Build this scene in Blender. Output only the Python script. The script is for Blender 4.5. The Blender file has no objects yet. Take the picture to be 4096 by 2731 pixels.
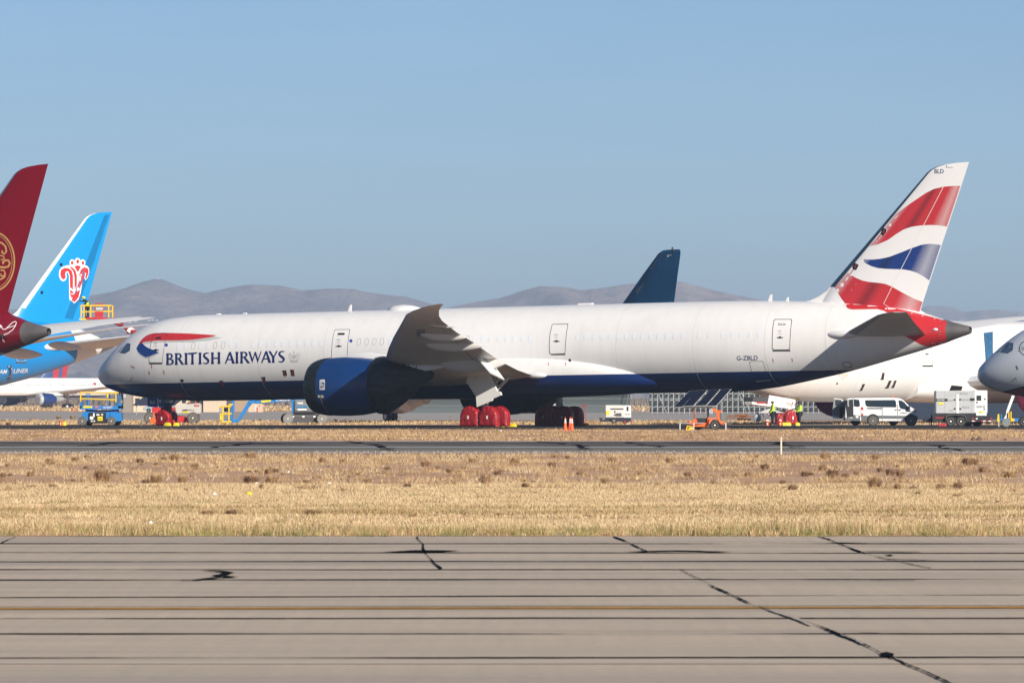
import bpy, bmesh, math, random
import numpy as np
from mathutils import Vector, Matrix, noise
from mathutils.bvhtree import BVHTree
R = math.radians
random.seed(7)
scene = bpy.context.scene
COL = scene.collection
# ------------------------------------------------------------------ camera
F = 200.0 / 36.0 * 4096.0          # focal length in photo pixels
H = 1.79                           # eye height
HOR = 1600.0                       # photo row of the horizon
cam_d = bpy.data.cameras.new('camera')
cam_d.lens = 200.0
cam_d.sensor_width = 36.0
cam_d.clip_start = 0.5
cam_d.clip_end = 60000
cam_d.dof.use_dof = True
cam_d.dof.focus_distance = 385
cam_d.dof.aperture_fstop = 14
cam = bpy.data.objects.new('camera', cam_d)
COL.objects.link(cam)
cam.location = (0, 0, H)
PITCH = math.atan((HOR - 1365.5) / F)
cam.rotation_euler = (R(90) + PITCH, 0, 0)
scene.camera = cam
# ------------------------------------------------------------------ sky, sun, exposure
SUN_EL, SUN_A = R(24), R(57)       # elevation; angle from +X towards the camera side (-Y)
world = bpy.data.worlds.new('World')
scene.world = world
world.use_nodes = True
wn = world.node_tree
wn.nodes.clear()
sky = wn.nodes.new('ShaderNodeTexSky')
sky.sky_type = 'NISHITA'
sky.sun_disc = False
sky.sun_elevation = SUN_EL
sky.sun_rotation = math.pi / 2 + SUN_A
sky.altitude = 3000
sky.air_density = 1.0
sky.dust_density = 0.3
sky.ozone_density = 5.0
bg = wn.nodes.new('ShaderNodeBackground')
bg.inputs[1].default_value = 0.065
wo = wn.nodes.new('ShaderNodeOutputWorld')
# very faint, wide streaks of high thin cloud
wtc = wn.nodes.new('ShaderNodeTexCoord'); wmp = wn.nodes.new('ShaderNodeMapping'); wmp.inputs['Scale'].default_value = (14, 14, 150)
wnz = wn.nodes.new('ShaderNodeTexNoise'); wnz.inputs['Scale'].default_value = 1.0; wnz.inputs['Detail'].default_value = 4
wrp = wn.nodes.new('ShaderNodeValToRGB'); wrp.color_ramp.elements[0].position = 0.40; wrp.color_ramp.elements[0].color = (1, 1, 1, 1)
wrp.color_ramp.elements[1].position = 0.75; wrp.color_ramp.elements[1].color = (1.07, 1.05, 1.03, 1)
wmx = wn.nodes.new('ShaderNodeMix'); wmx.data_type = 'RGBA'; wmx.blend_type = 'MULTIPLY'; wmx.inputs[0].default_value = 1.0
wn.links.new(wtc.outputs['Generated'], wmp.inputs[0]); wn.links.new(wmp.outputs[0], wnz.inputs['Vector']); wn.links.new(wnz.outputs[0], wrp.inputs[0])
wn.links.new(sky.outputs[0], wmx.inputs[6]); wn.links.new(wrp.outputs[0], wmx.inputs[7]); wn.links.new(wmx.outputs[2], bg.inputs[0])
wn.links.new(bg.outputs[0], wo.inputs[0])
SUNV = Vector((math.cos(SUN_A) * math.cos(SUN_EL), -math.sin(SUN_A) * math.cos(SUN_EL), math.sin(SUN_EL)))
sd = bpy.data.lights.new('sun', 'SUN')
sd.energy = 5.0
sd.angle = R(0.5)
sd.color = (1.0, 0.92, 0.81)
so = bpy.data.objects.new('sun', sd)
COL.objects.link(so)
so.rotation_euler = SUNV.to_track_quat('Z', 'Y').to_euler()
scene.view_settings.view_transform = 'Standard'
scene.view_settings.look = 'None'
scene.view_settings.exposure = 0.42
scene.view_settings.gamma = 1.0
scene.render.engine = 'CYCLES'
scene.cycles.max_bounces = 6
scene.cycles.volume_bounces = 0

# ------------------------------------------------------------------ helpers
CAMM = Matrix.Translation(cam.location) @ cam.rotation_euler.to_matrix().to_4x4()
def ray(px, py):
    d = Vector(((px - 2048.0) / F, (1365.5 - py) / F, -1.0))
    return (CAMM.to_3x3() @ d).normalized()
def at(px, py, Y):
    """world point on the sight line of a photo pixel at distance Y"""
    d = ray(px, py)
    return Vector((0, 0, H)) + d * (Y / d.y)
def gy(py):
    """distance of flat ground seen at photo row py"""
    return H * F / (py - HOR)
def gx(px, Y):
    return (px - 2048.0) / F * Y

_m = {}
def mat(name, col, rough=0.6, metal=0.0, var=0.06, scale=3.0, spec=0.5, coat=0.0, bump=0.0, trans=0.0, stretch=None):
    if name in _m: return _m[name]
    m = bpy.data.materials.new(name)
    m.use_nodes = True
    nt = m.node_tree
    b = nt.nodes['Principled BSDF']
    b.inputs['Roughness'].default_value = rough
    b.inputs['Metallic'].default_value = metal
    b.inputs['Specular IOR Level'].default_value = spec
    b.inputs['Coat Weight'].default_value = coat
    b.inputs['Coat Roughness'].default_value = 0.12
    tc = nt.nodes.new('ShaderNodeTexCoord')
    mp = nt.nodes.new('ShaderNodeMapping')
    if stretch: mp.inputs['Scale'].default_value = stretch
    nz = nt.nodes.new('ShaderNodeTexNoise')
    nz.inputs['Scale'].default_value = scale
    nz.inputs['Detail'].default_value = 5
    nt.links.new(tc.outputs['Object'], mp.inputs[0])
    nt.links.new(mp.outputs[0], nz.inputs['Vector'])
    rp = nt.nodes.new('ShaderNodeValToRGB')
    c = col
    rp.color_ramp.elements[0].position = 0.25
    rp.color_ramp.elements[1].position = 0.75
    rp.color_ramp.elements[0].color = (c[0] * (1 - var), c[1] * (1 - var), c[2] * (1 - var), 1)
    rp.color_ramp.elements[1].color = (min(1, c[0] * (1 + var)), min(1, c[1] * (1 + var)), min(1, c[2] * (1 + var)), 1)
    nt.links.new(nz.outputs[0], rp.inputs[0])
    nt.links.new(rp.outputs[0], b.inputs['Base Color'])
    if bump:
        bp = nt.nodes.new('ShaderNodeBump')
        bp.inputs['Strength'].default_value = bump
        bp.inputs['Distance'].default_value = 0.12
        nt.links.new(nz.outputs[0], bp.inputs['Height'])
        nt.links.new(bp.outputs[0], b.inputs['Normal'])
    _m[name] = m
    return m
def nodes(m): return m.node_tree, m.node_tree.nodes['Principled BSDF']
def mth(nt, op, a, b=None, c=None, clamp=False):
    n = nt.nodes.new('ShaderNodeMath'); n.operation = op; n.use_clamp = clamp
    for i, v in enumerate((a, b, c)):
        if v is None: continue
        if isinstance(v, (int, float)): n.inputs[i].default_value = v
        else: nt.links.new(v, n.inputs[i])
    return n.outputs[0]
def mixc(nt, f, a, b):
    n = nt.nodes.new('ShaderNodeMix'); n.data_type = 'RGBA'
    for sock, v in ((n.inputs[0], f), (n.inputs[6], a), (n.inputs[7], b)):
        if isinstance(v, (int, float)): sock.default_value = v
        elif isinstance(v, tuple): sock.default_value = (*v, 1)
        else: nt.links.new(v, sock)
    return n.outputs[2]
def ramp(nt, f, stops):
    n = nt.nodes.new('ShaderNodeValToRGB')
    cr = n.color_ramp
    while len(cr.elements) < len(stops): cr.elements.new(0.5)
    for e, (p, c) in zip(cr.elements, stops):
        e.position = p
        e.color = (c, c, c, 1) if isinstance(c, (int, float)) else (*c, 1)
    nt.links.new(f, n.inputs[0])
    return n.outputs[0]
def coords(nt, kind='Object', scale=(1, 1, 1), loc=(0, 0, 0)):
    tc = nt.nodes.new('ShaderNodeTexCoord'); mp = nt.nodes.new('ShaderNodeMapping')
    mp.inputs['Scale'].default_value = scale; mp.inputs['Location'].default_value = loc
    nt.links.new(tc.outputs[kind], mp.inputs[0])
    return mp.outputs[0]
def noisen(nt, vec, scale, detail=5, rough=0.5):
    n = nt.nodes.new('ShaderNodeTexNoise'); n.inputs['Scale'].default_value = scale
    n.inputs['Detail'].default_value = detail; n.inputs['Roughness'].default_value = rough
    nt.links.new(vec, n.inputs['Vector'])
    return n.outputs[0]

def tag(o, label=None, cat=None, group=None, kind=None):
    if label: o['label'] = label
    if cat: o['category'] = cat
    if group: o['group'] = group
    if kind: o['kind'] = kind
    return o
def empty(name, loc, rot=(0, 0, 0), label=None, cat=None, group=None):
    o = bpy.data.objects.new(name, None)
    COL.objects.link(o)
    o.location = loc
    o.rotation_euler = rot
    o.empty_display_size = 0.2
    return tag(o, label, cat, group)
class MB:
    """collects shapes; build() links them as one mesh object"""
    def __init__(s): s.v = []; s.f = []; s.mi = []; s.m = 0
    def add(s, vs, fs):
        o = len(s.v)
        s.v += [tuple(v) for v in vs]
        for f in fs:
            s.f.append(tuple(i + o for i in f)); s.mi.append(s.m)
        return s
    def box(s, c, d, rot=None, taper=(1, 1)):
        x, y, z = d[0] / 2, d[1] / 2, d[2] / 2
        vs = [Vector((sx * x * (taper[0] if sz > 0 else 1), sy * y * (taper[1] if sz > 0 else 1), sz * z)) for sz in (-1, 1) for sy in (-1, 1) for sx in (-1, 1)]
        if rot: 
            from mathutils import Euler
            M = Euler(rot).to_matrix(); vs = [M @ v for v in vs]
        vs = [v + Vector(c) for v in vs]
        return s.add(vs, [(0, 2, 3, 1), (4, 5, 7, 6), (0, 1, 5, 4), (2, 6, 7, 3), (0, 4, 6, 2), (1, 3, 7, 5)])
    def b2(s, x0, x1, y0, y1, z0, z1):
        return s.box(((x0 + x1) / 2, (y0 + y1) / 2, (z0 + z1) / 2), (abs(x1 - x0), abs(y1 - y0), abs(z1 - z0)))
    def cyl(s, p0, p1, r0, r1=None, n=12, caps=True):
        r1 = r0 if r1 is None else r1
        p0, p1 = Vector(p0), Vector(p1)
        d = (p1 - p0)
        if d.length < 1e-6: return s
        q = d.to_track_quat('Z', 'Y')
        vs = []
        for p, r in ((p0, r0), (p1, r1)):
            for i in range(n):
                a = 2 * math.pi * i / n
                vs.append(p + q @ Vector((r * math.cos(a), r * math.sin(a), 0)))
        fs = [(i, (i + 1) % n, n + (i + 1) % n, n + i) for i in range(n)]
        if caps: fs += [tuple(range(n))[::-1], tuple(range(n, 2 * n))]
        return s.add(vs, fs)
    def tube(s, pts, r, n=6):
        for a, b in zip(pts, pts[1:]): s.cyl(a, b, r, r, n)
        return s
    def rings(s, rings, cap=True, closed=True):
        n = len(rings[0]); vs = [v for r in rings for v in r]; fs = []
        for k in range(len(rings) - 1):
            for i in range(n if closed else n - 1):
                j = (i + 1) % n
                fs.append((k * n + i, k * n + j, (k + 1) * n + j, (k + 1) * n + i))
        if cap: fs += [tuple(range(n))[::-1], tuple(range((len(rings) - 1) * n, len(rings) * n))]
        return s.add(vs, fs)
    def lathe(s, prof, c=(0, 0, 0), axis='X', n=32, cap=True):
        """prof: list of (t, r) along axis"""
        rs = []
        for t, r in prof:
            ring = []
            for i in range(n):
                a = 2 * math.pi * i / n
                u, w = r * math.cos(a), r * math.sin(a)
                p = {'X': (t, u, w), 'Y': (u, t, w), 'Z': (u, w, t)}[axis]
                ring.append(Vector(p) + Vector(c))
            rs.append(ring)
        return s.rings(rs, cap)
    def prism(s, pts, t, axis='Y', off=0):
        """closed 2-D outline given thickness t; axis Y: pts are (x, z)"""
        def mk(p, d):
            return {'Y': (p[0], off + d, p[1]), 'X': (off + d, p[0], p[1]), 'Z': (p[0], p[1], off + d)}[axis]
        n = len(pts)
        vs = [mk(p, -t / 2) for p in pts] + [mk(p, t / 2) for p in pts]
        fs = [(i, (i + 1) % n, n + (i + 1) % n, n + i) for i in range(n)] + [tuple(range(n))[::-1], tuple(range(n, 2 * n))]
        return s.add(vs, fs)
    def sphere(s, c, r, n=12, m=8, sq=(1, 1, 1)):
        rs = []
        for k in range(m + 1):
            ph = -math.pi / 2 + math.pi * k / m
            rr = max(1e-3, math.cos(ph)) * r
            rs.append([(c[0] + sq[0] * rr * math.cos(2 * math.pi * i / n), c[1] + sq[1] * rr * math.sin(2 * math.pi * i / n), c[2] + sq[2] * r * math.sin(ph)) for i in range(n)])
        return s.rings(rs)
    def build(s, name, m, parent=None, smooth=None, label=None, bevel=0):
        me = bpy.data.meshes.new(name)
        me.from_pydata(s.v, [], s.f)
        ms = m if isinstance(m, (list, tuple)) else [m]
        for x in ms: me.materials.append(x)
        if len(ms) > 1: me.polygons.foreach_set('material_index', s.mi)
        bm = bmesh.new(); bm.from_mesh(me)
        bmesh.ops.recalc_face_normals(bm, faces=bm.faces)
        if bevel:
            bmesh.ops.bevel(bm, geom=[e for e in bm.edges if e.calc_face_angle(0) > 0.6], offset=bevel, segments=2, affect='EDGES', clamp_overlap=True)
        bm.to_mesh(me); bm.free()
        if smooth is not None:
            me.shade_smooth()
            me.set_sharp_from_angle(angle=R(smooth))
        me.update()
        o = bpy.data.objects.new(name, me)
        COL.objects.link(o)
        if parent: o.parent = parent
        if label: o['label'] = label
        return o

def fill2d(loops, cell=None):
    """even-odd fill of closed loops [(x,y)...] -> bmesh in the z=0 plane, optionally cut in cells"""
    cu = bpy.data.curves.new('tmp', 'CURVE'); cu.dimensions = '2D'; cu.fill_mode = 'BOTH'
    for lp in loops:
        sp = cu.splines.new('POLY'); sp.points.add(len(lp) - 1)
        for i, p in enumerate(lp): sp.points[i].co = (p[0], p[1], 0, 1)
        sp.use_cyclic_u = True
    o = bpy.data.objects.new('tmp', cu)
    me = bpy.data.meshes.new_from_object(o)
    bm = bmesh.new(); bm.from_mesh(me)
    bpy.data.objects.remove(o); bpy.data.curves.remove(cu); bpy.data.meshes.remove(me)
    if cell: cutbm(bm, cell)
    return bm
def cutbm(bm, cell):
    if not bm.verts: return
    for ax in (0, 1):
        lo = min(v.co[ax] for v in bm.verts); hi = max(v.co[ax] for v in bm.verts)
        n = int((hi - lo) / cell)
        for i in range(1, n + 1):
            p = lo + (hi - lo) * i / (n + 1)
            no = (1, 0, 0) if ax == 0 else (0, 1, 0)
            co = (p, 0, 0) if ax == 0 else (0, p, 0)
            bmesh.ops.bisect_plane(bm, geom=bm.verts[:] + bm.edges[:] + bm.faces[:], plane_co=co, plane_no=no, dist=1e-5)
def text2d(body, bold=0.0):
    """built-in font outline -> bmesh normalised to 0..1 in x and y (y up)"""
    cu = bpy.data.curves.new('tmp', 'FONT'); cu.body = body; cu.fill_mode = 'BOTH' if False else 'FRONT'
    cu.offset = bold; cu.resolution_u = 3
    o = bpy.data.objects.new('tmp', cu)
    me = bpy.data.meshes.new_from_object(o)
    bm = bmesh.new(); bm.from_mesh(me)
    bpy.data.objects.remove(o); bpy.data.curves.remove(cu); bpy.data.meshes.remove(me)
    xs = [v.co.x for v in bm.verts]; ys = [v.co.y for v in bm.verts]
    x0, x1, y0, y1 = min(xs), max(xs), min(ys), max(ys)
    for v in bm.verts: v.co = ((v.co.x - x0) / (x1 - x0), (v.co.y - y0) / (y1 - y0), 0)
    return bm
def bmobj(bm, fn, name, m, parent, label=None):
    """map every vertex through fn(x, y) and link"""
    for v in bm.verts: v.co = fn(v.co.x, v.co.y)
    me = bpy.data.meshes.new(name); bm.to_mesh(me); bm.free()
    me.materials.append(m)
    o = bpy.data.objects.new(name, me); COL.objects.link(o)
    if parent: o.parent = parent
    if label: o['label'] = label
    return o
def face_text(body, x0, z0, w, h, y, m, parent, name='lettering', bold=0.0, slant=0.0):
    """text on a face that looks towards -Y of its parent"""
    return bmobj(text2d(body, bold), lambda u, v: Vector((x0 + u * w + slant * v * h, y, z0 + v * h)), name, m, parent)
def stroke(pts, w0, w1=None):
    """polyline -> closed outline with width"""
    w1 = w0 if w1 is None else w1
    L, Rr = [], []
    n = len(pts)
    for i, p in enumerate(pts):
        a = pts[max(0, i - 1)]; b = pts[min(n - 1, i + 1)]
        dx, dy = b[0] - a[0], b[1] - a[1]; l = math.hypot(dx, dy) or 1
        w = (w0 + (w1 - w0) * i / (n - 1)) / 2
        L.append((p[0] - dy / l * w, p[1] + dx / l * w)); Rr.append((p[0] + dy / l * w, p[1] - dx / l * w))
    return L + Rr[::-1]
def arc(cx, cy, r, a0, a1, n=12, ry=None):
    ry = r if ry is None else ry
    return [(cx + r * math.cos(R(a0 + (a1 - a0) * i / n)), cy + ry * math.sin(R(a0 + (a1 - a0) * i / n))) for i in range(n + 1)]
def kids(o): return [c for c in bpy.data.objects if c.parent == o]
def copy_tree(o, parent=None):
    c = o.copy(); COL.objects.link(c)
    if parent: c.parent = parent
    for ch in kids(o): copy_tree(ch, c)
    return c

# ------------------------------------------------------------------ common materials
M = {}
M['white'] = mat('white_paint', (0.8, 0.79, 0.77), 0.4, var=0.02, scale=1.5)
M['whiteB'] = mat('white_fabric', (0.78, 0.78, 0.76), 0.9, var=0.05, scale=8)
M['grey'] = mat('grey_paint', (0.35, 0.36, 0.37), 0.5)
M['lgrey'] = mat('light_grey_paint', (0.55, 0.55, 0.54), 0.5)
M['dgrey'] = mat('dark_grey_paint', (0.07, 0.07, 0.075), 0.6)
M['black'] = mat('black_paint', (0.012, 0.012, 0.014), 0.5)
M['rubber'] = mat('tyre_rubber', (0.022, 0.021, 0.02), 0.85, var=0.25, scale=12)
M['dustrub'] = mat('dusty_tyre_rubber', (0.11, 0.10, 0.085), 0.9, var=0.3, scale=10)
M['steel'] = mat('bare_steel', (0.45, 0.45, 0.45), 0.35, metal=0.9, var=0.15)
M['galv'] = mat('galvanised_steel', (0.36, 0.38, 0.38), 0.5, metal=0.3, var=0.2, scale=1)
M['yellow'] = mat('yellow_paint', (0.8, 0.52, 0.02), 0.5)
M['yelbr'] = mat('bright_yellow_plastic', (0.85, 0.65, 0.02), 0.5)
M['orange'] = mat('orange_paint', (0.75, 0.13, 0.015), 0.5)
M['red'] = mat('red_paint', (0.5, 0.02, 0.025), 0.45)
M['redcloth'] = mat('red_vinyl_cloth', (0.32, 0.008, 0.014), 0.36, var=0.25, scale=5, bump=1.0, stretch=(1, 1, .45))
M['redrib'] = mat('red_ribbon', (0.5, 0.03, 0.03), 0.7)
M['blue'] = mat('blue_lift_paint', (0.01, 0.19, 0.52), 0.45)
M['glass'] = mat('dark_glass', (0.02, 0.03, 0.04), 0.08, spec=0.8)
M['darkblue'] = mat('navy_blue_paint', (0.004, 0.018, 0.10), 0.25, coat=0.5, var=0.1)
M['hivis'] = mat('hi_vis_yellow_fabric', (0.55, 0.85, 0.02), 0.8)
M['darkcloth'] = mat('dark_trouser_cloth', (0.02, 0.022, 0.03), 0.9)
M['skin'] = mat('skin', (0.35, 0.19, 0.12), 0.6)
M['tarp'] = mat('dark_grey_tarpaulin', (0.008, 0.010, 0.011), 0.36, var=0.4, scale=2.2, bump=1.0, stretch=(1, 1, 2.2))
# ================================================================== SETTING
def sheet(name, x0, x1, y0, y1, z, m, nx=1, ny=1, label=None):
    xs = np.linspace(x0, x1, nx + 1); ys = np.linspace(y0, y1, ny + 1)
    b = MB()
    vs = [(x, y, z) for y in ys for x in xs]
    fs = [(j * (nx + 1) + i, j * (nx + 1) + i + 1, (j + 1) * (nx + 1) + i + 1, (j + 1) * (nx + 1) + i) for j in range(ny) for i in range(nx)]
    b.add(vs, fs)
    o = b.build(name, m)
    return tag(o, kind='structure', label=label)
# --- soil
m = mat('dry_soil', (0.4, 0.28, 0.19), 0.98, spec=0.02); nt, bs = nodes(m)
v = coords(nt, 'Object')
n1 = noisen(nt, coords(nt, 'Object', (0.06, 0.35, 1)), 1.0, 6, 0.6)
n2 = noisen(nt, v, 3.0, 6, 0.65)
c = ramp(nt, n1, [(0.32, (0.44, 0.27, 0.17)), (0.5, (0.55, 0.345, 0.22)), (0.68, (0.62, 0.42, 0.275))])
c2 = mixc(nt, ramp(nt, n2, [(0.42, 0.0), (0.7, 0.45)]), c, (0.36, 0.22, 0.14))
nt.links.new(c2, bs.inputs['Base Color'])
M['soil'] = m
ground = sheet('ground', -9000, 9000, -60, 26000, 0.0, m)
# --- near concrete: slabs, joints and the yellow line live in one procedural material
m = mat('old_concrete', (0.3, 0.27, 0.24), 0.95, spec=0.06); nt, bs = nodes(m)
na = noisen(nt, coords(nt, 'Object', (0.05, 0.9, 1)), 1.0, 6, 0.55)
nb = noisen(nt, coords(nt, 'Object', (1, 1, 1)), 9.0, 6, 0.7)
nc = noisen(nt, coords(nt, 'Object', (0.25, 0.5, 1)), 1.0, 4, 0.5)
c = ramp(nt, na, [(0.3, (0.37, 0.31, 0.25)), (0.46, (0.49, 0.405, 0.315)), (0.72, (0.60, 0.49, 0.37))])
ng_ = noisen(nt, coords(nt, 'Object', (7.0, 0.22, 1)), 1.0, 4, 0.6)
c = mixc(nt, ramp(nt, ng_, [(0.35, 0.0), (0.72, 0.4)]), c, (0.38, 0.32, 0.26))
nd_ = noisen(nt, coords(nt, 'Object', (0.012, 0.30, 1), (3, 1.7, 0)), 1.0, 3, 0.5)
c = mixc(nt, ramp(nt, nd_, [(0.50, 0.0), (0.66, 0.55)]), c, (0.30, 0.27, 0.245))
c = mixc(nt, ramp(nt, nc, [(0.45, 0.0), (0.75, 0.5)]), c, (0.40, 0.34, 0.28))
c = mixc(nt, ramp(nt, nb, [(0.4, 0.0), (0.8, 0.35)]), c, (0.62, 0.52, 0.42))
nt.links.new(c, bs.inputs['Base Color'])
YC = gy(2148)
apron = sheet('concrete_taxiway', -60, 60, -40, YC, 0.012, m)
tarm = mat('black_joint_sealant', (0.006, 0.006, 0.007), 0.95, spec=0.03)
yline = mat('worn_yellow_line_paint', (0.42, 0.21, 0.035), 0.9, spec=0.05, var=0.35, scale=4)
whitel = mat('white_line_paint', (0.6, 0.6, 0.58), 0.7, var=0.25, scale=0.6, stretch=(0.3, 3, 1))
conc_chip = mat('crumbled_concrete', (0.42, 0.37, 0.31), 0.9, var=0.3, scale=12)
def wavy(name, pts, w, m, z, seed=0, amp=0.02, step=0.4, wvar=0.5, label=None, parent=None, kind='structure'):
    rnd = random.Random(seed); out = []
    for (a, b) in zip(pts, pts[1:]):
        a, b = Vector((*a, 0)), Vector((*b, 0)); n = max(2, int((b - a).length / step))
        for i in range(n): out.append(a.lerp(b, i / n))
    out.append(Vector((*pts[-1], 0)))
    L = []; Rr = []
    for i, p in enumerate(out):
        q = out[min(i + 1, len(out) - 1)] - out[max(i - 1, 0)]; q.normalize(); nn = Vector((-q.y, q.x, 0))
        off = (noise.noise(Vector((p.x * 0.35, p.y * 0.35, seed * 3.1))) * amp * 3 + rnd.uniform(-amp, amp) * 0.5)
        ww = w * max(0.12, 1 + wvar * 2.2 * noise.noise(Vector((p.x * 0.5 + 9, p.y * 0.5, seed * 1.7))) + rnd.uniform(-.2, .2) * wvar)
        L.append(p + nn * (off + ww / 2)); Rr.append(p + nn * (off - ww / 2))
    b = MB(); n = len(L)
    b.add([(v.x, v.y, z) for v in L + Rr], [(i, i + 1, n + i + 1, n + i) for i in range(n - 1)])
    o = b.build(name, m, parent)
    if kind: tag(o, kind=kind)
    return o
rowsJ = [(2178, 2178, 0.045), (2213, 2217, 0.05), (2251, 2248, 0.04), (2283, 2282, 0.045), (2325, 2320, 0.045), (2397, 2382, 0.035), (2479, 2477, 0.03), (2542, 2540, 0.03), (2638, 2634, 0.03)]
for i, (ya, yb, w) in enumerate(rowsJ):
    Ya, Yb = gy(ya), gy(yb)
    xa, xb = gx(-900, Ya), gx(5000, Yb)
    wavy('joint_sealant', [(xa, Ya), (xb, Yb)], (2.3 if i < 6 else 2.7) * Ya * Ya / (H * F), tarm, 0.017, seed=i + 3, amp=0.03, step=0.12, wvar=0.6)
wavy('yellow_line', [(gx(-900, gy(2441)), gy(2441)), (gx(5000, gy(2434)), gy(2434))], 0.36, yline, 0.018, seed=40, amp=0.004, wvar=0.12)
wavy('joint_sealant', [(gx(-900, gy(2436)), gy(2436)), (gx(5000, gy(2429)), gy(2429))], 0.11, tarm, 0.0225, seed=41, amp=0.004, wvar=0.3)
def crack(pix, w, seed, m=None, z=0.022):
    if abs(pix[0][1] - pix[-1][1]) > 14: w *= 0.42
    else: w *= 1.3
    wavy('pavement_crack', [(gx(x, gy(y)), gy(y)) for x, y in pix], w, m or tarm, z, seed=seed, amp=0.012, step=0.12, wvar=0.9)
crack([(1672, 2150), (1700, 2200), (1712, 2225), (1740, 2262), (1768, 2281)], 0.045, 11)
crack([(2455, 2150), (2530, 2182), (2590, 2212)], 0.07, 12)
crack([(3275, 2150), (3350, 2178), (3440, 2212), (3560, 2245), (3720, 2278)], 0.06, 13)
crack([(2715, 2282), (2820, 2330), (2900, 2372), (3000, 2422), (3060, 2440)], 0.05, 14)
crack([(3060, 2440), (3190, 2480), (3300, 2520), (3420, 2570), (3540, 2630), (3600, 2655), (3720, 2705), (3840, 2760)], 0.05, 15)
crack([(3075, 2446), (3200, 2486), (3260, 2510)], 0.05, 25, conc_chip, 0.026)
crack([(3360, 2548), (3450, 2586)], 0.05, 26, conc_chip, 0.026)
crack([(3575, 2642), (3640, 2672)], 0.07, 27, conc_chip, 0.026)
crack([(60, 2152), (0, 2178)], 0.06, 16)
crack([(1590, 2210), (1680, 2211), (1775, 2212)], 0.34, 17)
crack([(2530, 2212), (2700, 2208), (2900, 2213)], 0.2, 18)
crack([(2340, 2177), (2560, 2178)], 0.1, 19)
crack([(3330, 2176), (3480, 2179)], 0.12, 20)
crack([(2820, 2322), (3100, 2326), (3660, 2328)], 0.07, 21)
crack([(3540, 2241), (3720, 2247)], 0.16, 22)
crack([(3460, 2211), (3680, 2213)], 0.14, 29)
crack([(3440, 2538), (3520, 2541)], 0.07, 28)
def blotch(pix, seed):
    p = [(gx(x, gy(y)), gy(y)) for x, y in pix]
    b = MB(); b.add([(x, y, 0.023) for x, y in p], [tuple(range(len(p)))])
    tag(b.build('pavement_crack', tarm), kind='structure')
blotch([(3518, 2622), (3545, 2617), (3575, 2624), (3572, 2637), (3530, 2634)], 1)
blotch([(3536, 2226), (3560, 2224), (3578, 2227), (3560, 2229)], 2)
# S-shaped patch of sealant
wavy('pavement_crack', [(gx(x, gy(y)), gy(y)) for x, y in [(820, 2288), (870, 2291), (905, 2297), (890, 2304), (862, 2308), (930, 2315), (870, 2318), (830, 2322), (790, 2327), (730, 2328)]], 0.12, tarm, 0.0245, seed=30, amp=0.02, step=0.15, wvar=0.3)
m = mat('pale_sealed_strip', (0.50, 0.42, 0.34), 0.95, spec=0.03, var=0.15, scale=1.5, stretch=(0.1, 3, 1))
sheet('pale_concrete_band', -60, 60, gy(2662), gy(2645), 0.0162, m)
# kerb edge dust
m = mat('edge_dust', (0.42, 0.27, 0.15), 0.95, var=0.2)
wavy('pavement_edge', [(-60, YC + 0.12), (60, YC + 0.12)], 0.35, m, 0.019, seed=50, amp=0.03)
# --- middle runway
m = mat('worn_asphalt', (0.12, 0.115, 0.11), 0.95, spec=0.06); nt, bs = nodes(m)
na = noisen(nt, coords(nt, 'Object', (0.025, 0.55, 1)), 1.0, 5, 0.6)
nb = noisen(nt, coords(nt, 'Object', (1, 1, 1)), 4.0, 5, 0.7)
c = ramp(nt, na, [(0.3, (0.09, 0.083, 0.078)), (0.42, (0.15, 0.133, 0.122)), (0.56, (0.19, 0.17, 0.155)), (0.70, (0.28, 0.245, 0.215))])
c = mixc(nt, ramp(nt, nb, [(0.45, 0.0), (0.8, 0.3)]), c, (0.2, 0.19, 0.17))
nt.links.new(c, bs.inputs['Base Color'])
MA = m
sheet('runway', -300, 300, gy(1792), gy(1765), 0.012, MA)
m = mat('runway_shoulder_asphalt', (0.20, 0.19, 0.16), 0.95, spec=0.05, var=0.12, scale=0.4, stretch=(0.2, 1, 1))
sheet('runway_shoulder', -300, 300, gy(1804), gy(1792), 0.009, m)
wavy('runway_edge_line', [(-300, gy(1789)), (300, gy(1789))], 2.2, whitel, 0.018, seed=61, amp=0.05, step=3, wvar=0.12)
wavy('runway_edge_line', [(-300, gy(1766)), (300, gy(1766))], 1.6, whitel, 0.018, seed=62, amp=0.05, step=3, wvar=0.1)
for i, (ya, w) in enumerate([(1769, 1.2), (1774, 1.6), (1779, 0.7), (1784, 0.8), (1777, 0.5)]):
    wavy('tar_seam', [(-300, gy(ya)), (300, gy(ya))], w, tarm, 0.0175 + i * 0.0007, seed=70 + i, amp=0.25, step=2, wvar=1.2)
for i, pts in enumerate([[(855, 1792), (900, 1786), (960, 1778), (1030, 1768)], [(330, 1785), (420, 1775), (480, 1767)], [(1400, 1766), (1480, 1776), (1520, 1790), (1600, 1802)], [(2150, 1766), (2280, 1776), (2360, 1800)], [(3100, 1767), (3160, 1782), (3210, 1794)], [(3740, 1780), (3800, 1795), (3850, 1804)], [(2700, 1792), (2560, 1778), (2500, 1768)]]):
    wavy('tar_seam', [(gx(x, gy(y)), gy(y)) for x, y in pts], 0.22, tarm, 0.0215 + i * 0.0005, seed=80 + i, amp=0.2, step=1, wvar=0.9)
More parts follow.
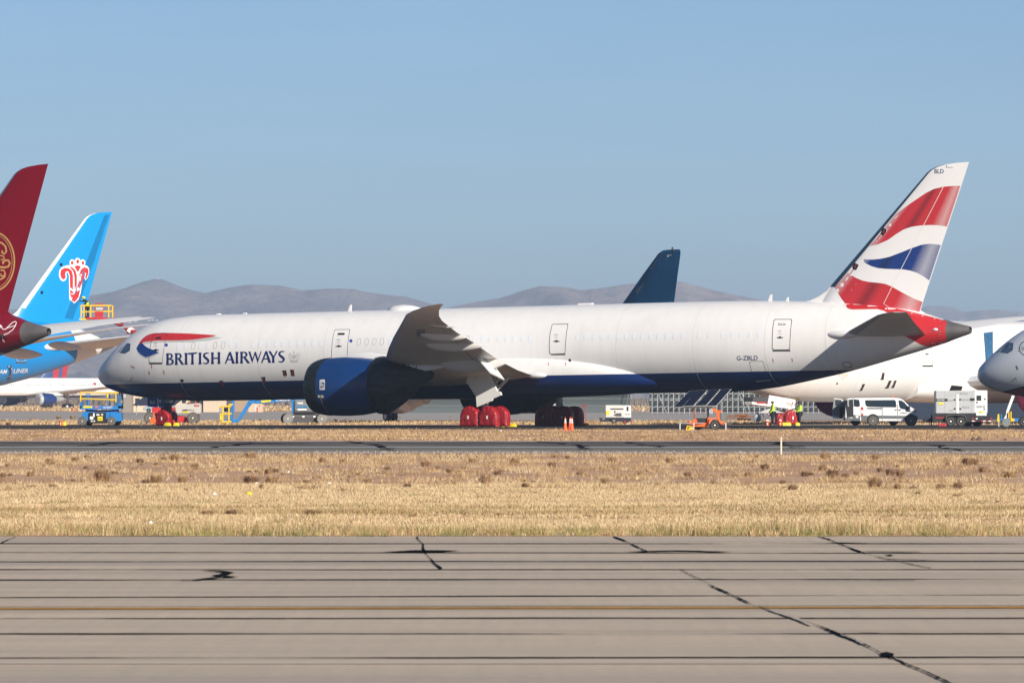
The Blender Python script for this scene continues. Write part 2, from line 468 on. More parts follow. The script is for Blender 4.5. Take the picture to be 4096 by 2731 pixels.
# --- asphalt the parked aircraft stand on
m = mat('apron_asphalt', (0.06, 0.054, 0.05), 0.95, spec=0.05, var=0.3, scale=0.2, stretch=(0.3, 1, 1))
sheet('parking_asphalt', -400, 400, gy(1716), gy(1700.5), 0.012, m)
m = mat('pale_taxiway_concrete', (0.38, 0.345, 0.315), 0.95, spec=0.05, var=0.12, scale=0.06, stretch=(0.15, 1, 1))
sheet('far_taxiway', -500, 500, gy(1681), gy(1646.5), 0.012, m)
sheet('far_concrete_strip', 20, 400, gy(1699), gy(1696.5), 0.012, m)
m = mat('yellow_guide_line', (0.55, 0.36, 0.03), 0.7)
wavy('guide_line', [(gx(555, gy(1706.5)), gy(1706.5)), (gx(765, gy(1705)), gy(1705))], 1.2, m, 0.018, seed=90, amp=0.03, step=1, wvar=0.15)
wavy('guide_line', [(gx(1835, gy(1708.5)), gy(1708.5)), (gx(2080, gy(1707.8)), gy(1707.8))], 1.0, m, 0.018, seed=91, amp=0.03, step=1, wvar=0.15)

# --- hills
def hills(name, pts, Yc, back, front, m, seed, rough=0.03):
    xs = np.linspace(pts[0][0], pts[-1][0], 420)
    hs = np.interp(xs, [p[0] for p in pts], [p[1] for p in pts])
    ny = 60
    vs = []; fs = []
    for j in range(ny):
        t = j / (ny - 1)
        Y = Yc - front + (front + back) * t
        tc = front / (front + back)
        for i, px in enumerate(xs):
            X = (px - 2048) / F * Yc
            h = (HOR - hs[i]) / F * Yc + H
            if t <= tc: s_ = (t / tc); prof = s_ ** 1.5
            else: s_ = 1 - (t - tc) / (1 - tc); prof = s_ ** 1.2
            nz = noise.fractal(Vector((X * 0.0012 + seed, Y * 0.0012, seed)), 1.0, 2.0, 6)
            rid = abs(noise.fractal(Vector((X * 0.0032 + seed, Y * 0.0011, seed * 2)), 0.9, 2.1, 5))
            z = h * prof + (nz * 0.3 - rid * 0.9) * h * 4 * prof * (1 - prof) * 0.9
            if abs(t - tc) < 0.5 / ny: z = h + 2.5 * noise.fractal(Vector((X * .012, seed, 0)), 1.0, 2.0, 4)
            # keep foreground slopes below the crest line of sight
            z = min(z, ((h - H) * Y / Yc + H) * (0.995 if abs(t - tc) > 0.5 / ny else 1.0) - 0)
            vs.append((X, Y, z - 0.5 if j in (0, ny - 1) else z))
        
    n = len(xs)
    for j in range(ny - 1):
        for i in range(n - 1):
            fs.append((j * n + i, j * n + i + 1, (j + 1) * n + i + 1, (j + 1) * n + i))
    b = MB(); b.add(vs, fs)
    o = b.build(name, m, smooth=60)
    return tag(o, kind='structure')
def hillmat(name, c0, c1):
    m = mat(name, c0, 0.95, spec=0.05); nt, bs = nodes(m)
    n1 = noisen(nt, coords(nt, 'Object', (1, 0.35, 3.0)), 0.006, 9, 0.72)
    n2 = noisen(nt, coords(nt, 'Object'), 0.03, 6, 0.7)
    c = ramp(nt, n1, [(0.38, c0), (0.62, c1)])  # second colour is the sunlit slope tone, scattered by noise
    c = mixc(nt, ramp(nt, n2, [(0.45, 0.0), (0.7, 0.55)]), c, tuple(x * 0.5 for x in c0))
    nt.links.new(c, bs.inputs['Base Color'])
    bp = nt.nodes.new('ShaderNodeBump'); bp.inputs['Strength'].default_value = 1.0; bp.inputs['Distance'].default_value = 60
    nt.links.new(n1, bp.inputs['Height']); nt.links.new(bp.outputs[0], bs.inputs['Normal'])
    return m
HM = hillmat('desert_hill', (0.25, 0.185, 0.175), (0.56, 0.41, 0.34))
HM3 = hillmat('pinkish_desert_hill', (0.40, 0.29, 0.25), (0.74, 0.56, 0.47))
HM2 = hillmat('pale_desert_hill', (0.42, 0.33, 0.26), (0.62, 0.52, 0.43))
hills('hills', [(-900, 1300), (-300, 1262), (0, 1240), (150, 1232), (250, 1215), (314, 1189), (463, 1162), (572, 1126), (615, 1116), (640, 1115), (660, 1123), (708, 1143), (760, 1160), (817, 1172), (912, 1151), (980, 1138), (1048, 1137), (1116, 1139), (1212, 1161), (1320, 1154), (1415, 1156), (1470, 1168), (1558, 1175), (1626, 1186), (1735, 1219), (1850, 1262), (2050, 1340), (2300, 1450), (2600, 1560)], 9000, 2500, 3600, HM, 3.3)
hills('hills', [(1300, 1400), (1500, 1330), (1700, 1260), (1797, 1229), (1897, 1209), (2001, 1192), (2090, 1160), (2159, 1143), (2246, 1146), (2320, 1158), (2386, 1155), (2470, 1142), (2525, 1135), (2620, 1128), (2717, 1126), (2786, 1140), (2880, 1160), (2960, 1183), (3065, 1203), (3180, 1228), (3400, 1262), (3700, 1330), (4200, 1420), (4700, 1500)], 8200, 2200, 3200, HM3, 8.1)
hills('hills', [(3000, 1330), (3300, 1285), (3560, 1252), (3720, 1244), (3860, 1247), (3920, 1241), (3980, 1238), (4060, 1243), (4140, 1254), (4400, 1290), (5000, 1360)], 12000, 2500, 3000, HM3, 5.4)
hills('hills', [(3600, 1330), (3660, 1262), (3690, 1230), (3710, 1222), (3760, 1223), (3812, 1229), (3850, 1243), (3880, 1262), (3960, 1330)], 13500, 900, 1100, HM2, 6.2)
# far brush belt behind the taxiways: nobody could count these bushes
brush_m = mat('grey_brown_brush', (0.17, 0.13, 0.095), 0.95, var=0.45, scale=0.8)
brush_m2 = mat('pale_grey_brush', (0.22, 0.175, 0.135), 0.95, var=0.35, scale=0.8)
drygrass_m = mat('dry_straw_grass', (0.56, 0.43, 0.245), 0.9, var=0.3, scale=1.7, spec=0.15)
def blades(name, n, xr, yr, hr, wr, m, seed, clump=None, dens=None, lean=0.35, mats=None, label=None):
    """n grass blades as bent triangles, one mesh"""
    rs = np.random.RandomState(seed); n = int(n * 1.4)
    Y = rs.uniform(yr[0] ** 1, yr[1] ** 1, n)
    X = rs.uniform(-1, 1, n) * (Y * xr + 7)
    if dens is not None:
        keep = rs.uniform(0, 1, n) < dens(X, Y)
        X, Y = X[keep], Y[keep]; n = len(X)
    h = rs.uniform(hr[0], hr[1], n); w = rs.uniform(wr[0], wr[1], n)
    if clump is not None: h *= clump(X, Y)
    th = rs.uniform(0, 2 * np.pi, n); la = rs.uniform(0, 2 * np.pi, n); ll = h * rs.uniform(0, lean * 2, n)
    v = np.zeros((n, 3, 3), np.float32)
    v[:, 0, 0] = X - np.cos(th) * w / 2; v[:, 0, 1] = Y - np.sin(th) * w / 2
    v[:, 1, 0] = X + np.cos(th) * w / 2; v[:, 1, 1] = Y + np.sin(th) * w / 2
    v[:, 2, 0] = X + np.cos(la) * ll; v[:, 2, 1] = Y + np.sin(la) * ll; v[:, 2, 2] = h
    me = bpy.data.meshes.new(name)
    me.vertices.add(n * 3); me.vertices.foreach_set('co', v.reshape(-1))
    me.loops.add(n * 3); me.loops.foreach_set('vertex_index', np.arange(n * 3, dtype=np.int32))
    me.polygons.add(n); me.polygons.foreach_set('loop_start', np.arange(0, n * 3, 3, dtype=np.int32))
    try: me.polygons.foreach_set('loop_total', np.full(n, 3, dtype=np.int32))
    except Exception: pass
    mats = mats or [m]
    for mm in mats: me.materials.append(mm)
    if len(mats) > 1: me.polygons.foreach_set('material_index', rs.choice(len(mats), n).astype(np.int32))
    me.update(); me.validate()
    o = bpy.data.objects.new(name, me); COL.objects.link(o)
    return tag(o, label=label, cat='grass', kind='stuff')
def fld(X, Y, sx, sy, seed):
    """cheap smooth random field 0..1"""
    r = np.random.RandomState(seed); out = np.zeros_like(X)
    for k in range(7):
        a, b, p = r.uniform(0.4, 1.6) * sx * (1.5 ** (k % 4)), r.uniform(0.4, 1.6) * sy * (1.5 ** (k % 4)), r.uniform(0, 6.28)
        q = r.uniform(-1, 1)
        out += np.sin(a * X + p + q * np.sin(b * Y * 0.7 + p * 2)) * np.sin(b * Y + p * 3 + 0.6 * np.sin(a * X * 1.3))
    return 1 / (1 + np.exp(-out * 1.3))
g1 = mat('pale_straw_blade', (0.63, 0.505, 0.305), 0.9, var=0.2, scale=0.7, spec=0.1)
g2 = mat('golden_straw_blade', (0.52, 0.36, 0.185), 0.9, var=0.25, scale=0.9, spec=0.1)
g3 = mat('brown_straw_blade', (0.30, 0.19, 0.10), 0.9, var=0.3, scale=0.9, spec=0.1)
g4 = mat('green_tinged_blade', (0.24, 0.23, 0.08), 0.9, var=0.3, scale=0.9, spec=0.1)
XR = 0.115
Yg0, Yg1, Yg2 = YC + 0.25, gy(1935), gy(1818)
blades('grass', 520000, XR, (Yg0 + 1.5, Yg1), (0.025, 0.065), (0.006, 0.014), g1, 1, clump=lambda X, Y: 0.35 + 1.0 * fld(X, Y, 0.5, 0.6, 5), mats=[g1, g1, g1, g2, g3], label='mown pale straw grass in a wide band beyond the concrete')
blades('grass', 38000, XR, (Yg0 - 0.25, Yg0 + 4.0), (0.04, 0.17), (0.006, 0.015), g2, 2, dens=lambda X, Y: (Y > Yg0 - .2 + .9 * fld(X, Y, 1.6, .8, 77)) * (0.35 + .65 * fld(X, Y, 1.1, 1.2, 78)), clump=lambda X, Y: 0.4 + 0.9 * fld(X, Y, 0.5, 0.8, 6), mats=[g1, g2, g2, g4, g4, g3, g3], label='taller green and gold grass fringe along the concrete edge')
blades('grass', 90000, XR, (gy(2075), gy(2030)), (0.03, 0.08), (0.008, 0.02), g3, 3, dens=lambda X, Y: (fld(X, Y, 0.22, 0.9, 8) > 0.55) * 0.9, mats=[g3, g3, g2, g4], label='darker brown tufts in a streak through the straw band')
blades('grass', 190000, XR, (Yg1 - 2, Yg2), (0.03, 0.12), (0.008, 0.022), g2, 4, dens=lambda X, Y: np.clip((fld(X, Y, 0.5, 0.25, 9) - 0.66) * 4, 0, 1) * 0.35 + np.clip((Y - gy(1862)) / 10, 0, 1) * 0.45 * np.clip(fld(X, Y, 0.35, 0.3, 19) * 1.6 - .35, 0, 1), mats=[g2, g2, g1, g3], label='sparse dry grass tussocks on bare pink soil')
blades('grass', 60000, XR, (gy(1762), gy(1719)), (0.03, 0.11), (0.02, 0.05), g2, 5, dens=lambda X, Y: np.clip((fld(X, Y, 0.12, 0.12, 10) - 0.45) * 3, 0, 1), mats=[g2, g2, g1, g3], label='dry grass strip between the runway and the parked aircraft')
blades('grass', 50000, XR * 1.05, (gy(1699), gy(1683)), (0.05, 0.22), (0.04, 0.09), g2, 6, dens=lambda X, Y: np.clip((fld(X, Y, 0.06, 0.06, 12) - 0.35) * 3, 0, 1), mats=[g2, g1, g3], label='dry grass behind the parked aircraft')
blades('grass', 40000, XR * 1.05, (gy(1645), gy(1625)), (0.15, 0.6), (0.15, 0.35), g2, 16, dens=lambda X, Y: np.clip((fld(X, Y, 0.02, 0.02, 13) - 0.3) * 3, 0, 1), mats=[g2, g1, g3], label='dry grass beyond the far taxiway')
blades('brush', 90000, XR * 1.1, (1650, 2050), (0.6, 2.6), (0.4, 1.3), brush_m, 7, dens=lambda X, Y: np.clip((fld(X, Y, 0.012, 0.01, 14) + 0.2), 0, 1), mats=[brush_m, brush_m2], label='grey brown desert brush beyond the far taxiway')['category'] = 'brush'
def tufts(name, nc, per, yr, sr, hr, wr, mats, seed, label):
    nc = int(nc * 1.4); rs = np.random.RandomState(seed); cy = rs.uniform(yr[0], yr[1], nc); cx = rs.uniform(-1, 1, nc) * (XR * cy + 7); s = rs.uniform(sr[0], sr[1], nc) ** 1
    idx = np.repeat(np.arange(nc), per); n = nc * per
    X = cx[idx] + rs.normal(0, 1, n) * s[idx]; Y = cy[idx] + rs.normal(0, 1, n) * s[idx] * .8
    dd = np.hypot(X - cx[idx], Y - cy[idx]) / s[idx]; h = rs.uniform(hr[0], hr[1], n) * np.exp(-dd * .45) * (s[idx] / sr[1]) ** .5 * 1.3; w = rs.uniform(wr[0], wr[1], n)
    th = rs.uniform(0, 6.28, n); la = np.arctan2(Y - cy[idx], X - cx[idx]) + rs.uniform(-.8, .8, n); ll = h * rs.uniform(.2, 1.3, n)
    v = np.zeros((n, 3, 3), np.float32); v[:, 0, 0] = X - np.cos(th) * w / 2; v[:, 0, 1] = Y - np.sin(th) * w / 2; v[:, 1, 0] = X + np.cos(th) * w / 2; v[:, 1, 1] = Y + np.sin(th) * w / 2
    v[:, 2, 0] = X + np.cos(la) * ll; v[:, 2, 1] = Y + np.sin(la) * ll; v[:, 2, 2] = h
    me = bpy.data.meshes.new(name); me.vertices.add(n * 3); me.vertices.foreach_set('co', v.reshape(-1)); me.loops.add(n * 3); me.loops.foreach_set('vertex_index', np.arange(n * 3, dtype=np.int32)); me.polygons.add(n); me.polygons.foreach_set('loop_start', np.arange(0, n * 3, 3, dtype=np.int32))
    for mm in mats: me.materials.append(mm)
    me.polygons.foreach_set('material_index', rs.randint(0, len(mats), nc)[idx].astype(np.int32)); me.update(); me.validate()
    o = bpy.data.objects.new(name, me); COL.objects.link(o); return tag(o, label=label, cat='grass', kind='stuff')
g5 = mat('russet_tuft', (0.42, 0.28, 0.16), 0.9, var=0.3, scale=0.9, spec=0.1)
tufts('grass_tufts', 800, 60, (gy(1965), gy(1822)), (.05, .32), (.05, .24), (.006, .02), [g2, g2, g1, g5, g5, g3], 31, 'many small golden and russet tufts over the bare pink soil')
tufts('grass_tufts', 500, 60, (gy(2120), gy(1965)), (.04, .16), (.03, .11), (.005, .014), [g5, g3, g2, g4], 32, 'small russet tufts dotted through the mown straw')
tufts('grass_tufts', 260, 70, (Yg0 - .1, Yg0 + 3.0), (.05, .22), (.06, .2), (.005, .014), [g4, g4, g5, g2], 33, 'green and russet clumps along the concrete edge')
tufts('grass_tufts', 900, 40, (gy(1762), gy(1719)), (.1, .5), (.05, .22), (.02, .05), [g2, g5, g5, g3], 34, 'russet tufts between the runway and the parked aircraft')
# gravel shoulder
gm1 = mat('grey_gravel_stone', (0.32, 0.27, 0.23), 0.9, var=0.4, scale=8)
def stones(name, n, yr, sr, seed, label, xr=XR, mats=None):
    rs = random.Random(seed); b = MB()
    for i in range(n):
        Y = rs.uniform(*yr); X = rs.uniform(-1, 1) * xr * Y; s = rs.uniform(*sr)
        b.m = rs.randrange(3)
        vs = [(X + s * math.cos(a) * rs.uniform(.6, 1.2), Y + s * math.sin(a) * rs.uniform(.6, 1.2), -0.01) for a in (0, 1.26, 2.5, 3.77, 5.0)]
        vs.append((X + s * .2, Y, s * rs.uniform(.6, 1.1)))
        b.add(vs, [(k, (k + 1) % 5, 5) for k in range(5)])
    return tag(b.build(name, mats), label=label, cat='gravel', kind='stuff')
gm2 = mat('dark_gravel_stone', (0.12, 0.10, 0.09), 0.9, var=0.4, scale=8); gm3 = mat('pale_gravel_stone', (0.40, 0.33, 0.27), 0.9, var=0.3, scale=8)
m = mat('gravel_bed', (0.33, 0.26, 0.21), 0.95, var=0.3, scale=5)
sheet('gravel_verge', -120, 120, gy(1816), gy(1804), 0.006, m)
stones('gravel', 5000, (gy(1815), gy(1805)), (0.015, 0.05), 5, 'loose grey and tan gravel along the runway shoulder', mats=[gm1, gm2, gm3])
# ================================================================== WIDEBODY AIRLINER
# local axes: +x aft from the nose, +y to the right wing, +z up
class Jet:
    """frame of a parked airliner plus a station map so that shorter variants reuse the same shape"""
    def __init__(s, X, Y, th, pitch=0.0, smap=None, k=1.0):
        s.loc = Vector((X, Y, 0)); s.rz = -R(th); s.pitch = -R(pitch)
        s.M = Matrix.Translation(s.loc) @ Matrix.Rotation(s.rz, 4, 'Z') @ Matrix.Rotation(s.pitch, 4, 'Y')
        s.Mi = s.M.inverted(); s.smap = smap or [(0, 0), (80, 80)]; s.tz = math.tan(R(pitch))
        s.skin = None
    def S(s, a): return float(np.interp(a, [p[0] for p in s.smap], [p[1] for p in s.smap]))
    def root(s, name, label, cat='airliner', group=None):
        s.o = empty(name, s.loc, (0, s.pitch, s.rz), label, cat, group); return s.o
    def plane(s, px, py, b):
        """photo pixel -> local point on the local plane y = b"""
        o = s.Mi @ Vector((0, 0, H)); d = s.Mi.to_3x3() @ ray(px, py)
        t = (b - o.y) / d.y
        return o + d * t
    def zground(s, a): return -a * s.tz
    def add_skin(s, objs):
        bm = bmesh.new()
        for o in objs:
            b2 = bmesh.new(); b2.from_mesh(o.data); 
            me = bpy.data.meshes.new('t'); b2.to_mesh(me); b2.free(); bm.from_mesh(me); bpy.data.meshes.remove(me)
        t = BVHTree.FromBMesh(bm); bm.free(); return t
    def hit(s, tree, px, py, off=0.012):
        o = s.Mi @ Vector((0, 0, H)); d = (s.Mi.to_3x3() @ ray(px, py)).normalized()
        p, n, i, dist = tree.ray_cast(o, d)
        if p is None:
            p, n, i, dist = tree.find_nearest(o + d * 380) if False else (None,) * 4
            return None
        if n.dot(d) > 0: n = -n
        return p + n * off * 0.5
    def decal(s, tree, loops, name, m, parent, off=0.014, cell=12, label=None, bm=None, mirror=False):
        """a thin painted or taped-on area lying on the skin"""
        if bm is None: bm = fill2d(loops, cell)
        else: cutbm(bm, cell)
        bad = []
        for v in bm.verts:
            h = s.hit(tree, v.co.x, v.co.y, off)
            if h is None: bad.append(v)
            else: v.co = h
        if bad: bmesh.ops.delete(bm, geom=bad, context='VERTS')
        if mirror:
            g = bmesh.ops.duplicate(bm, geom=bm.verts[:] + bm.edges[:] + bm.faces[:])
            for e in g['geom']:
                if isinstance(e, bmesh.types.BMVert): e.co.y *= -1
        me = bpy.data.meshes.new(name); bm.to_mesh(me); bm.free(); me.materials.append(m)
        o = bpy.data.objects.new(name, me); COL.objects.link(o); o.parent = parent
        if label: o['label'] = label
        return o
    def dtext(s, tree, body, x0, y0, w, h, name, m, parent, rise=0.0, bold=0.0, slant=0.0, off=0.016, label=None):
        bm = text2d(body, bold)
        for v in bm.verts:
            u, q = v.co.x, v.co.y
            v.co = (x0 + u * w + slant * q * h, y0 + h - q * h + rise * u * w, 0)
        return s.decal(tree, None, name, m, parent, off, 30, label, bm)

# fuselage profile: station, top, bottom, half width
FUS = [(0.0, 3.66, 3.50, 0.10), (0.12, 3.95, 3.17, 0.48), (0.4, 4.28, 2.86, 0.86), (0.95, 4.78, 2.55, 1.28), (1.6, 5.33, 2.34, 1.62), (2.3, 5.88, 2.18, 1.90), (3.3, 6.52, 1.99, 2.2), (4.3, 6.96, 1.86, 2.42), (5.3, 7.24, 1.76, 2.6), (6.5, 7.44, 1.68, 2.74), (8, 7.56, 1.62, 2.83), (10, 7.59, 1.60, 2.87), (14, 7.59, 1.59, 2.885), (20, 7.59, 1.59, 2.885), (26, 7.59, 1.59, 2.885), (32, 7.59, 1.59, 2.885), (38, 7.59, 1.59, 2.885), (44, 7.59, 1.59, 2.885), (48, 7.585, 1.59, 2.88), (50.5, 7.57, 1.60, 2.84), (52.5, 7.54, 1.66, 2.76), (54.2, 7.5, 1.83, 2.62), (56.2, 7.42, 2.16, 2.38), (58.5, 7.29, 2.57, 2.08), (60.5, 7.14, 3.0, 1.8), (62.5, 6.92, 3.48, 1.5), (64.4, 6.62, 3.94, 1.2), (66.4, 6.0, 4.46, 0.78), (66.45, 5.99, 4.47, 0.77)]
CONE = [(66.43, 6.0, 4.46, 0.78), (67.2, 5.78, 4.72, 0.54), (68.25, 5.53, 5.03, 0.26), (68.3, 5.50, 5.05, 0.235), (68.0, 5.49, 5.07, 0.225)]
def fusrings(prof, S, n=48, w=1.0):
    rs = []
    for a, t, b, hw in prof:
        c = (t + b) / 2; r = (t - b) / 2
        rs.append([(S(a), hw * math.sin(2 * math.pi * i / n), c + r * math.cos(2 * math.pi * i / n)) for i in range(n)])
    return rs
def densify(prof, step=1.0):
    out = []
    A = [p[0] for p in prof]
    P = np.array(prof, float)
    # Catmull-Rom style smoothing through the given stations
    def cr(p0, p1, p2, p3, x0, x1, x2, x3, x):
        m1 = (p2 - p0) / (x2 - x0); m2 = (p3 - p1) / (x3 - x1); h = x2 - x1; t = (x - x1) / h
        return (2 * t**3 - 3 * t**2 + 1) * p1 + (t**3 - 2 * t**2 + t) * h * m1 + (-2 * t**3 + 3 * t**2) * p2 + (t**3 - t**2) * h * m2
    for i in range(len(P) - 1):
        n = max(1, int((A[i + 1] - A[i]) / step))
        if A[i + 1] < 8: n = max(n, 2)
        for k in range(n):
            x = A[i] + (A[i + 1] - A[i]) * k / n
            i0 = max(0, i - 1); i3 = min(len(P) - 1, i + 2)
            if k == 0 or i == 0: v = P[i] + (P[i + 1] - P[i]) * k / n
            else: v = cr(P[i0], P[i], P[i + 1], P[i3], A[i0] if i0 != i else A[i] - 1, A[i], A[i + 1], A[i3] if i3 != i + 1 else A[i + 1] + 1, x)
            out.append((x, v[1], v[2], v[3]))
    out.append(tuple(P[-1])); return out
FUSD = densify(FUS)
def two_tone(name, z0, low, high=(0.83, 0.815, 0.79), dirt=0.07, coat=0.12, z1=None, rough=0.33):
    """paint split at a height line, with faint streaks"""
    m = mat(name, high, rough, coat=coat); nt, bs = nodes(m)
    tc = nt.nodes.new('ShaderNodeTexCoord'); sp = nt.nodes.new('ShaderNodeSeparateXYZ')
    nt.links.new(tc.outputs['Object'], sp.inputs[0])
    f = mth(nt, 'LESS_THAN', sp.outputs[2], z0)
    st = noisen(nt, coords(nt, 'Object', (2.2, 1, 0.25)), 1.0, 5, 0.6)
    st2 = noisen(nt, coords(nt, 'Object', (0.5, 1, 0.12)), 1.0, 4, 0.6)
    hi = mixc(nt, ramp(nt, st, [(0.42, 0.0), (0.75, dirt * 3)]), high, tuple(x * 0.75 for x in high))
    hi = mixc(nt, ramp(nt, st2, [(0.5, 0.0), (0.8, dirt * 2)]), hi, (0.5, 0.44, 0.38))
    lo = mixc(nt, ramp(nt, st, [(0.4, 0.0), (0.8, 0.5)]), low, tuple(min(1, x * 1.5 + 0.001) for x in low))
    bs.inputs['Specular IOR Level'].default_value = 0.35
    nt.links.new(mixc(nt, f, hi, lo), bs.inputs['Base Color'])
    # faint skin waviness
    bp = nt.nodes.new('ShaderNodeBump'); bp.inputs['Strength'].default_value = 0.12; bp.inputs['Distance'].default_value = 0.03
    nt.links.new(noisen(nt, coords(nt, 'Object', (0.9, 0.6, 0.6)), 1.0, 2), bp.inputs['Height'])
    nt.links.new(bp.outputs[0], bs.inputs['Normal'])
    return m
M['paintU'] = mat('grey_wing_paint', (0.46, 0.46, 0.46), 0.4, var=0.06, scale=0.5)
M['wingw'] = mat('off_white_wing_paint', (0.66, 0.64, 0.61), 0.38, var=0.06, scale=0.5)
M['alu'] = mat('polished_leading_edge', (0.60, 0.62, 0.65), 0.35, metal=0.4, var=0.06)
M['cone'] = mat('heat_stained_metal_cone', (0.22, 0.20, 0.19), 0.42, metal=0.55, var=0.2, scale=1.0)
def airfoil(le, te, t, tw=0.0, n=9):
    """closed section ring between leading and trailing edge points (Vectors), thickness ratio t, vertical = z"""
    le, te = Vector(le), Vector(te); c = (te - le).length
    up, lo = [], []
    for i in range(n + 1):
        x = (1 - math.cos(math.pi * i / n)) / 2
        y = 5 * t * c * (0.2969 * math.sqrt(x) - 0.126 * x - 0.3516 * x**2 + 0.2843 * x**3 - 0.1036 * x**4)
        p = le.lerp(te, x)
        up.append(p + Vector((0, 0, y * 1.05))); lo.append(p - Vector((0, 0, y * 0.85)))
    return up + lo[-2:0:-1]
def finfoil(le, te, t, n=9):
    r = airfoil(le, te, t, n=n); le, te = Vector(le), Vector(te); out = []
    for p in r:
        # swap vertical thickness for lateral thickness
        x = (p.x - le.x) / (te.x - le.x) if te.x != le.x else 0
        z = le.z + (te.z - le.z) * x
        out.append(Vector((p.x, (p.z - z), z)))
    return out
# left wing stations (lateral, LE x, LE z, TE x, TE z, t)
WING = [(0.5, 23.4, 2.75, 37.4, 2.5, .13), (2.9, 25.0, 3.0, 37.6, 2.75, .125), (6.5, 27.6, 3.5, 38.2, 3.2, .115), (9.85, 30.0, 4.02, 38.9, 3.75, .105), (14, 32.9, 4.72, 40.3, 4.35, .10), (18, 35.8, 5.33, 41.75, 4.9, .095), (22, 38.8, 5.93, 43.0, 5.45, .09), (26, 41.8, 6.55, 44.4, 6.1, .085), (27.3, 43.1, 6.72, 45.0, 6.35, .08), (28.6, 44.6, 6.88, 45.8, 6.65, .075), (29.5, 45.8, 6.98, 46.5, 6.88, .07), (30.05, 46.8, 7.05, 47.05, 7.02, .06)]
def wing_at(b, f=0.0):
    W = np.array(WING); bb = abs(b)
    lx, lz, tx, tz, t = [float(np.interp(bb, W[:, 0], W[:, k])) for k in range(1, 6)]
    return Vector((lx + (tx - lx) * f, b, lz + (tz - lz) * f)), tx - lx, t
def build_wing(J, side, parent, m_main=None, name='wing', full=True, flat=0.0):
    S = J.S; b = MB(); rs = []
    dx = S(30) - 30
    for (y, lx, lz, tx, tz, t) in WING:
        tz = tz + (lz - tz) * flat * 1.6; t = t * (1 - .4 * flat)
        rs.append([p + Vector((dx, 0, 0)) for p in airfoil((lx, side * y, lz), (tx, side * y, tz), t)])
    b.rings(rs)
    w = b.build(name, m_main or M['wingw'], parent, smooth=40)
    # polished leading edge, as a slightly proud strip
    b = MB(); rs = []
    for (y, lx, lz, tx, tz, t) in WING[1:-1]:
        r = airfoil((lx - 0.02, side * y, lz), (tx, side * y, tz), t * 1.01)
        n = 9; seg = [r[1], r[0], r[-1]]
        c = Vector(((lx + tx) / 2, side * y, (lz + tz) / 2))
        rs.append([p + (p - c).normalized() * 0.012 + Vector((dx, 0, 0)) for p in seg])
    b.rings(rs, cap=False, closed=False)
    b.build('slat', M['alu'], w, smooth=50)
    if full:
        # flap, aileron and spoiler seams as thin dark strips on both faces
        for (y0, y1, f) in ((3.4, 10.0, 0.80), (11.2, 21.0, 0.80), (21.3, 26.5, 0.8)):
            b = MB()
            for sgn in (1, -1):
                L = []
                for y in np.linspace(y0, y1, 6):
                    for ff in (f, f + 0.006):
                        p, c, t = wing_at(side * y, ff)
                        yy = 5 * t * c * (0.2969 * math.sqrt(ff) - 0.126 * ff - 0.3516 * ff**2 + 0.2843 * ff**3 - 0.1036 * ff**4) * (1.05 if sgn > 0 else 0.85)
                        L.append(p + Vector((dx, 0, sgn * (yy + 0.012))))
                b.add(L, [(2 * i, 2 * i + 1, 2 * i + 3, 2 * i + 2) for i in range(5)])
            b.build('seam', M['dgrey'], w)
    return w
def canoe(parent, S, side, b, x0, x1, zoff, r, m, name='flap_fairing', lab=None):
    mb = MB(); rs = []
    dx = S(30) - 30
    n = 14
    for i in range(n + 1):
        t = i / n; x = x0 + (x1 - x0) * t
        prof = math.sin(math.pi * min(1, t * 1.02 + .0)) ** 0.62 if 0 < t < 1 else 0.02
        prof = max(0.02, (math.sin(math.pi * t ** 0.85)) ** 0.7) if 0 < t < 1 else 0.03
        p, c, tt = wing_at(side * b, 0.0)
        lx = p.x; frac = (x - lx) / c
        q, c, tt = wing_at(side * b, min(1.0, max(0, frac)))
        zc = q.z + zoff * (1 - 0.35 * t) - (0.30 * max(0, frac - 1) * c * .3)
        rs.append([(x + dx, side * b + r * 0.62 * prof * math.sin(2 * math.pi * k / 14), zc + r * prof * math.cos(2 * math.pi * k / 14)) for k in range(14)])
    mb.rings(rs)
    return mb.build(name, m, parent, smooth=60, label=lab)
def lumpy(rings, amp, seed, fr=1.2, axis_c=None):
    out = []
    for r in rings:
        c = sum((Vector(p) for p in r), Vector()) / len(r); o = []
        for p in r:
            p = Vector(p); d = (p - c)
            k = 1 + amp * noise.fractal(Vector((p.x * fr, p.y * fr + seed, p.z * fr)), 1.0, 2.0, 4)
            o.append(c + d * k)
        out.append(o)
    return out
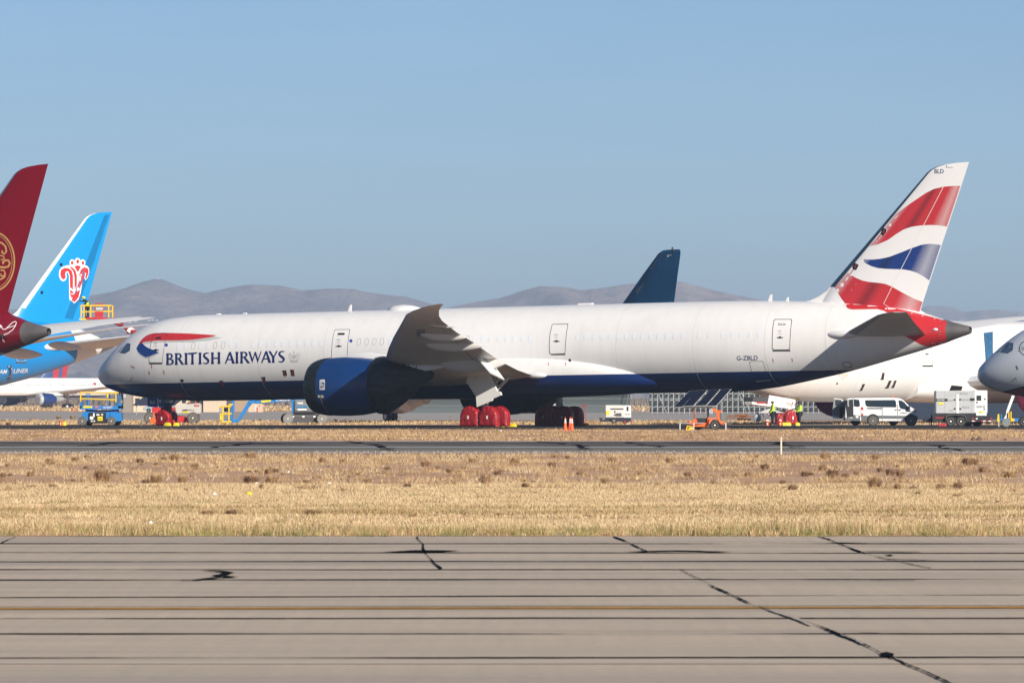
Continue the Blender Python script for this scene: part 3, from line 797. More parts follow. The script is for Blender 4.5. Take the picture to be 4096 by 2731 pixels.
def build_engine(J, side, parent, m_nac, cover=True, bx=9.85, x0=24.6, zc=2.30, name='engine', m_cov=None, k=1.0):
    """nacelle lathe + intake cover + exhaust cover + pylon"""
    dx = J.S(30) - 30; x0 += dx
    m_cov = m_cov or M['tarp']
    prof = [(0.0, 1.60), (0.06, 1.69), (0.3, 1.79), (0.8, 1.885), (1.6, 1.945), (2.6, 1.96), (3.6, 1.92), (4.6, 1.80), (5.6, 1.58), (5.62, 1.0), (6.2, 0.8), (6.8, 0.45), (7.3, 0.1)]
    b = MB(); rs = []
    def zl(t): return zc + (0.0 if t < 4 else (t - 4) * 0.05)
    for t, r in prof: rs.append([(x0 + t * k, side * bx + k * r * math.sin(2 * math.pi * i / 40), zl(t) + k * r * math.cos(2 * math.pi * i / 40)) for i in range(40)])
    b.rings(rs); n = b.build(name, m_nac, parent, smooth=35)
    # pylon
    b = MB(); rs = []
    for (x, zt, zb, w) in ((x0 + 1.9, zc + 1.93, zc + 1.6, .05), (x0 + 2.7, zc + 2.12, zc + 1.5, .25), (x0 + 4.2, zc + 2.26, zc + 1.2, .3), (x0 + 6.2, zc + 2.0, zc + 0.8, .32), (x0 + 8.5, zc + 1.75, zc + 0.9, .26), (x0 + 10.5, zc + 1.55, zc + 1.2, .12)):
        rs.append([(x, side * bx - w, zb), (x, side * bx - w, (zt * 3 + zb) / 4), (x, side * bx - w * .6, zt), (x, side * bx + w * .6, zt), (x, side * bx + w, (zt * 3 + zb) / 4), (x, side * bx + w, zb)])
    b.rings(rs); b.build('pylon', M['white'], n, smooth=50)
    if cover:
        rs = []
        for t, r in ((-0.02, 0.02), (-0.06, 0.8), (-0.05, 1.3), (-0.09, 1.62), (-0.02, 1.72), (0.2, 1.80), (0.45, 1.86), (0.75, 1.91), (1.0, 1.935), (1.05, 1.93), (1.06, 1.86)):
            rs.append([(x0 + t, side * bx + k * r * math.sin(2 * math.pi * i / 48), zc + k * r * math.cos(2 * math.pi * i / 48)) for i in range(48)])
        b = MB(); b.rings(lumpy(rs, 0.012, 3, 1.4)); b.build('intake_cover', m_cov, n, smooth=60)
    return n, x0, zc
def build_fin(J, parent, outline, name='fin'):
    """outline: rows (LE point, TE point) bottom to top in local x,z"""
    b = MB(); rs = [finfoil((l[0], 0, l[1]), (t[0], 0, t[1]), th) for l, t, th in outline]
    b.rings(rs); return b.build(name, None or M['white'], parent, smooth=40)
FINO = [((57.6, 7.0), (66.1, 5.9), .095), ((58.3, 8.3), (64.6, 7.0), .095), ((59.0, 9.2), (64.75, 8.2), .095), ((61.2, 11.3), (65.6, 10.9), .09), ((63.4, 13.5), (66.4, 13.4), .085), ((65.0, 15.02), (67.3, 15.1), .08), ((65.6, 15.4), (67.7, 15.55), .075), ((66.3, 15.68), (67.95, 15.85), .06), ((67.3, 15.88), (68.1, 15.95), .04)]
STAB = [(0.6, 59.2, 5.15, 65.4, 5.0, .09), (1.6, 60.1, 5.22, 65.8, 5.1, .09), (5.5, 63.4, 5.75, 67.1, 5.68, .085), (8.6, 66.0, 6.15, 68.3, 6.1, .08), (9.3, 66.8, 6.24, 68.55, 6.2, .07), (9.9, 67.8, 6.31, 68.75, 6.29, .05)]
def build_stab(J, side, parent, m, dz=0.0, le_m=None, rot=0.0):
    dx = J.S(66) - 66; b = MB(); rs = []
    for (y, lx, lz, tx, tz, t) in STAB:
        d = math.tan(R(rot)) * 0.5 * (tx - lx)
        rs.append(airfoil((lx + dx, side * y, lz + dz - d), (tx + dx, side * y, tz + dz + d), t))
    b.rings(rs); o = b.build('tailplane', m, parent, smooth=40)
    b = MB(); rs = []
    for (y, lx, lz, tx, tz, t) in STAB[1:]:
        d = math.tan(R(rot)) * 0.5 * (tx - lx)
        r = airfoil((lx + dx - 0.02, side * y, lz + dz - d), (tx + dx, side * y, tz + dz + d), t * 1.02)
        seg = [r[2], r[1], r[0], r[-1], r[-2]]; c = (Vector(r[0]) + Vector(r[9])) / 2
        rs.append([p + (p - c).normalized() * 0.012 for p in seg])
    b.rings(rs, cap=False, closed=False); b.build('leading_edge', le_m or M['alu'], o, smooth=50)
    return o
def build_body(J, root, m_fus, m_cone=None, fair=True, m_fair=None, n=96):
    S = J.S; b = MB(); b.rings(fusrings(FUSD, S, n)); fus = b.build('fuselage', m_fus, root, smooth=30)
    b = MB(); b.rings(fusrings(CONE, S, 48), cap=False); cn = b.build('tail_cone', m_cone or M['cone'], root, smooth=35)
    b = MB(); b.rings([[(S(68.05), 0.22 * math.sin(2 * math.pi * i / 24), 5.275 + 0.21 * math.cos(2 * math.pi * i / 24)) for i in range(24)], [(S(67.6), 0.15 * math.sin(2 * math.pi * i / 24), 5.27 + 0.15 * math.cos(2 * math.pi * i / 24)) for i in range(24)]])
    b.build('exhaust_outlet', M['black'], cn, smooth=40)
    fr = None
    if fair:
        prof = [(20.5, 3.6, 1.70, 2.3), (22, 4.0, 1.58, 2.75), (24, 4.25, 1.50, 3.02), (27, 4.45, 1.44, 3.2), (31, 4.6, 1.41, 3.3), (35, 4.65, 1.41, 3.3), (37.5, 4.6, 1.42, 3.28), (39.5, 4.45, 1.45, 3.2), (41.5, 4.2, 1.5, 3.05), (43.3, 3.85, 1.6, 2.8), (45.0, 3.3, 1.75, 2.4), (46.0, 2.8, 1.9, 1.9)]
        prof = densify(prof, 0.7)
        dxs = S(34) - 34
        b = MB(); rs = []
        for a, t, bo, hw in prof:
            c = (t + bo) / 2; r = (t - bo) / 2; ring = []
            for i in range(48):
                th = 2 * math.pi * i / 48; sx, cz = math.sin(th), math.cos(th)
                e = 0.78
                ring.append((a + dxs, hw * math.copysign(abs(sx) ** e, sx), c + r * math.copysign(abs(cz) ** e, cz)))
            rs.append(ring)
        b.rings(rs); fr = b.build('belly_fairing', m_fair or m_fus, root, smooth=50)
    return fus, cn, fr
def wheel_mb(r=0.64, w=0.42, n=24):
    b = MB(); b.m = 0
    b.lathe([(-w / 2, r * .55), (-w / 2, r * .9), (-w * .38, r * .985), (0, r), (w * .38, r * .985), (w / 2, r * .9), (w / 2, r * .55)], axis='Y', n=n)
    b.m = 1
    b.lathe([(-w / 2 - .01, .01), (-w / 2 - .01, r * .5), (-w / 2 + .06, r * .56), (w / 2 - .06, r * .56), (w / 2 + .01, r * .5), (w / 2 + .01, .01)], axis='Y', n=n)
    return b
def gear_strut(J, parent, x, y, ztop, r=0.64, axles=(-0.74, 0.74), track=0.66, name='main_landing_gear', wheels=True):
    """strut, bogie beam, wheels; x is the local station"""
    zg = J.zground(x); g = empty(name, (x, y, zg)); g.parent = parent
    h = ztop - zg
    b = MB(); b.cyl((0, 0, h), (0, 0, 1.35), .24, .22, 14); b.cyl((0, 0, 1.35), (0, 0, 0.8), .15, .15, 12)
    b.cyl((axles[0], 0, .66), (axles[-1], 0, .66), .14, .14, 10)
    for a in axles: b.cyl((a, -track - .1, r), (a, track + .1, r), .09, .09, 8)
    b.cyl((0, 0, 1.2), (.55, 0, 1.0), .06, .06, 6); b.cyl((.55, 0, 1.0), (0.1, 0, .72), .06, .06, 6)
    b.cyl((0, 0, 1.8), (1.4, -.1 * 0, h), .09, .09, 8); b.cyl((0, 0.0, 1.9), (0.1, -1.5 if y > 0 else 1.5, h), .09, .09, 8)
    b.build('strut', M['lgrey'], g, smooth=50)
    b = MB(); b.tube([(.2, -.12, 1.6), (.42, -.16, 1.35), (.38, -.2, 1.05), (.12, -.2, .85)], .03, 6); 
    b.build('hose', M['black'], g, smooth=50)
    if wheels:
        w0 = None
        for a in axles:
            for sgn in (-1, 1):
                if w0 is None:
                    w0 = wheel_mb(r).build('wheel', [M['rubber'], M['lgrey']], g, smooth=40); w = w0
                else: w = w0.copy(); COL.objects.link(w); w.parent = g
                w.location = (a, sgn * track, r)
    return g
# ================================================================== MAIN AIRLINER (white over dark blue)
J = Jet(-28.97, 401.2, 31.0, 0.85)
BA = J.root('parked_airliner', 'long white airliner with navy belly and a red, white and blue waved tail')
ZB = 2.865
m_ba = two_tone('white_over_navy_paint', ZB, (0.0025, 0.018, 0.10))
fus, cone_, fair = build_body(J, BA, m_ba, n=160)
T_F = J.add_skin([fus, cone_]); T_FF = J.add_skin([fus, fair]); T_B = J.add_skin([fair])
navy = mat('navy_lettering_paint', (0.006, 0.02, 0.13), 0.35)
redp = mat('flag_red_paint', (0.56, 0.025, 0.03), 0.35, coat=0.3, var=0.04)
bluep = mat('flag_blue_paint', (0.004, 0.035, 0.20), 0.35, coat=0.3, var=0.05)
shadp = mat('pale_grey_shadow_paint', (0.50, 0.52, 0.50), 0.4, var=0.03)
tape = mat('black_sealing_tape', (0.008, 0.008, 0.01), 0.5)
tapeR = mat('dark_cover_film', (0.012, 0.010, 0.012), 0.35)
wwin = mat('covered_window_film', (0.79, 0.82, 0.86), 0.3, var=0.03)
gline = mat('grey_outline', (0.22, 0.22, 0.22), 0.5)
def q4(pts, s_=1.0, o=(0, 0)): return [(o[0] + x / s_, o[1] + y / s_) for x, y in pts]
Z4 = lambda pts: q4(pts, 3.92, (380, 1200))
# ribbon motif
J.decal(T_F, [Z4([(860, 645), (1110, 636), (1500, 628), (1750, 592), (1860, 575), (1998, 590), (1900, 610), (1740, 640), (1500, 660), (1110, 662), (900, 668), (780, 690), (745, 672)])], 'ribbon_shadow', shadp, fus, off=0.010)
J.decal(T_F, [Z4([(650, 770), (705, 850), (795, 905), (900, 872), (1005, 826), (1020, 835), (900, 890), (810, 918), (740, 890), (680, 845)])], 'ribbon_shadow', shadp, fus, off=0.010)
J.decal(T_F, [Z4([(680, 700), (705, 655), (740, 610), (785, 572), (830, 545), (875, 530), (920, 520), (1050, 514), (1200, 516), (1500, 525), (1700, 537), (1915, 553), (1840, 575), (1750, 590), (1620, 610), (1500, 625), (1300, 632), (1110, 633), (960, 637), (860, 645), (790, 655), (740, 668), (705, 685)])], 'red_ribbon', redp, fus)
J.decal(T_F, [Z4([(740, 668), (765, 700), (800, 730), (840, 752), (870, 765), (1005, 818), (950, 845), (900, 865), (850, 882), (795, 897), (750, 872), (710, 845), (675, 808), (655, 770), (652, 750), (660, 735), (680, 700), (708, 683)])], 'blue_ribbon', bluep, fus)
# airline lettering, each letter drawn as strokes with flared ends
def flare(x0, y0, x1, y1, w, e=0.45):
    """upright stroke with slightly spread ends"""
    n = 6; L = []; Rr = []
    for i in range(n + 1):
        t = i / n; x = x0 + (x1 - x0) * t; y = y0 + (y1 - y0) * t
        ww = w / 2 * (1 + e * (abs(2 * t - 1) ** 5))
        L.append((x - ww, y)); Rr.append((x + ww, y))
    return L + Rr[::-1]
def letter(ch, w):
    """outlines in a box 0..w x 0..47 (y down); list of groups, each an even-odd fill"""
    h = 47.0; t = 9.0; g = []
    if ch == 'I': g = [[flare(w / 2, 0, w / 2, h, t, .55)]]
    elif ch == 'H': g = [[flare(6, 0, 6, h, t)], [flare(w - 6, 0, w - 6, h, t)], [[(6, 21), (w - 6, 21), (w - 6, 26.5), (6, 26.5)]]]
    elif ch == 'T': g = [[flare(w / 2, 2, w / 2, h, t)], [[(0, 7), (3, 0), (w, -2), (w + 1, -1), (w - 4, 5), (w / 2, 5.5), (2, 7.5)]]]
    elif ch == 'A': g = [[[(w * .50, -1), (w * .60, -1), (w, h), (w * .72, h), (w * .50, 12)]], [[(w * .50, 12), (w * .53, 0), (w * .40, 2), (0, h), (w * .14, h)]], [[(w * .22, 28), (w * .70, 28), (w * .74, 33), (w * .2, 33)]]]
    elif ch == 'W': g = [[[(0, 0), (w * .16, 0), (w * .34, 32), (w * .30, h)]], [[(w * .30, h), (w * .27, 36), (w * .49, 2), (w * .57, 2)]], [[(w * .44, 4), (w * .58, 2), (w * .74, 33), (w * .70, h)]], [[(w * .70, h), (w * .66, 37), (w * .93, 0), (w, 0)]]]
    elif ch == 'Y': g = [[flare(w * .52, 22, w * .52, h, t)], [[(0, 0), (w * .26, 0), (w * .62, 24), (w * .44, 27)]], [[(w * .46, 28), (w * .82, 0), (w, 0), (w * .6, 28)]]]
    elif ch == 'B': g = [[flare(5.5, 0, 5.5, h, t)], [[(6, 0)] + arc(w * .45, 11.5, w * .42, -90, 90, 10, 11.5) + [(6, 23), (6, 18.5)] + arc(w * .42, 11.8, w * .2, 90, -90, 10, 7) + [(6, 4.5)]], [[(6, 21)] + arc(w * .5, 34, w * .5, -90, 90, 10, 13) + [(6, h), (6, 42)] + arc(w * .48, 34, w * .24, 90, -90, 10, 8) + [(6, 26)]]]
    elif ch == 'R': g = [[flare(5.5, 0, 5.5, h, t)], [[(6, 0)] + arc(w * .38, 12, w * .36, -90, 90, 10, 12) + [(6, 24), (6, 19.5)] + arc(w * .36, 12.2, w * .17, 90, -90, 10, 7) + [(6, 4.5)]], [[(w * .30, 23), (w * .55, 22), (w * 1.0, h), (w * .72, h)]]]
    elif ch == 'S':
        c = [(w * .92, 4), (w * .7, 2.6), (w * .45, 3), (w * .22, 7), (w * .18, 14), (w * .35, 20), (w * .62, 26), (w * .82, 33), (w * .76, 40), (w * .5, 44.5), (w * .25, 44), (w * .06, 41)]
        ws = [3, 4.5, 6, 8, 9, 9.5, 10, 9.5, 8, 6, 4.5, 3.5]; L = []; Rr = []
        for i, p in enumerate(c):
            a = c[max(0, i - 1)]; b_ = c[min(len(c) - 1, i + 1)]; dx, dy = b_[0] - a[0], b_[1] - a[1]; l = math.hypot(dx, dy)
            L.append((p[0] - dy / l * ws[i] / 2, p[1] + dx / l * ws[i] / 2)); Rr.append((p[0] + dy / l * ws[i] / 2, p[1] - dx / l * ws[i] / 2))
        g = [[L + Rr[::-1]]]
    return g
base = lambda x: 1413.0 - (x - 665) * (10.5 / 475)
for ch, xa, xb in [('B', 665, 696), ('R', 700, 737), ('I', 739, 750), ('T', 751, 789), ('I', 795, 806), ('S', 811, 839), ('H', 844, 882), ('A', 899, 940), ('I', 942, 954), ('R', 961, 1001), ('W', 993, 1047), ('A', 1044, 1085), ('Y', 1073, 1112), ('S', 1112, 1141)]:
    bm = bmesh.new()
    for grp in letter(ch, xb - xa):
        b2 = fill2d([[(xa + x, base(xa + x) + y) for x, y in lp] for lp in grp])
        me = bpy.data.meshes.new('t'); b2.to_mesh(me); b2.free(); bm.from_mesh(me); bpy.data.meshes.remove(me)
    J.decal(T_F, None, 'lettering', navy, fus, off=0.014, cell=10, bm=bm, label='navy letter of the airline name')
# pale crest
bm = bmesh.new()
for lp in [arc(1176, 1409, 4, 0, 360, 10)[:-1], [(1163, 1441), (1190, 1441), (1194, 1447), (1176, 1450), (1160, 1447)], stroke([(1158, 1412), (1156, 1424), (1161, 1436), (1168, 1440)], 3), stroke([(1162, 1410), (1164, 1422), (1168, 1432)], 3), stroke([(1196, 1412), (1197, 1424), (1192, 1436), (1185, 1440)], 3), stroke([(1190, 1410), (1188, 1422), (1185, 1432)], 3), [(1169, 1418), (1184, 1418), (1184, 1430), (1176, 1437), (1169, 1430)]]:
    b2 = fill2d([lp]); me = bpy.data.meshes.new('t'); b2.to_mesh(me); b2.free(); bm.from_mesh(me); bpy.data.meshes.remove(me)
J.decal(T_F, None, 'crest', mat('faint_grey_crest_paint', (0.52, 0.53, 0.53), 0.4), fus, bm=bm, cell=20)
# cabin windows
def oval(cx, cy, w=13, h=27, lean=0.13): return [(cx + x - y * lean, cy + y) for x, y in [(w / 2 * math.copysign(abs(math.cos(R(a))) ** .75, math.cos(R(a))), h / 2 * math.copysign(abs(math.sin(R(a))) ** .75, math.sin(R(a)))) for a in range(0, 360, 20)]]
def wrow(xs, y0, y1, x0, x1): return [(x, y0 + (y1 - y0) * (x - x0) / (x1 - x0)) for x in xs]
outl = [(773, 1383), (860.5, 1381), (893, 1380), (1436, 1368), (1466.5, 1367.5), (1497.5, 1366.5), (1528, 1366)]
film = [(713, 1384), (743, 1383.5), (802, 1382.5), (831, 1382), (922, 1379), (951.5, 1378.5), (1012, 1377.5), (1042.5, 1376.5), (1072, 1376), (1103, 1375), (1133, 1374), (1163, 1373.5), (1194, 1373), (1225, 1372), (1253, 1371.5), (1283, 1371), (1560, 1365)]
film += [(x, 1355.5 - (x - 1900) * .013) for x in (1898, 1929, 1961, 1994, 2026, 2058, 2090, 2121)]
film += [(2310 + 32.3 * k, 1347.5 - 0.35 * k) for k in range(14)] + [(2795, 1340), (2836, 1339.5)]
film += [(2890, 1339), (2928, 1338.5), (2963, 1337.5), (3000, 1337), (3036, 1336.5)]
for x, y in film: J.decal(T_FF, [oval(x, y)], 'cabin_window', wwin, fus, off=0.022, cell=15)
for x, y in outl: J.decal(T_FF, [oval(x, y, 15, 29), oval(x, y, 13, 27)], 'cabin_window', gline, fus, off=0.014, cell=15)
J.decal(T_FF, [oval(1870, 1357, 15, 29), oval(1870, 1357, 13, 27)], 'cabin_window', gline, fus, off=0.014, cell=15)
# cockpit windows
J.decal(T_F, [Z4([(386, 828), (450, 745), (510, 675), (558, 682), (545, 795), (470, 840)])], 'cockpit_window', tape, fus, off=0.012)
cw = mat('covered_cockpit_glass', (0.06, 0.11, 0.19), 0.2, var=0.25, scale=3)
J.decal(T_F, [Z4([(397, 822), (455, 750), (514, 684), (549, 690), (537, 790), (468, 830)])], 'cockpit_window', cw, fus, off=0.02)
J.decal(T_F, [Z4([(360, 822), (400, 768), (455, 715), (500, 672), (507, 674), (460, 722), (405, 780), (372, 824)])], 'cockpit_window', cw, fus, off=0.014)
# doors: taped outline, panel marks
def door(outline, inner, parts, name='passenger_door', tp=tape, sill=None):
    d = J.decal(T_FF, [outline, inner], name, tp, fus, off=0.016)
    if sill: J.decal(T_FF, [sill], 'door_sill', M['dgrey'], d, off=0.02)
    for nm, lp, mm in parts: J.decal(T_FF, [lp], nm, mm, d, off=0.022, cell=14)
    return d
def shrink(o, k=3.2):
    cx = sum(p[0] for p in o) / len(o); cy = sum(p[1] for p in o) / len(o)
    w = max(abs(p[0] - cx) for p in o); h = max(abs(p[1] - cy) for p in o)
    return [(cx + (x - cx) * (1 - k / w), cy + (y - cy) * (1 - k / h)) for x, y in o]
faint = mat('faint_red_marking', (0.45, 0.22, 0.22), 0.5)
def marks(cx, cy, s=1.0, hand=tape, win=None, wm=None):
    L = [('door_handle', [(cx - 11, cy - 2), (cx - 3, cy - 2), (cx - 3, cy - 5), (cx + 5, cy - 5), (cx + 5, cy - 2), (cx + 13, cy - 2), (cx + 13, cy + 2), (cx + 4, cy + 2), (cx + 1, cy + 5), (cx - 3, cy + 2), (cx - 11, cy + 2)], hand),
         ('door_marking', stroke([(cx - 7, cy - 14), (cx, cy - 17), (cx + 7, cy - 14)], 1.6), faint),
         ('door_marking', [(cx - 7, cy - 29), (cx + 7, cy - 29), (cx + 7, cy - 24), (cx - 7, cy - 24)], shadp)]
    if win: L.append(('door_window', win, wm or tape))
    return L
d1 = Z4([(905, 560), (930, 520), (1122, 518), (1127, 545), (1098, 660), (1078, 800), (1066, 900), (1058, 985), (852, 985), (843, 960), (850, 840), (868, 700)])
door(d1, shrink(d1, 1.9), marks(623, 1400, win=Z4([(958, 582), (1042, 580), (1036, 610), (952, 612)])), sill=Z4([(850, 982), (1058, 980), (1058, 1005), (852, 1007)]))
Z8 = lambda p: q4(p, 3.36, (860, 1260))
d2 = Z8([(1605, 210), (1620, 193), (1815, 190), (1800, 300), (1785, 420), (1780, 560), (1780, 640), (1565, 640), (1562, 560), (1572, 380), (1585, 290)])
door(d2, shrink(d2, 1.9), marks(1354, 1385, win=Z8([(1654, 242), (1745, 240), (1740, 266), (1648, 268)])))
Z3 = lambda p: q4(p, 3.36, (2140, 1200))
d3 = Z3([(228, 330), (240, 322), (440, 318), (447, 330), (428, 430), (415, 560), (408, 705), (398, 722), (210, 730), (192, 712), (188, 600), (200, 450)])
door(d3, shrink(d3, 2.2), marks(2225, 1365), sill=Z3([(215, 728), (410, 722), (410, 738), (225, 740)]))
Z5 = lambda p: q4(p, 3.36, (2740, 1180))
d4 = Z5([(1192, 340), (1215, 323), (1432, 322), (1440, 345), (1425, 450), (1415, 600), (1412, 725), (1398, 738), (1190, 740), (1168, 720), (1170, 560), (1178, 430)])
door(d4, shrink(d4, 2.4), marks(3119, 1350, win=Z5([(1255, 380), (1352, 380), (1348, 404), (1255, 404)])), sill=Z5([(1178, 740), (1418, 738), (1418, 756), (1178, 758)]))
wi = Z5([(1263, 386), (1344, 386), (1341, 398), (1262, 398)]); J.decal(T_F, [wi], 'door_window', M['white'], fus, off=0.028)
# cargo and service doors
c1 = Z5([(865, 905), (880, 888), (1040, 885), (1058, 905), (1085, 1010), (1140, 1135), (1130, 1150), (950, 1160), (915, 1080), (885, 990)])
J.decal(T_FF, [c1, shrink(c1, 1.6)], 'cargo_door', tape, fus)
J.decal(T_FF, [Z5([(945, 1152), (1145, 1134), (1150, 1148), (955, 1170)])], 'cargo_door', M['grey'], fus, off=0.02)
c2 = Z5([(2108, 918), (2130, 900), (2190, 892), (2225, 905), (2250, 950), (2235, 968), (2155, 978), (2135, 968)])
J.decal(T_FF, [c2, shrink(c2, 2.2)], 'service_door', tape, fus)
# registration
J.dtext(T_FF, 'G-ZBLD', 2947, 1423, 84, 18, 'registration', navy, fus, rise=-0.01, bold=0.01, label='navy registration letters on the rear fuselage')
# black port covers with red streamers
cov = lambda p, m_: J.decal(T_FF, [p], 'port_cover', m_, fus, off=0.02, cell=10)
for pts in [Z8([(903, 742), (963, 742), (958, 752), (970, 805), (970, 812), (918, 812), (915, 770)]), Z8([(1008, 732), (1060, 732), (1062, 745), (1068, 800), (1078, 815), (1026, 815), (1020, 770)]), Z8([(625, 833), (678, 828), (675, 850), (683, 895), (670, 915), (655, 905), (640, 870)]), Z8([(55, 880), (108, 880), (112, 900), (125, 950), (105, 955), (80, 920)]), q4([(1340, 1243), (1385, 1240), (1393, 1280), (1352, 1283)], 3.92, (380, 1200)), Z3([(450, 792), (480, 790), (487, 825), (458, 828)])]: cov(pts, tapeR)
rib = lambda pts, w=3.5: J.decal(T_FF, [stroke(pts, w)], 'streamer', M['redrib'], fus, off=0.03, cell=10)
for a, b_ in [((1138, 1486), (1142, 1507)), ((1169, 1480), (1172, 1503)), ((1053, 1512), (1060, 1532)), ((885, 1525), (893, 1544)), ((607, 1458), (608.5, 1473)), ((597, 1483), (599, 1497)), ((655, 1481), (658, 1495)), ((2195, 1450), (2193, 1463)), ((2263, 1448), (2263, 1462)), ((3091, 1434), (3094, 1448)), ((3168, 1432), (3170.5, 1446)), ((534, 1536), (533, 1551))]: rib([a, b_], 2.4)
for pts in [[(526, 1462), (535, 1467), (540, 1472)], [(530, 1509), (522, 1518), (528, 1524)]]: J.decal(T_F, [stroke(pts, 3)], 'probe_cover', M['redrib'], fus, off=0.05)
glb = mat('round_blue_sticker', (0.02, 0.05, 0.38), 0.4)
for c_ in ((665.5, 1379.5), (1404, 1363)): J.decal(T_F, [arc(c_[0], c_[1], 6.5, 0, 360, 14)[:-1]], 'sticker', glb, fus, off=0.015)
# nose seam and body seams
for pts, w in [([(432, 1452), (427, 1475), (428, 1500), (434, 1532)], 1.0), ([(400 + 178, 1478), (577, 1500), (583, 1530)], 0.8)]: J.decal(T_F, [stroke(pts, w)], 'seam', shadp, fus, off=0.012)
seam_m = mat('faint_body_seam', (0.60, 0.60, 0.59), 0.5)
for xs in (8.4, 15.2, 20.6, 43.6, 49.4, 54.6, 58.8):
    mb = MB(); F2 = np.array(FUSD); rs = []
    for xx in (xs, xs + .022):
        t_, b2, hw = [float(np.interp(xx, F2[:, 0], F2[:, k])) for k in (1, 2, 3)]
        rs.append([(xx, (hw + .004) * math.sin(a), (t_ + b2) / 2 + ((t_ - b2) / 2 + .004) * math.cos(a)) for a in [2 * math.pi * i / 160 for i in range(160)]])
    mb.rings(rs, cap=False); mb.build('seam', seam_m, fus)
# aerials, dome
b = MB(); 
def fin_aerial(px, py_b, wpx, hpx, name='blade_aerial', m_=None):
    p = J.plane(px, py_b, 0.0); w = wpx / 51.0; h = hpx / 60.0
    mb = MB(); mb.prism([(p.x, p.z - .05), (p.x + w, p.z - .05), (p.x + w * 1.15, p.z + h * .95), (p.x + w * .85, p.z + h), (p.x + w * .62, p.z + h * .9)], 0.06)
    mb.build(name, M['white'], fus)
fin_aerial(1392, 1243, 14, 25); fin_aerial(3071, 1205, 15, 27); fin_aerial(3142, 1205, 11, 16)
p = J.plane(1600, 1240, 0); mb = MB(); rs = []
for t, r, hh in ((0, .02, 0), (.25, .42, .2), (.7, .62, .33), (1.3, .7, .37), (2.0, .6, .3), (2.6, .35, .14), (2.95, .03, 0)): rs.append([(p.x - 1.0 + t, r * math.cos(math.pi * i / 10), 7.50 + (hh + .06) * math.sin(math.pi * i / 10)) for i in range(11)])
mb.rings(rs, closed=False, cap=False); mb.build('antenna_dome', M['white'], fus, smooth=60)
p = J.plane(2343, 1218, 0); mb = MB(); mb.box((p.x, 0, 7.64), (1.05, .3, .09)); mb.build('antenna_plate', M['white'], fus)
p = J.plane(875, 1256, 0); mb = MB(); mb.box((p.x, 0, 7.63), (.25, .2, .07)); mb.box((p.x + 2.2, 0, 7.63), (.22, .2, .06)); mb.build('antenna_plate', M['white'], fus)
# --- wings
WL = build_wing(J, -1, BA); WR = build_wing(J, 1, BA)
for side, W in ((-1, WL), (1, WR)):
    for (b_, x0, x1, zo, r) in ((20.9, 39.6, 43.1, -0.22, 0.34), (17.5, 37.9, 42.2, -0.28, 0.42), (10.9, 34.9, 39.9, -0.42, 0.58)):
        canoe(W, J.S, side, b_, x0, x1, zo, r, M['wingw'])
    canoe(W, J.S, side, 24.2, 42.3, 44.3, -0.08, 0.10, M['wingw'], 'hinge_fairing')
    mb = MB(); q, c, t = wing_at(side * 11.3, 0.86); x = q.x; z = q.z
    mb.add([(x - .1, side * 10.1, z + .05), (x + 0.1, side * 12.4, z + .35), (x + 1.35, side * 12.2, z - 1.0), (x + 1.25, side * 10.3, z - 1.45), (x, side * 10.1, z - .06), (x + .2, side * 12.4, z + .22), (x + 1.3, side * 12.2, z - 1.06), (x + 1.2, side * 10.3, z - 1.5)], [(0, 1, 2, 3), (4, 5, 6, 7), (0, 1, 5, 4), (1, 2, 6, 5), (2, 3, 7, 6), (3, 0, 4, 7)])
    mb.build('drooped_flaperon', M['white'], W)
    mb = MB(); q, c, t = wing_at(side * 3.6, 0.98); mb.sphere((q.x + .55, side * 3.75, q.z + .02), 0.3, 12, 8, (2.6, 0.9, 0.7)); mb.build('root_fillet', M['white'], W, smooth=60)
wl = J.add_skin([WL])
bmx = text2d('G-ZBLD', 0.0)
for v in bmx.verts:
    u, w_ = v.co.x, v.co.y
    v.co = (1670 + w_ * 32 - 4 + u * 3, 1345 - 27 * u - w_ * 3, 0)
J.decal(wl, None, 'registration', navy, WL, off=0.03, cell=12, bm=bmx, label='registration letters on the underside of the wing')
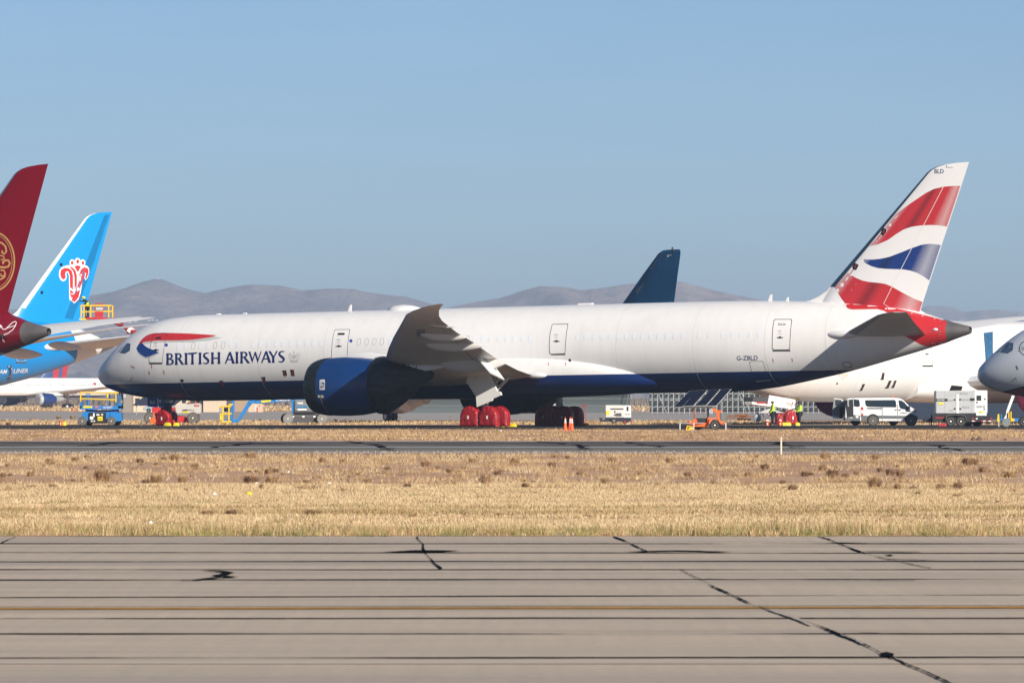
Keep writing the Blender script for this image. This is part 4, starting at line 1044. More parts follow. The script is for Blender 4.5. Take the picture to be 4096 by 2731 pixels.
# --- engines
m_nac = mat('blue_nacelle_paint', (0.002, 0.036, 0.15), 0.38, coat=0.25, var=0.08, scale=0.8)
def rear_cover(side, ng, x0, zc, name='exhaust_cover'):
    st = [(5.0, 1.80, 0.0), (5.05, 1.84, 0), (5.5, 1.80, .02), (6.2, 1.58, .06), (7.0, 1.28, .16), (7.8, .95, .28), (8.5, .68, .40), (9.2, .42, .52), (9.8, .22, .60), (10.1, .04, .62)]
    st = [(a if a < 5.5 else 5.5 + (a - 5.5) * .8, b_, c_) for a, b_, c_ in st]; rs = []; P = densify([(a, b_, c_, 0) for a, b_, c_ in st], .18)
    for t, r, up, _ in P:
        ring = []
        for i in range(64):
            th = 2 * math.pi * i / 64
            rr = r + (0.10 if math.cos(th) > .6 else 0)
            ring.append((x0 + t, side * 9.85 + rr * math.sin(th) * .98, zc + up + rr * math.cos(th)))
        rs.append(ring)
    out = []
    for k, r in enumerate(rs):
        c_ = sum((Vector(p) for p in r), Vector()) / len(r)
        o_ = []
        for p in r:
            p = Vector(p); f_ = noise.fractal(Vector((p.x * .9, p.y * 1.1, p.z * 3.0)), 1.0, 2.0, 4); f2 = 1 - abs(noise.noise(Vector((p.x * 1.6, p.y * 2.2, p.z * 4.5)))) * 2
            o_.append(c_ + (p - c_) * (1 + .035 * f_ + .03 * f2))
        out.append(o_)
    mb = MB(); mb.rings(out); cvr = mb.build(name, M['tarp'], ng, smooth=70)
    for t in (6.2, 6.5, 7.0, 7.4, 7.9, 8.4):
        mb = MB(); k = min(range(len(P)), key=lambda i: abs(P[i][0] - t)); z = zc + P[k][2] + P[k][1]
        mb.cyl((x0 + t, side * (9.85 + .55 * P[k][1]), z - .35), (x0 + t + .12, side * (9.85 + .5 * P[k][1]), z + .22), .025, .025, 5); mb.build('strap', M['black'], cvr)
for side in (-1, 1):
    ng, x0, zc = build_engine(J, side, BA, m_nac)
    rear_cover(side, ng, x0, zc)
    if side < 0: NL = ng
tn = J.add_skin([NL])
J.decal(tn, [q4([(1411, 870), (1470, 866), (1477, 872), (1477, 1000), (1472, 1006), (1412, 1008), (1407, 1002), (1407, 876)], 3.36, (860, 1260))], 'maker_badge', M['white'], NL, off=0.02, cell=10)
bdg = J.decal(tn, [[(1281.5, 1529), (1297.5, 1529), (1297.5, 1551), (1281.5, 1551)]], 'maker_badge', navy, NL, off=0.026, cell=10)
J.dtext(tn, 'R', 1282.5, 1530.5, 8, 15, 'lettering', M['white'], bdg, off=0.032); J.dtext(tn, 'R', 1288.5, 1535, 8, 15, 'lettering', M['white'], bdg, off=0.034)
J.dtext(tn, 'ROLLS', 1282, 1522, 16, 4.5, 'lettering', navy, bdg, off=0.032); J.dtext(tn, 'ROYCE', 1282, 1554.5, 16, 4.5, 'lettering', navy, bdg, off=0.032)
J.decal(tn, [[(1271, 1580), (1280, 1580), (1280, 1590), (1273, 1590)]], 'placard', M['white'], NL, off=0.03, cell=10)
J.decal(tn, [[(1284, 1580), (1293, 1580), (1296, 1590), (1286, 1590)]], 'placard', M['white'], NL, off=0.03, cell=10)
J.decal(tn, [stroke([(1281, 1579), (1287, 1605), (1298, 1630), (1313, 1650)], 1.8)], 'strap', M['yellow'], NL, off=0.03, cell=10)
J.decal(tn, [[(1424, 1528), (1441, 1527), (1442, 1540), (1436, 1543), (1426, 1540)]], 'access_panel', M['dgrey'], NL, off=0.02, cell=10)
# --- fin
def lp(px, py): 
    q = J.plane(px, py, 0.0); return (q.x, q.z)
rows = [(lp(3300, 1192), lp(3676, 1262)), (lp(3322, 1145), lp(3680, 1240))]
LEb, LEt, TEb, TEt = (3322, 1145), (3709, 691), (3679, 1247), (3877, 648)
rows = [((57.2, 6.9), (65.6, 6.1), .10), (lp(3300, 1180), lp(3682, 1240), .10)] 
rows = [((r[0]), (r[1]), r[2]) for r in rows]
for t in (0.0, .2, .4, .6, .8, 1.0):
    le = (LEb[0] + (LEt[0] - LEb[0]) * t, LEb[1] + (LEt[1] - LEb[1]) * t); tt = 0.06 + .86 * t
    te = (TEb[0] + (TEt[0] - TEb[0]) * tt, TEb[1] + (TEt[1] - TEb[1]) * tt)
    rows.append((lp(*le), lp(*te), .095 - .02 * t))
rows += [(lp(3722, 680), lp(3868, 674), .07), (lp(3745, 668), lp(3872, 662), .06), (lp(3775, 659.5), lp(3875, 654), .045), (lp(3830, 651.5), lp(3877, 648), .03)]
ROWS = rows
mb = MB(); mb.rings([finfoil((l[0], 0, l[1]), (t[0], 0, t[1]), th) for l, t, th in rows]); FIN = mb.build('fin', mat('fin_gloss_white', (0.88, 0.87, 0.85), 0.3, var=0.01, coat=.2), BA, smooth=40)
dpts = [lp(*p) for p in [(3205, 1209), (3240, 1202), (3275, 1186), (3305, 1164), (3322, 1144), (3335, 1150), (3400, 1235), (3380, 1240), (3300, 1222)]]
mb = MB(); mb.prism(dpts, 0.16); mb.build('dorsal_fillet', M['white'], FIN, smooth=30, bevel=0.06)
tf = J.add_skin([FIN])
def striped(name, ca, cb, lightbands):
    """printed waves: solid colour broken by fine lines of white (or dark) in chordwise bands, as the real livery is printed"""
    m = mat(name, ca, 0.35, coat=0.3); nt, bs = nodes(m)
    tc = nt.nodes.new('ShaderNodeTexCoord'); sp = nt.nodes.new('ShaderNodeSeparateXYZ'); nt.links.new(tc.outputs['Object'], sp.inputs[0])
    (lx0, lz0), (lx1, lz1) = lp(*LEb), lp(*LEt); (tx0, tz0), (tx1, tz1) = lp(*TEb), lp(*TEt)
    z = sp.outputs[2]; x = sp.outputs[0]
    le = mth(nt, 'MULTIPLY_ADD', mth(nt, 'SUBTRACT', z, lz0), (lx1 - lx0) / (lz1 - lz0), lx0)
    te = mth(nt, 'MULTIPLY_ADD', mth(nt, 'SUBTRACT', z, tz0), (tx1 - tx0) / (tz1 - tz0), tx0)
    u = mth(nt, 'DIVIDE', mth(nt, 'SUBTRACT', x, le), mth(nt, 'SUBTRACT', te, le))
    saw = mth(nt, 'FRACT', mth(nt, 'MULTIPLY', z, 19.0))
    c = ca
    for (band, col) in lightbands:
        w = ramp(nt, u, band)
        f = mth(nt, 'LESS_THAN', saw, w)
        c = mixc(nt, f, c, col)
    nt.links.new(c, bs.inputs['Base Color'])
    return m
WH = (0.78, 0.77, 0.76)
fr = striped('printed_red_wave', (0.56, 0.025, 0.03), None, [([(0.0, 0.0), (0.10, 0.42), (0.20, 0.0), (0.76, 0.0), (0.90, 0.45), (1.0, 0.1)], WH), ([(0.36, 0.0), (0.46, 0.7), (0.56, 0.0), (0.57, 0.0)], (0.12, 0.008, 0.012))])
fb = striped('printed_blue_wave', (0.004, 0.035, 0.20), None, [([(0.0, 0.7), (0.16, 0.4), (0.24, 0.0), (0.75, 0.0), (0.89, 0.5), (1.0, 0.2)], WH), ([(0.36, 0.0), (0.44, 0.6), (0.52, 0.0), (0.53, 0.0)], (0.004, 0.01, 0.03))])
G = lambda pts: q4(pts, 2.24, (3200, 600))
waves = [(fr, 'red_wave', [(1437, 322), (1380, 322), (1285, 330), (1200, 350), (1125, 388), (1040, 445), (960, 500), (860, 575), (800, 650), (700, 775), (620, 862), (700, 845), (790, 805), (860, 755), (930, 712), (1000, 688), (1085, 676), (1170, 672), (1250, 675), (1317, 685)]),
         (fb, 'blue_wave', [(1262, 852), (1200, 843), (1140, 842), (1080, 852), (1000, 880), (900, 920), (800, 958), (720, 975), (650, 982), (590, 980), (540, 970), (590, 1015), (640, 1040), (700, 1058), (780, 1065), (850, 1067), (930, 1070), (990, 1080), (1050, 1100), (1105, 1130), (1158, 1168)]),
         (fr, 'red_wave', [(1097, 1360), (1030, 1335), (960, 1300), (890, 1262), (820, 1222), (760, 1198), (700, 1190), (620, 1182), (560, 1170), (500, 1145), (430, 1100), (370, 1168), (312, 1230), (340, 1280), (375, 1335), (415, 1388), (500, 1392), (600, 1400), (720, 1420), (900, 1440), (1000, 1450), (1068, 1456)])]
for m_, nm, pts in waves: J.decal(tf, [G(pts)], nm, m_, FIN, off=0.012, cell=20, mirror=True)
# dark leading edge and rudder line
m_ = mat('blue_grey_leading_edge', (0.035, 0.075, 0.125), 0.35, metal=0.3)
mb = MB(); rs = []
for l, t, th in ROWS[2:-1]:
    r = finfoil((l[0], 0, l[1]), (t[0], 0, t[1]), th * 1.02); cc = Vector(r[4]); q_ = lambda a_, b_: a_.lerp(b_, .38); seg = [q_(r[1], r[2]), r[1], r[0], r[-1], q_(r[-1], r[-2])]
    ax = Vector(((l[0] + t[0]) / 2, 0, (l[1] + t[1]) / 2)); rs.append([p + (p - ax).normalized() * 0.014 + Vector((0, math.copysign(.006, p.y) if abs(p.y) > .001 else 0, 0)) for p in seg])
mb.rings(rs, cap=False, closed=False); mb.build('leading_edge', m_, FIN, smooth=50)
for pts in [[(3774, 747), (3568, 1147), (3535, 1215), (3570, 1237), (3644, 1248)]]: J.decal(tf, [stroke(pts, 2.2)], 'rudder_gap', M['white'], FIN, off=0.024, cell=20)
J.decal(tf, [G([(1309, 135), (1313, 135), (1315, 154), (1372, 156), (1372, 159), (1309, 158)])], 'seam', M['dgrey'], FIN, off=0.02)
J.dtext(tf, 'BLD', 3738, 677, 37, 17, 'registration', navy, FIN, bold=0.01)
for pts in [[(745, 697), (780, 712), (770, 735), (745, 770), (722, 755), (735, 720)], [(490, 1010), (528, 1030), (505, 1075), (478, 1072), (470, 1045)]]: J.decal(tf, [G(pts)], 'port_cover', tapeR, FIN, off=0.03, cell=12)
for pts in [[(722, 765), (690, 810)], [(478, 1075), (450, 1112)], [(758, 715), (745, 745)], [(505, 1025), (490, 1058)]]: J.decal(tf, [stroke(G(pts), 3)], 'streamer', M['redrib'], FIN, off=0.035, cell=12)
# red tail end and fin root on the fuselage skin
J.decal(T_F, [[(3386, 1218), (3384, 1226), (3392, 1234), (3408, 1238), (3460, 1237), (3510, 1236), (3535, 1243), (3552, 1252), (3590, 1258), (3596, 1300), (3605, 1335), (3618, 1344), (3640, 1355), (3681, 1376), (3700, 1383), (3712, 1386), (3740, 1388), (3775, 1376), (3795, 1366), (3787, 1356), (3782, 1340), (3781, 1312), (3785, 1292), (3789, 1285), (3740, 1271), (3690, 1258), (3640, 1246), (3560, 1228), (3480, 1220), (3430, 1212), (3400, 1209)]], 'red_tail_paint', redp, fus, off=0.012, cell=10, mirror=True)
p = J.hit(T_F, 3741, 1318); mb = MB(); mb.sphere(p, 0.09, 10, 8, (2.2, 1, 1.1)); mb.build('tail_light', M['white'], fus, smooth=60)
# --- tailplanes
SL = build_stab(J, -1, BA, M['wingw'], le_m=M['grey']); SR = build_stab(J, 1, BA, M['white'])  # right tailplane painted whiter to stand for its sunlit top
for side in (-1, 1):
    mb = MB(); mb.sphere((60.0, side * 1.85, 5.16), 0.30, 14, 10, (4.2, 1.0, 0.95)); mb.build('root_fillet', M['white'], SL if side < 0 else SR, smooth=60)
# --- landing gear
XM = 34.65
gL = gear_strut(J, BA, XM, -4.9, 3.0); gR = gear_strut(J, BA, XM, 4.9, 3.0)
gN = gear_strut(J, BA, 5.6, 0, 1.9, r=0.5, axles=(0.0,), track=0.35, name='nose_landing_gear')
# big white main gear door and inner fittings
mb = MB(); P5 = lambda x, y, b_=-5.75: J.plane(1780 + x / 3.5636, 1440 + y / 3.5636, b_)
o1 = [P5(*p) for p in [(322, 240), (455, 215), (570, 205), (628, 208), (668, 290), (745, 440), (785, 455), (803, 497), (680, 550), (665, 580), (452, 668), (440, 520), (340, 365), (300, 315)]]
nn = len(o1); mb.add([p for p in o1] + [p + Vector((0.03, 0.09, 0)) for p in o1], [tuple(range(nn)), tuple(range(nn, 2 * nn))[::-1]] + [(i, (i + 1) % nn, nn + (i + 1) % nn, nn + i) for i in range(nn)])
mb.build('main_gear_door', M['white'], gL).matrix_parent_inverse = Matrix.Translation(-Vector(gL.location))
mb = MB(); o1 = [P5(x, y, -5.9) for x, y in [(458, 180), (560, 168), (600, 275), (458, 315)]]
mb.add([p for p in o1] + [p + Vector((0, 0.05, 0)) for p in o1], [(0, 1, 2, 3), (7, 6, 5, 4), (0, 1, 5, 4), (1, 2, 6, 5), (2, 3, 7, 6), (3, 0, 4, 7)])
mb.build('main_gear_door', M['white'], gL).matrix_parent_inverse = Matrix.Translation(-Vector(gL.location))
mb = MB(); a_ = P5(915, 240, -4.9); b_ = P5(790, 372, -4.9); c_ = P5(735, 430, -4.9); mb.cyl(a_, b_, .12, .12, 8); mb.cyl(b_, c_, .1, .1, 8); mb.cyl(b_, P5(705, 365, -4.9), .1, .08, 8)
mb.build('drag_brace', M['lgrey'], gL, smooth=50).matrix_parent_inverse = Matrix.Translation(-Vector(gL.location))
# dark wheel well on the fairing
J.decal(T_B, [[(1938, 1488), (1980, 1492), (2060, 1503), (2010, 1550), (1985, 1580), (1960, 1560), (1940, 1530)]], 'wheel_well', M['black'], fair, off=0.02)
# nose gear doors
mb = MB(); o1 = [J.plane(500 + x / 5.88, 1500 + y / 5.88, -0.75) for x, y in [(530, 470), (900, 560), (900, 760), (780, 760), (530, 740)]]
nn = 5; mb.add(o1 + [p + Vector((0, .05, 0)) for p in o1], [tuple(range(nn)), tuple(range(nn, 2 * nn))[::-1]] + [(i, (i + 1) % nn, nn + (i + 1) % nn, nn + i) for i in range(nn)])
nd = mb.build('nose_gear_door', mat('nose_door_lit_navy', (.006, .045, .22), .4), gN); nd.matrix_parent_inverse = Matrix.Translation(-Vector(gN.location))  # navy door coloured brighter, as if sunlit
td = J.add_skin([nd]); 
o_ = J.dtext(td, 'BLD', 601, 1603, 19, 11, 'lettering', M['white'], nd, bold=.02, off=.02)
J.decal(td, [[(628, 1592), (631.5, 1592), (635.5, 1629), (632, 1629)]], 'door_stripe', M['white'], nd, off=.02)
J.decal(td, [[(634, 1598), (646, 1598), (646, 1610), (634, 1608)]], 'placard', M['lgrey'], nd, off=.02)
mb = MB(); mb.cyl((5.6, 0, 0.5), (5.6, 0, 2.0), .13, .13, 10); mb.cyl((5.6, 0, .9), (6.5, 0, 1.9), .06, .06, 8); mb.box((5.65, -.1, 1.25), (.7, .35, .5)); mb.build('gear_machinery', M['dgrey'], gN).matrix_parent_inverse = Matrix.Translation(-Vector(gN.location))
# --- wheel covers (loose, top-level things) and chocks
def wheel_cover(loc, rz, r, w, seed, label, group='red wheel covers on the parked airliners', tag_=True):
    """a vinyl bag over one wheel: domed top, straight skirt, creases"""
    rnd = random.Random(seed); n = 40; rs = []
    prof = []
    for i in range(n):
        a = 2 * math.pi * i / n - math.pi / 2; x, z = r * math.cos(a), r * math.sin(a)
        if z < 0: z = max(z * 1.5, -r * 0.93); x = math.copysign(max(abs(x), r * (.97 + .05 * (-z / r))), x) if abs(x) > 1e-3 else x
        prof.append((x, z))
    k = [(-.5, .0), (-.5, .35), (-.5, .7), (-.48, .9), (-.38, .99), (-.2, 1.0), (0, 1.01), (.2, 1.0), (.38, .99), (.48, .9), (.5, .7), (.5, .35), (.5, .0)]
    for yy, sc in k:
        ring = []
        for (x, z) in prof:
            p = Vector((x * max(sc, .02), yy * w, z * max(sc, .02)))
            f = noise.fractal(Vector((p.x * 1.8 + seed, p.y * 1.5, p.z * 1.3)), 1, 2, 3); g = abs(noise.noise(Vector((p.x * 3 + seed, p.y * 3, p.z * 1.6))))
            p = p * (1 + .05 * f + .0) - Vector((0, math.copysign(.06 * g, yy), 0)) if sc > .3 else p
            p.z = max(p.z, -r * .95)
            ring.append(p)
        rs.append(ring)
    mb = MB(); mb.rings(rs); o = mb.build('wheel_cover', M['redcloth'], None, smooth=55)
    o.location = loc; o.rotation_euler = (0, 0, rz)
    tag(o, label, 'wheel cover', group)
    if tag_:
        mb = MB(); mb.box((-.0, -w * .5 - .02, -.05), (.10, .02, .22)); mb.build('label_patch', M['white'], o)
    return o
def chock(loc, rz, L, label, m_=None, group='yellow wheel chocks'):
    mb = MB(); rs = []
    for x in (-L / 2, -L / 2 + .06, L / 2 - .06, L / 2):
        e = .8 if abs(x) > L / 2 - .03 else 1
        rs.append([(x, -.14 * e, 0), (x, -.11 * e, .12 * e), (x, 0, .22 * e), (x, .11 * e, .12 * e), (x, .14 * e, 0)])
    mb.rings(rs); o = mb.build('wheel_chock', m_ or M['yelbr'], None, smooth=30); o.location = loc; o.rotation_euler = (0, 0, rz)
    return tag(o, label, 'chock', group)
sd_ = 0
for gy_, side in ((-4.9, 'near'), (4.9, 'far')):
    for ax, an in ((-.74, 'front'), (.74, 'rear')):
        for tr, tn_ in ((-.66, 'outer' if gy_ < 0 else 'inner'), (.66, 'inner' if gy_ < 0 else 'outer')):
            sd_ += 1; p = J.M @ Vector((XM + ax, gy_ + tr, J.zground(XM) + .66)); p.z = .70
            wheel_cover(p, J.rz, .70, .60, sd_, 'red cover on the %s %s wheel of the %s main gear, blue-bellied airliner' % (an, tn_, side), tag_=tr < 0)
for tr, nm in ((-.36, 'near'), (.36, 'far')):
    sd_ += 1; p = J.M @ Vector((5.6, tr, .5)); p.z = .56
    o = wheel_cover(p, J.rz, .56, .52, sd_, 'red cover on the %s nose wheel behind the navy BLD gear door' % nm)
for px, py, L, lb in [(670, 1703, .5, 'yellow chock in front of the red nose wheel covers, beside the navy gear door'), (706, 1703, .4, 'short yellow chock behind the red nose wheel covers'), (1862, 1707, .32, 'small yellow chock ahead of the near main gear covers'), (2002, 1707, .55, 'yellow chock between the near main gear covers'), (2050, 1707, .55, 'rearmost yellow chock of the near main gear'), (2155, 1705, .3, 'shaded yellow chock ahead of the far main gear covers'), (2302, 1705, .4, 'shaded yellow chock beside the far main gear, right of the cones'), (2342, 1705, .5, 'rearmost shaded yellow chock of the far main gear')]:
    Y = gy(py); chock((gx(px, Y), Y, 0.012), J.rz + (0 if L > .4 else .3), L, lb)
# ================================================================== OTHER WIDEBODIES
MAP9 = [(0, 0), (12, 12), (20, 17), (44, 41), (52, 46.5), (68.3, 62.8), (80, 74.5)]
FINROWS = ROWS
def big_jet(name, label, X, Y, th, pitch, body, fin_m, smap=MAP9, cover=None, wing=True, wing_m=None, cone_m=None, stab_m=None, nac_m=None, stab_rot=0, flat=0.0):
    j = Jet(X, Y, th, pitch, smap); root = j.root(name, label)
    fu, cn, fr = build_body(j, root, body, m_cone=cone_m)
    dx = j.S(66) - 66
    mb = MB(); mb.rings([finfoil((l[0] + dx, 0, l[1]), (t[0] + dx, 0, t[1]), th_) for l, t, th_ in FINROWS]); fn = mb.build('fin', fin_m, root, smooth=40)
    mb = MB(); mb.prism([(x + dx, z) for x, z in dpts], 0.16); mb.build('dorsal_fillet', M['white'], fn, smooth=30, bevel=0.06)
    st = [build_stab(j, s_, root, stab_m or M['wingw'], le_m=M['lgrey'], rot=stab_rot) for s_ in (-1, 1)]
    for s_, o in zip((-1, 1), st):
        mb = MB(); mb.sphere((60.0 + dx, s_ * 1.85, 5.16), 0.30, 14, 10, (4.2, 1.0, 0.95)); mb.build('root_fillet', M['white'], o, smooth=60)
    ws = []
    if wing:
        for s_ in (-1, 1):
            w = build_wing(j, s_, root, wing_m, full=False, flat=flat); ws.append(w)
            for (b_, x0, x1, zo, r) in ((20.9, 39.6, 43.1, -0.22, 0.34), (17.5, 37.9, 42.2, -0.28, 0.42), (10.9, 34.9, 39.9, -0.42, 0.58)): canoe(w, j.S, s_, b_, x0, x1, zo, r, wing_m or M['wingw'])
            ng, x0, zc = build_engine(j, s_, root, nac_m or M['white'], cover=cover is not None, m_cov=cover)
        xm = j.S(34.65)
        gear_strut(j, root, xm, -4.9, 3.0); gear_strut(j, root, xm, 4.9, 3.0)
    gear_strut(j, root, 5.6, 0, 1.9, r=0.5, axles=(0.0,), track=0.35, name='nose_landing_gear')
    return j, root, fu, cn, fr, fn, st, ws
def leading_strip(fn, dx, m_):
    mb = MB(); rs = []
    for l, t, th in ROWS[2:-1]:
        r = finfoil((l[0] + dx, 0, l[1]), (t[0] + dx, 0, t[1]), th * 1.02); seg = [r[1].lerp(r[2], .38), r[1], r[0], r[-1], r[-1].lerp(r[-2], .38)]
        ax = Vector(((l[0] + t[0]) / 2 + dx, 0, (l[1] + t[1]) / 2)); rs.append([p + (p - ax).normalized() * 0.014 + Vector((0, math.copysign(.006, p.y) if abs(p.y) > .001 else 0, 0)) for p in seg])
    mb.rings(rs, cap=False, closed=False); return mb.build('leading_edge', m_, fn, smooth=50)
# --- maroon tailed airliner, left edge
maroon = mat('maroon_gloss_paint', (0.24, 0.0, 0.012), 0.55, spec=.15, coat=0.0, var=0.05)
gold = mat('gold_emblem_paint', (0.66, 0.38, 0.13), 0.45)
def split_x(name, x0, front, back, slope=0.0, zc=5.0):
    m = mat(name, front, 0.35, coat=0.4); nt, bs = nodes(m)
    tc = nt.nodes.new('ShaderNodeTexCoord'); sp = nt.nodes.new('ShaderNodeSeparateXYZ'); nt.links.new(tc.outputs['Object'], sp.inputs[0])
    e = mth(nt, 'ADD', sp.outputs[0], mth(nt, 'MULTIPLY', mth(nt, 'SUBTRACT', sp.outputs[2], zc), slope))
    nt.links.new(mixc(nt, mth(nt, 'GREATER_THAN', e, x0), front, back), bs.inputs['Base Color']); return m
m_ju = split_x('white_with_maroon_tail_paint', 58.0, (0.78, 0.77, 0.75), (0.19, 0.001, 0.012), slope=0.9)
JU, juo, fu, cn, fr, fn, st, ws = big_jet('parked_airliner', 'airliner at the left edge with a maroon tail fin bearing a gold round emblem', -79.3, 405.7, 38, 0.85, m_ju, maroon, wing_m=M['wingw'], stab_m=M['white'])
leading_strip(fn, JU.S(66) - 66, mat('grey_blue_edge', (0.22, 0.30, 0.38), 0.35, metal=0.3))
for o in list(ws): pass
tj = JU.add_skin([fn]); tjf = JU.add_skin([fu, cn])
QA = lambda pts: q4(pts, 4.127, (0, 620)); QB = lambda pts: q4(pts, 3.92, (0, 1000))
def dset(J_, tree, groups, name, m_, par, off=0.02, cell=16, label=None):
    bm = bmesh.new()
    for g in groups:
        b2 = fill2d(g); me = bpy.data.meshes.new('t'); b2.to_mesh(me); b2.free(); bm.from_mesh(me); bpy.data.meshes.remove(me)
    return J_.decal(tree, None, name, m_, par, off, cell, label, bm)
ring = lambda cx, cy, rx, ry, a0, a1, w: stroke(arc(cx, cy, rx, a0, a1, 24, ry), w)
dset(JU, tj, [[ring(-22, 1046, 80, 116, -88, 88, 6)], [ring(-22, 1046, 71, 106, -88, 88, 2.2)],
     [stroke([(-10, 968), (8, 972), (22, 985), (26, 1005), (18, 1016), (8, 1010), (10, 1002)], 7)], [stroke([(0, 1068), (18, 1070), (34, 1066), (40, 1052), (34, 1042), (22, 1041), (12, 1048), (14, 1056)], 8)],
     [stroke([(2, 1080), (16, 1082), (22, 1096), (12, 1106), (2, 1102), (6, 1095)], 6)], [stroke([(0, 1022), (14, 1024), (18, 1034), (4, 1040)], 5)], [stroke([(-5, 1120), (10, 1114), (22, 1104)], 6)]], 'gold_emblem', gold, fn)
J2 = lambda o: o
dset(JU, tjf, [[stroke(QB([(0, 1170), (30, 1200), (35, 1230), (60, 1245), (90, 1240), (150, 1180), (200, 1135), (245, 1120), (258, 1140), (240, 1190), (200, 1250), (130, 1300), (70, 1325), (38, 1365), (45, 1410), (75, 1445)]), 3)], [stroke(QB([(60, 1245), (140, 1215), (235, 1185)]), 2.5)], [stroke(QB([(0, 1190), (20, 1215)]), 5)]], 'white_line_emblem', M['white'], fu)
# --- bright blue airliner behind it
skyb = (0.0, 0.24, 0.62)
m_cs = split_x('sky_blue_with_white_tail_paint', 57.6, skyb, (0.76, 0.74, 0.71), slope=0.25)
m_csf = mat('sky_blue_fin_paint', (0.0, 0.27, 0.68), 0.38, coat=0.3, var=0.03)
CS, cso, fu, cn, fr, fn, st, ws = big_jet('parked_airliner', 'bright sky blue airliner with a red and white flower emblem on its fin', -75.35, 418.5, -47, 0.95, m_cs, m_csf, stab_rot=-2, flat=1.0)
leading_strip(fn, CS.S(66) - 66, mat('pale_leading_edge', (0.66, 0.64, 0.60), 0.4))
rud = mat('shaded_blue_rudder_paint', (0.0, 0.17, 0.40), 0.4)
dxc = CS.S(66) - 66
mb = MB(); rs = []
for l, t, th in ROWS[2:-2]:
    L_, T_ = Vector((l[0] + dxc, 0, l[1])), Vector((t[0] + dxc, 0, t[1])); hx = L_.lerp(T_, .70)
    yy = .30 * (T_ - L_).length * .08
    rs.append([(hx.x, -yy - .03, hx.z), (T_.x + .02, .42 - .4, T_.z), (T_.x + .02, .45, T_.z), (hx.x, yy * .2, hx.z)])
mb.rings(rs); RUD = mb.build('rudder', rud, fn)
tc_ = CS.add_skin([fn, RUD]); tcf = CS.add_skin([fu])
W2 = lambda pts: QB(pts)
white_sh = [W2([(1085, 770), (1083, 600), (1080, 400), (1060, 350), (1035, 362), (1046, 420), (1030, 470), (990, 492), (945, 465), (922, 400), (925, 330), (960, 275), (1020, 250), (1050, 240), (1100, 237), (1088, 200), (1100, 160), (1130, 145), (1165, 165), (1172, 170), (1185, 135), (1215, 122), (1245, 135), (1256, 165), (1270, 155), (1300, 146), (1335, 170), (1335, 215), (1330, 240), (1370, 250), (1395, 290), (1398, 350), (1375, 430), (1340, 478), (1322, 440), (1335, 370), (1318, 350), (1290, 500), (1262, 680), (1225, 780), (1160, 838), (1128, 800), (1100, 790)])]
dset(CS, tc_, [white_sh], 'emblem_outline', M['white'], fn, off=0.02)
rp = mat('flower_red_paint', (0.55, 0.03, 0.035), 0.4)
reds = [[(1095, 585), (1092, 400), (1070, 335), (1035, 335), (1020, 375), (1030, 430), (1000, 466), (960, 440), (942, 380), (955, 310), (1010, 280), (1070, 285), (1120, 320), (1142, 400), (1142, 625), (1120, 600)], [(1168, 620), (1166, 420), (1145, 330), (1085, 262), (1130, 270), (1180, 320), (1203, 400), (1203, 600)], [(1165, 255), (1215, 240), (1268, 255), (1225, 340), (1212, 340)], [(1228, 590), (1235, 400), (1265, 310), (1320, 262), (1345, 270), (1290, 350), (1262, 480), (1250, 600)], [(1290, 330), (1350, 275), (1385, 300), (1385, 370), (1350, 455), (1332, 440), (1350, 360), (1320, 360), (1290, 500), (1255, 600), (1270, 440)],
        [(1098, 620), (1140, 650), (1165, 700), (1200, 650), (1255, 620), (1230, 740), (1165, 818), (1130, 790), (1098, 700)], arc(1130, 200, 22, 0, 360, 12, 30)[:-1], arc(1217, 180, 22, 0, 360, 12, 32)[:-1], arc(1299, 203, 20, 0, 360, 12, 32)[:-1]]
dset(CS, tc_, [[W2(r)] for r in reds], 'red_flower_emblem', rp, fn, off=0.035)
for pts in [[(940, 205), (985, 215), (965, 262), (932, 240)], [(640, 640), (685, 650), (660, 698), (632, 680)]]: CS.decal(tc_, [W2(pts)], 'port_cover', tapeR, fn, off=0.03, cell=12)
dd = q4([(265, 95), (445, 95), (440, 260), (425, 278), (290, 278), (262, 262)], 4.127, (0, 1380))
CS.decal(tcf, [dd, shrink(dd, 1.8)], 'passenger_door', tape, fu, off=.02); d3 = shrink(dd, 2.6); CS.decal(tcf, [d3, shrink(d3, 1.6)], 'passenger_door', M['white'], fu, off=.024)
CS.decal(tcf, [q4([(262, 280), (435, 280), (432, 296), (262, 296)], 4.127, (0, 1380))], 'door_sill', M['dgrey'], fu, off=.03)
CS.dtext(tcf, 'EAM', -12, 1478, 37, 17, 'lettering', M['white'], fu, slant=.25, rise=-.02, bold=.01)
CS.dtext(tcf, 'LINER', 53, 1475, 58, 17, 'lettering', M['white'], fu, slant=.25, rise=-.02, bold=.01)
dset(CS, tcf, [[stroke([(34, 1465), (42, 1467), (47, 1475), (48, 1486), (44, 1497), (37, 1504), (28, 1506)], 4.2, 1.6)], [arc(43, 1507, 3, 0, 360, 8)[:-1]]], 'crescent_motif', M['white'], fu)
m_wj = two_tone('plain_white_jet_paint', -9.0, (0.8, 0.8, 0.8))
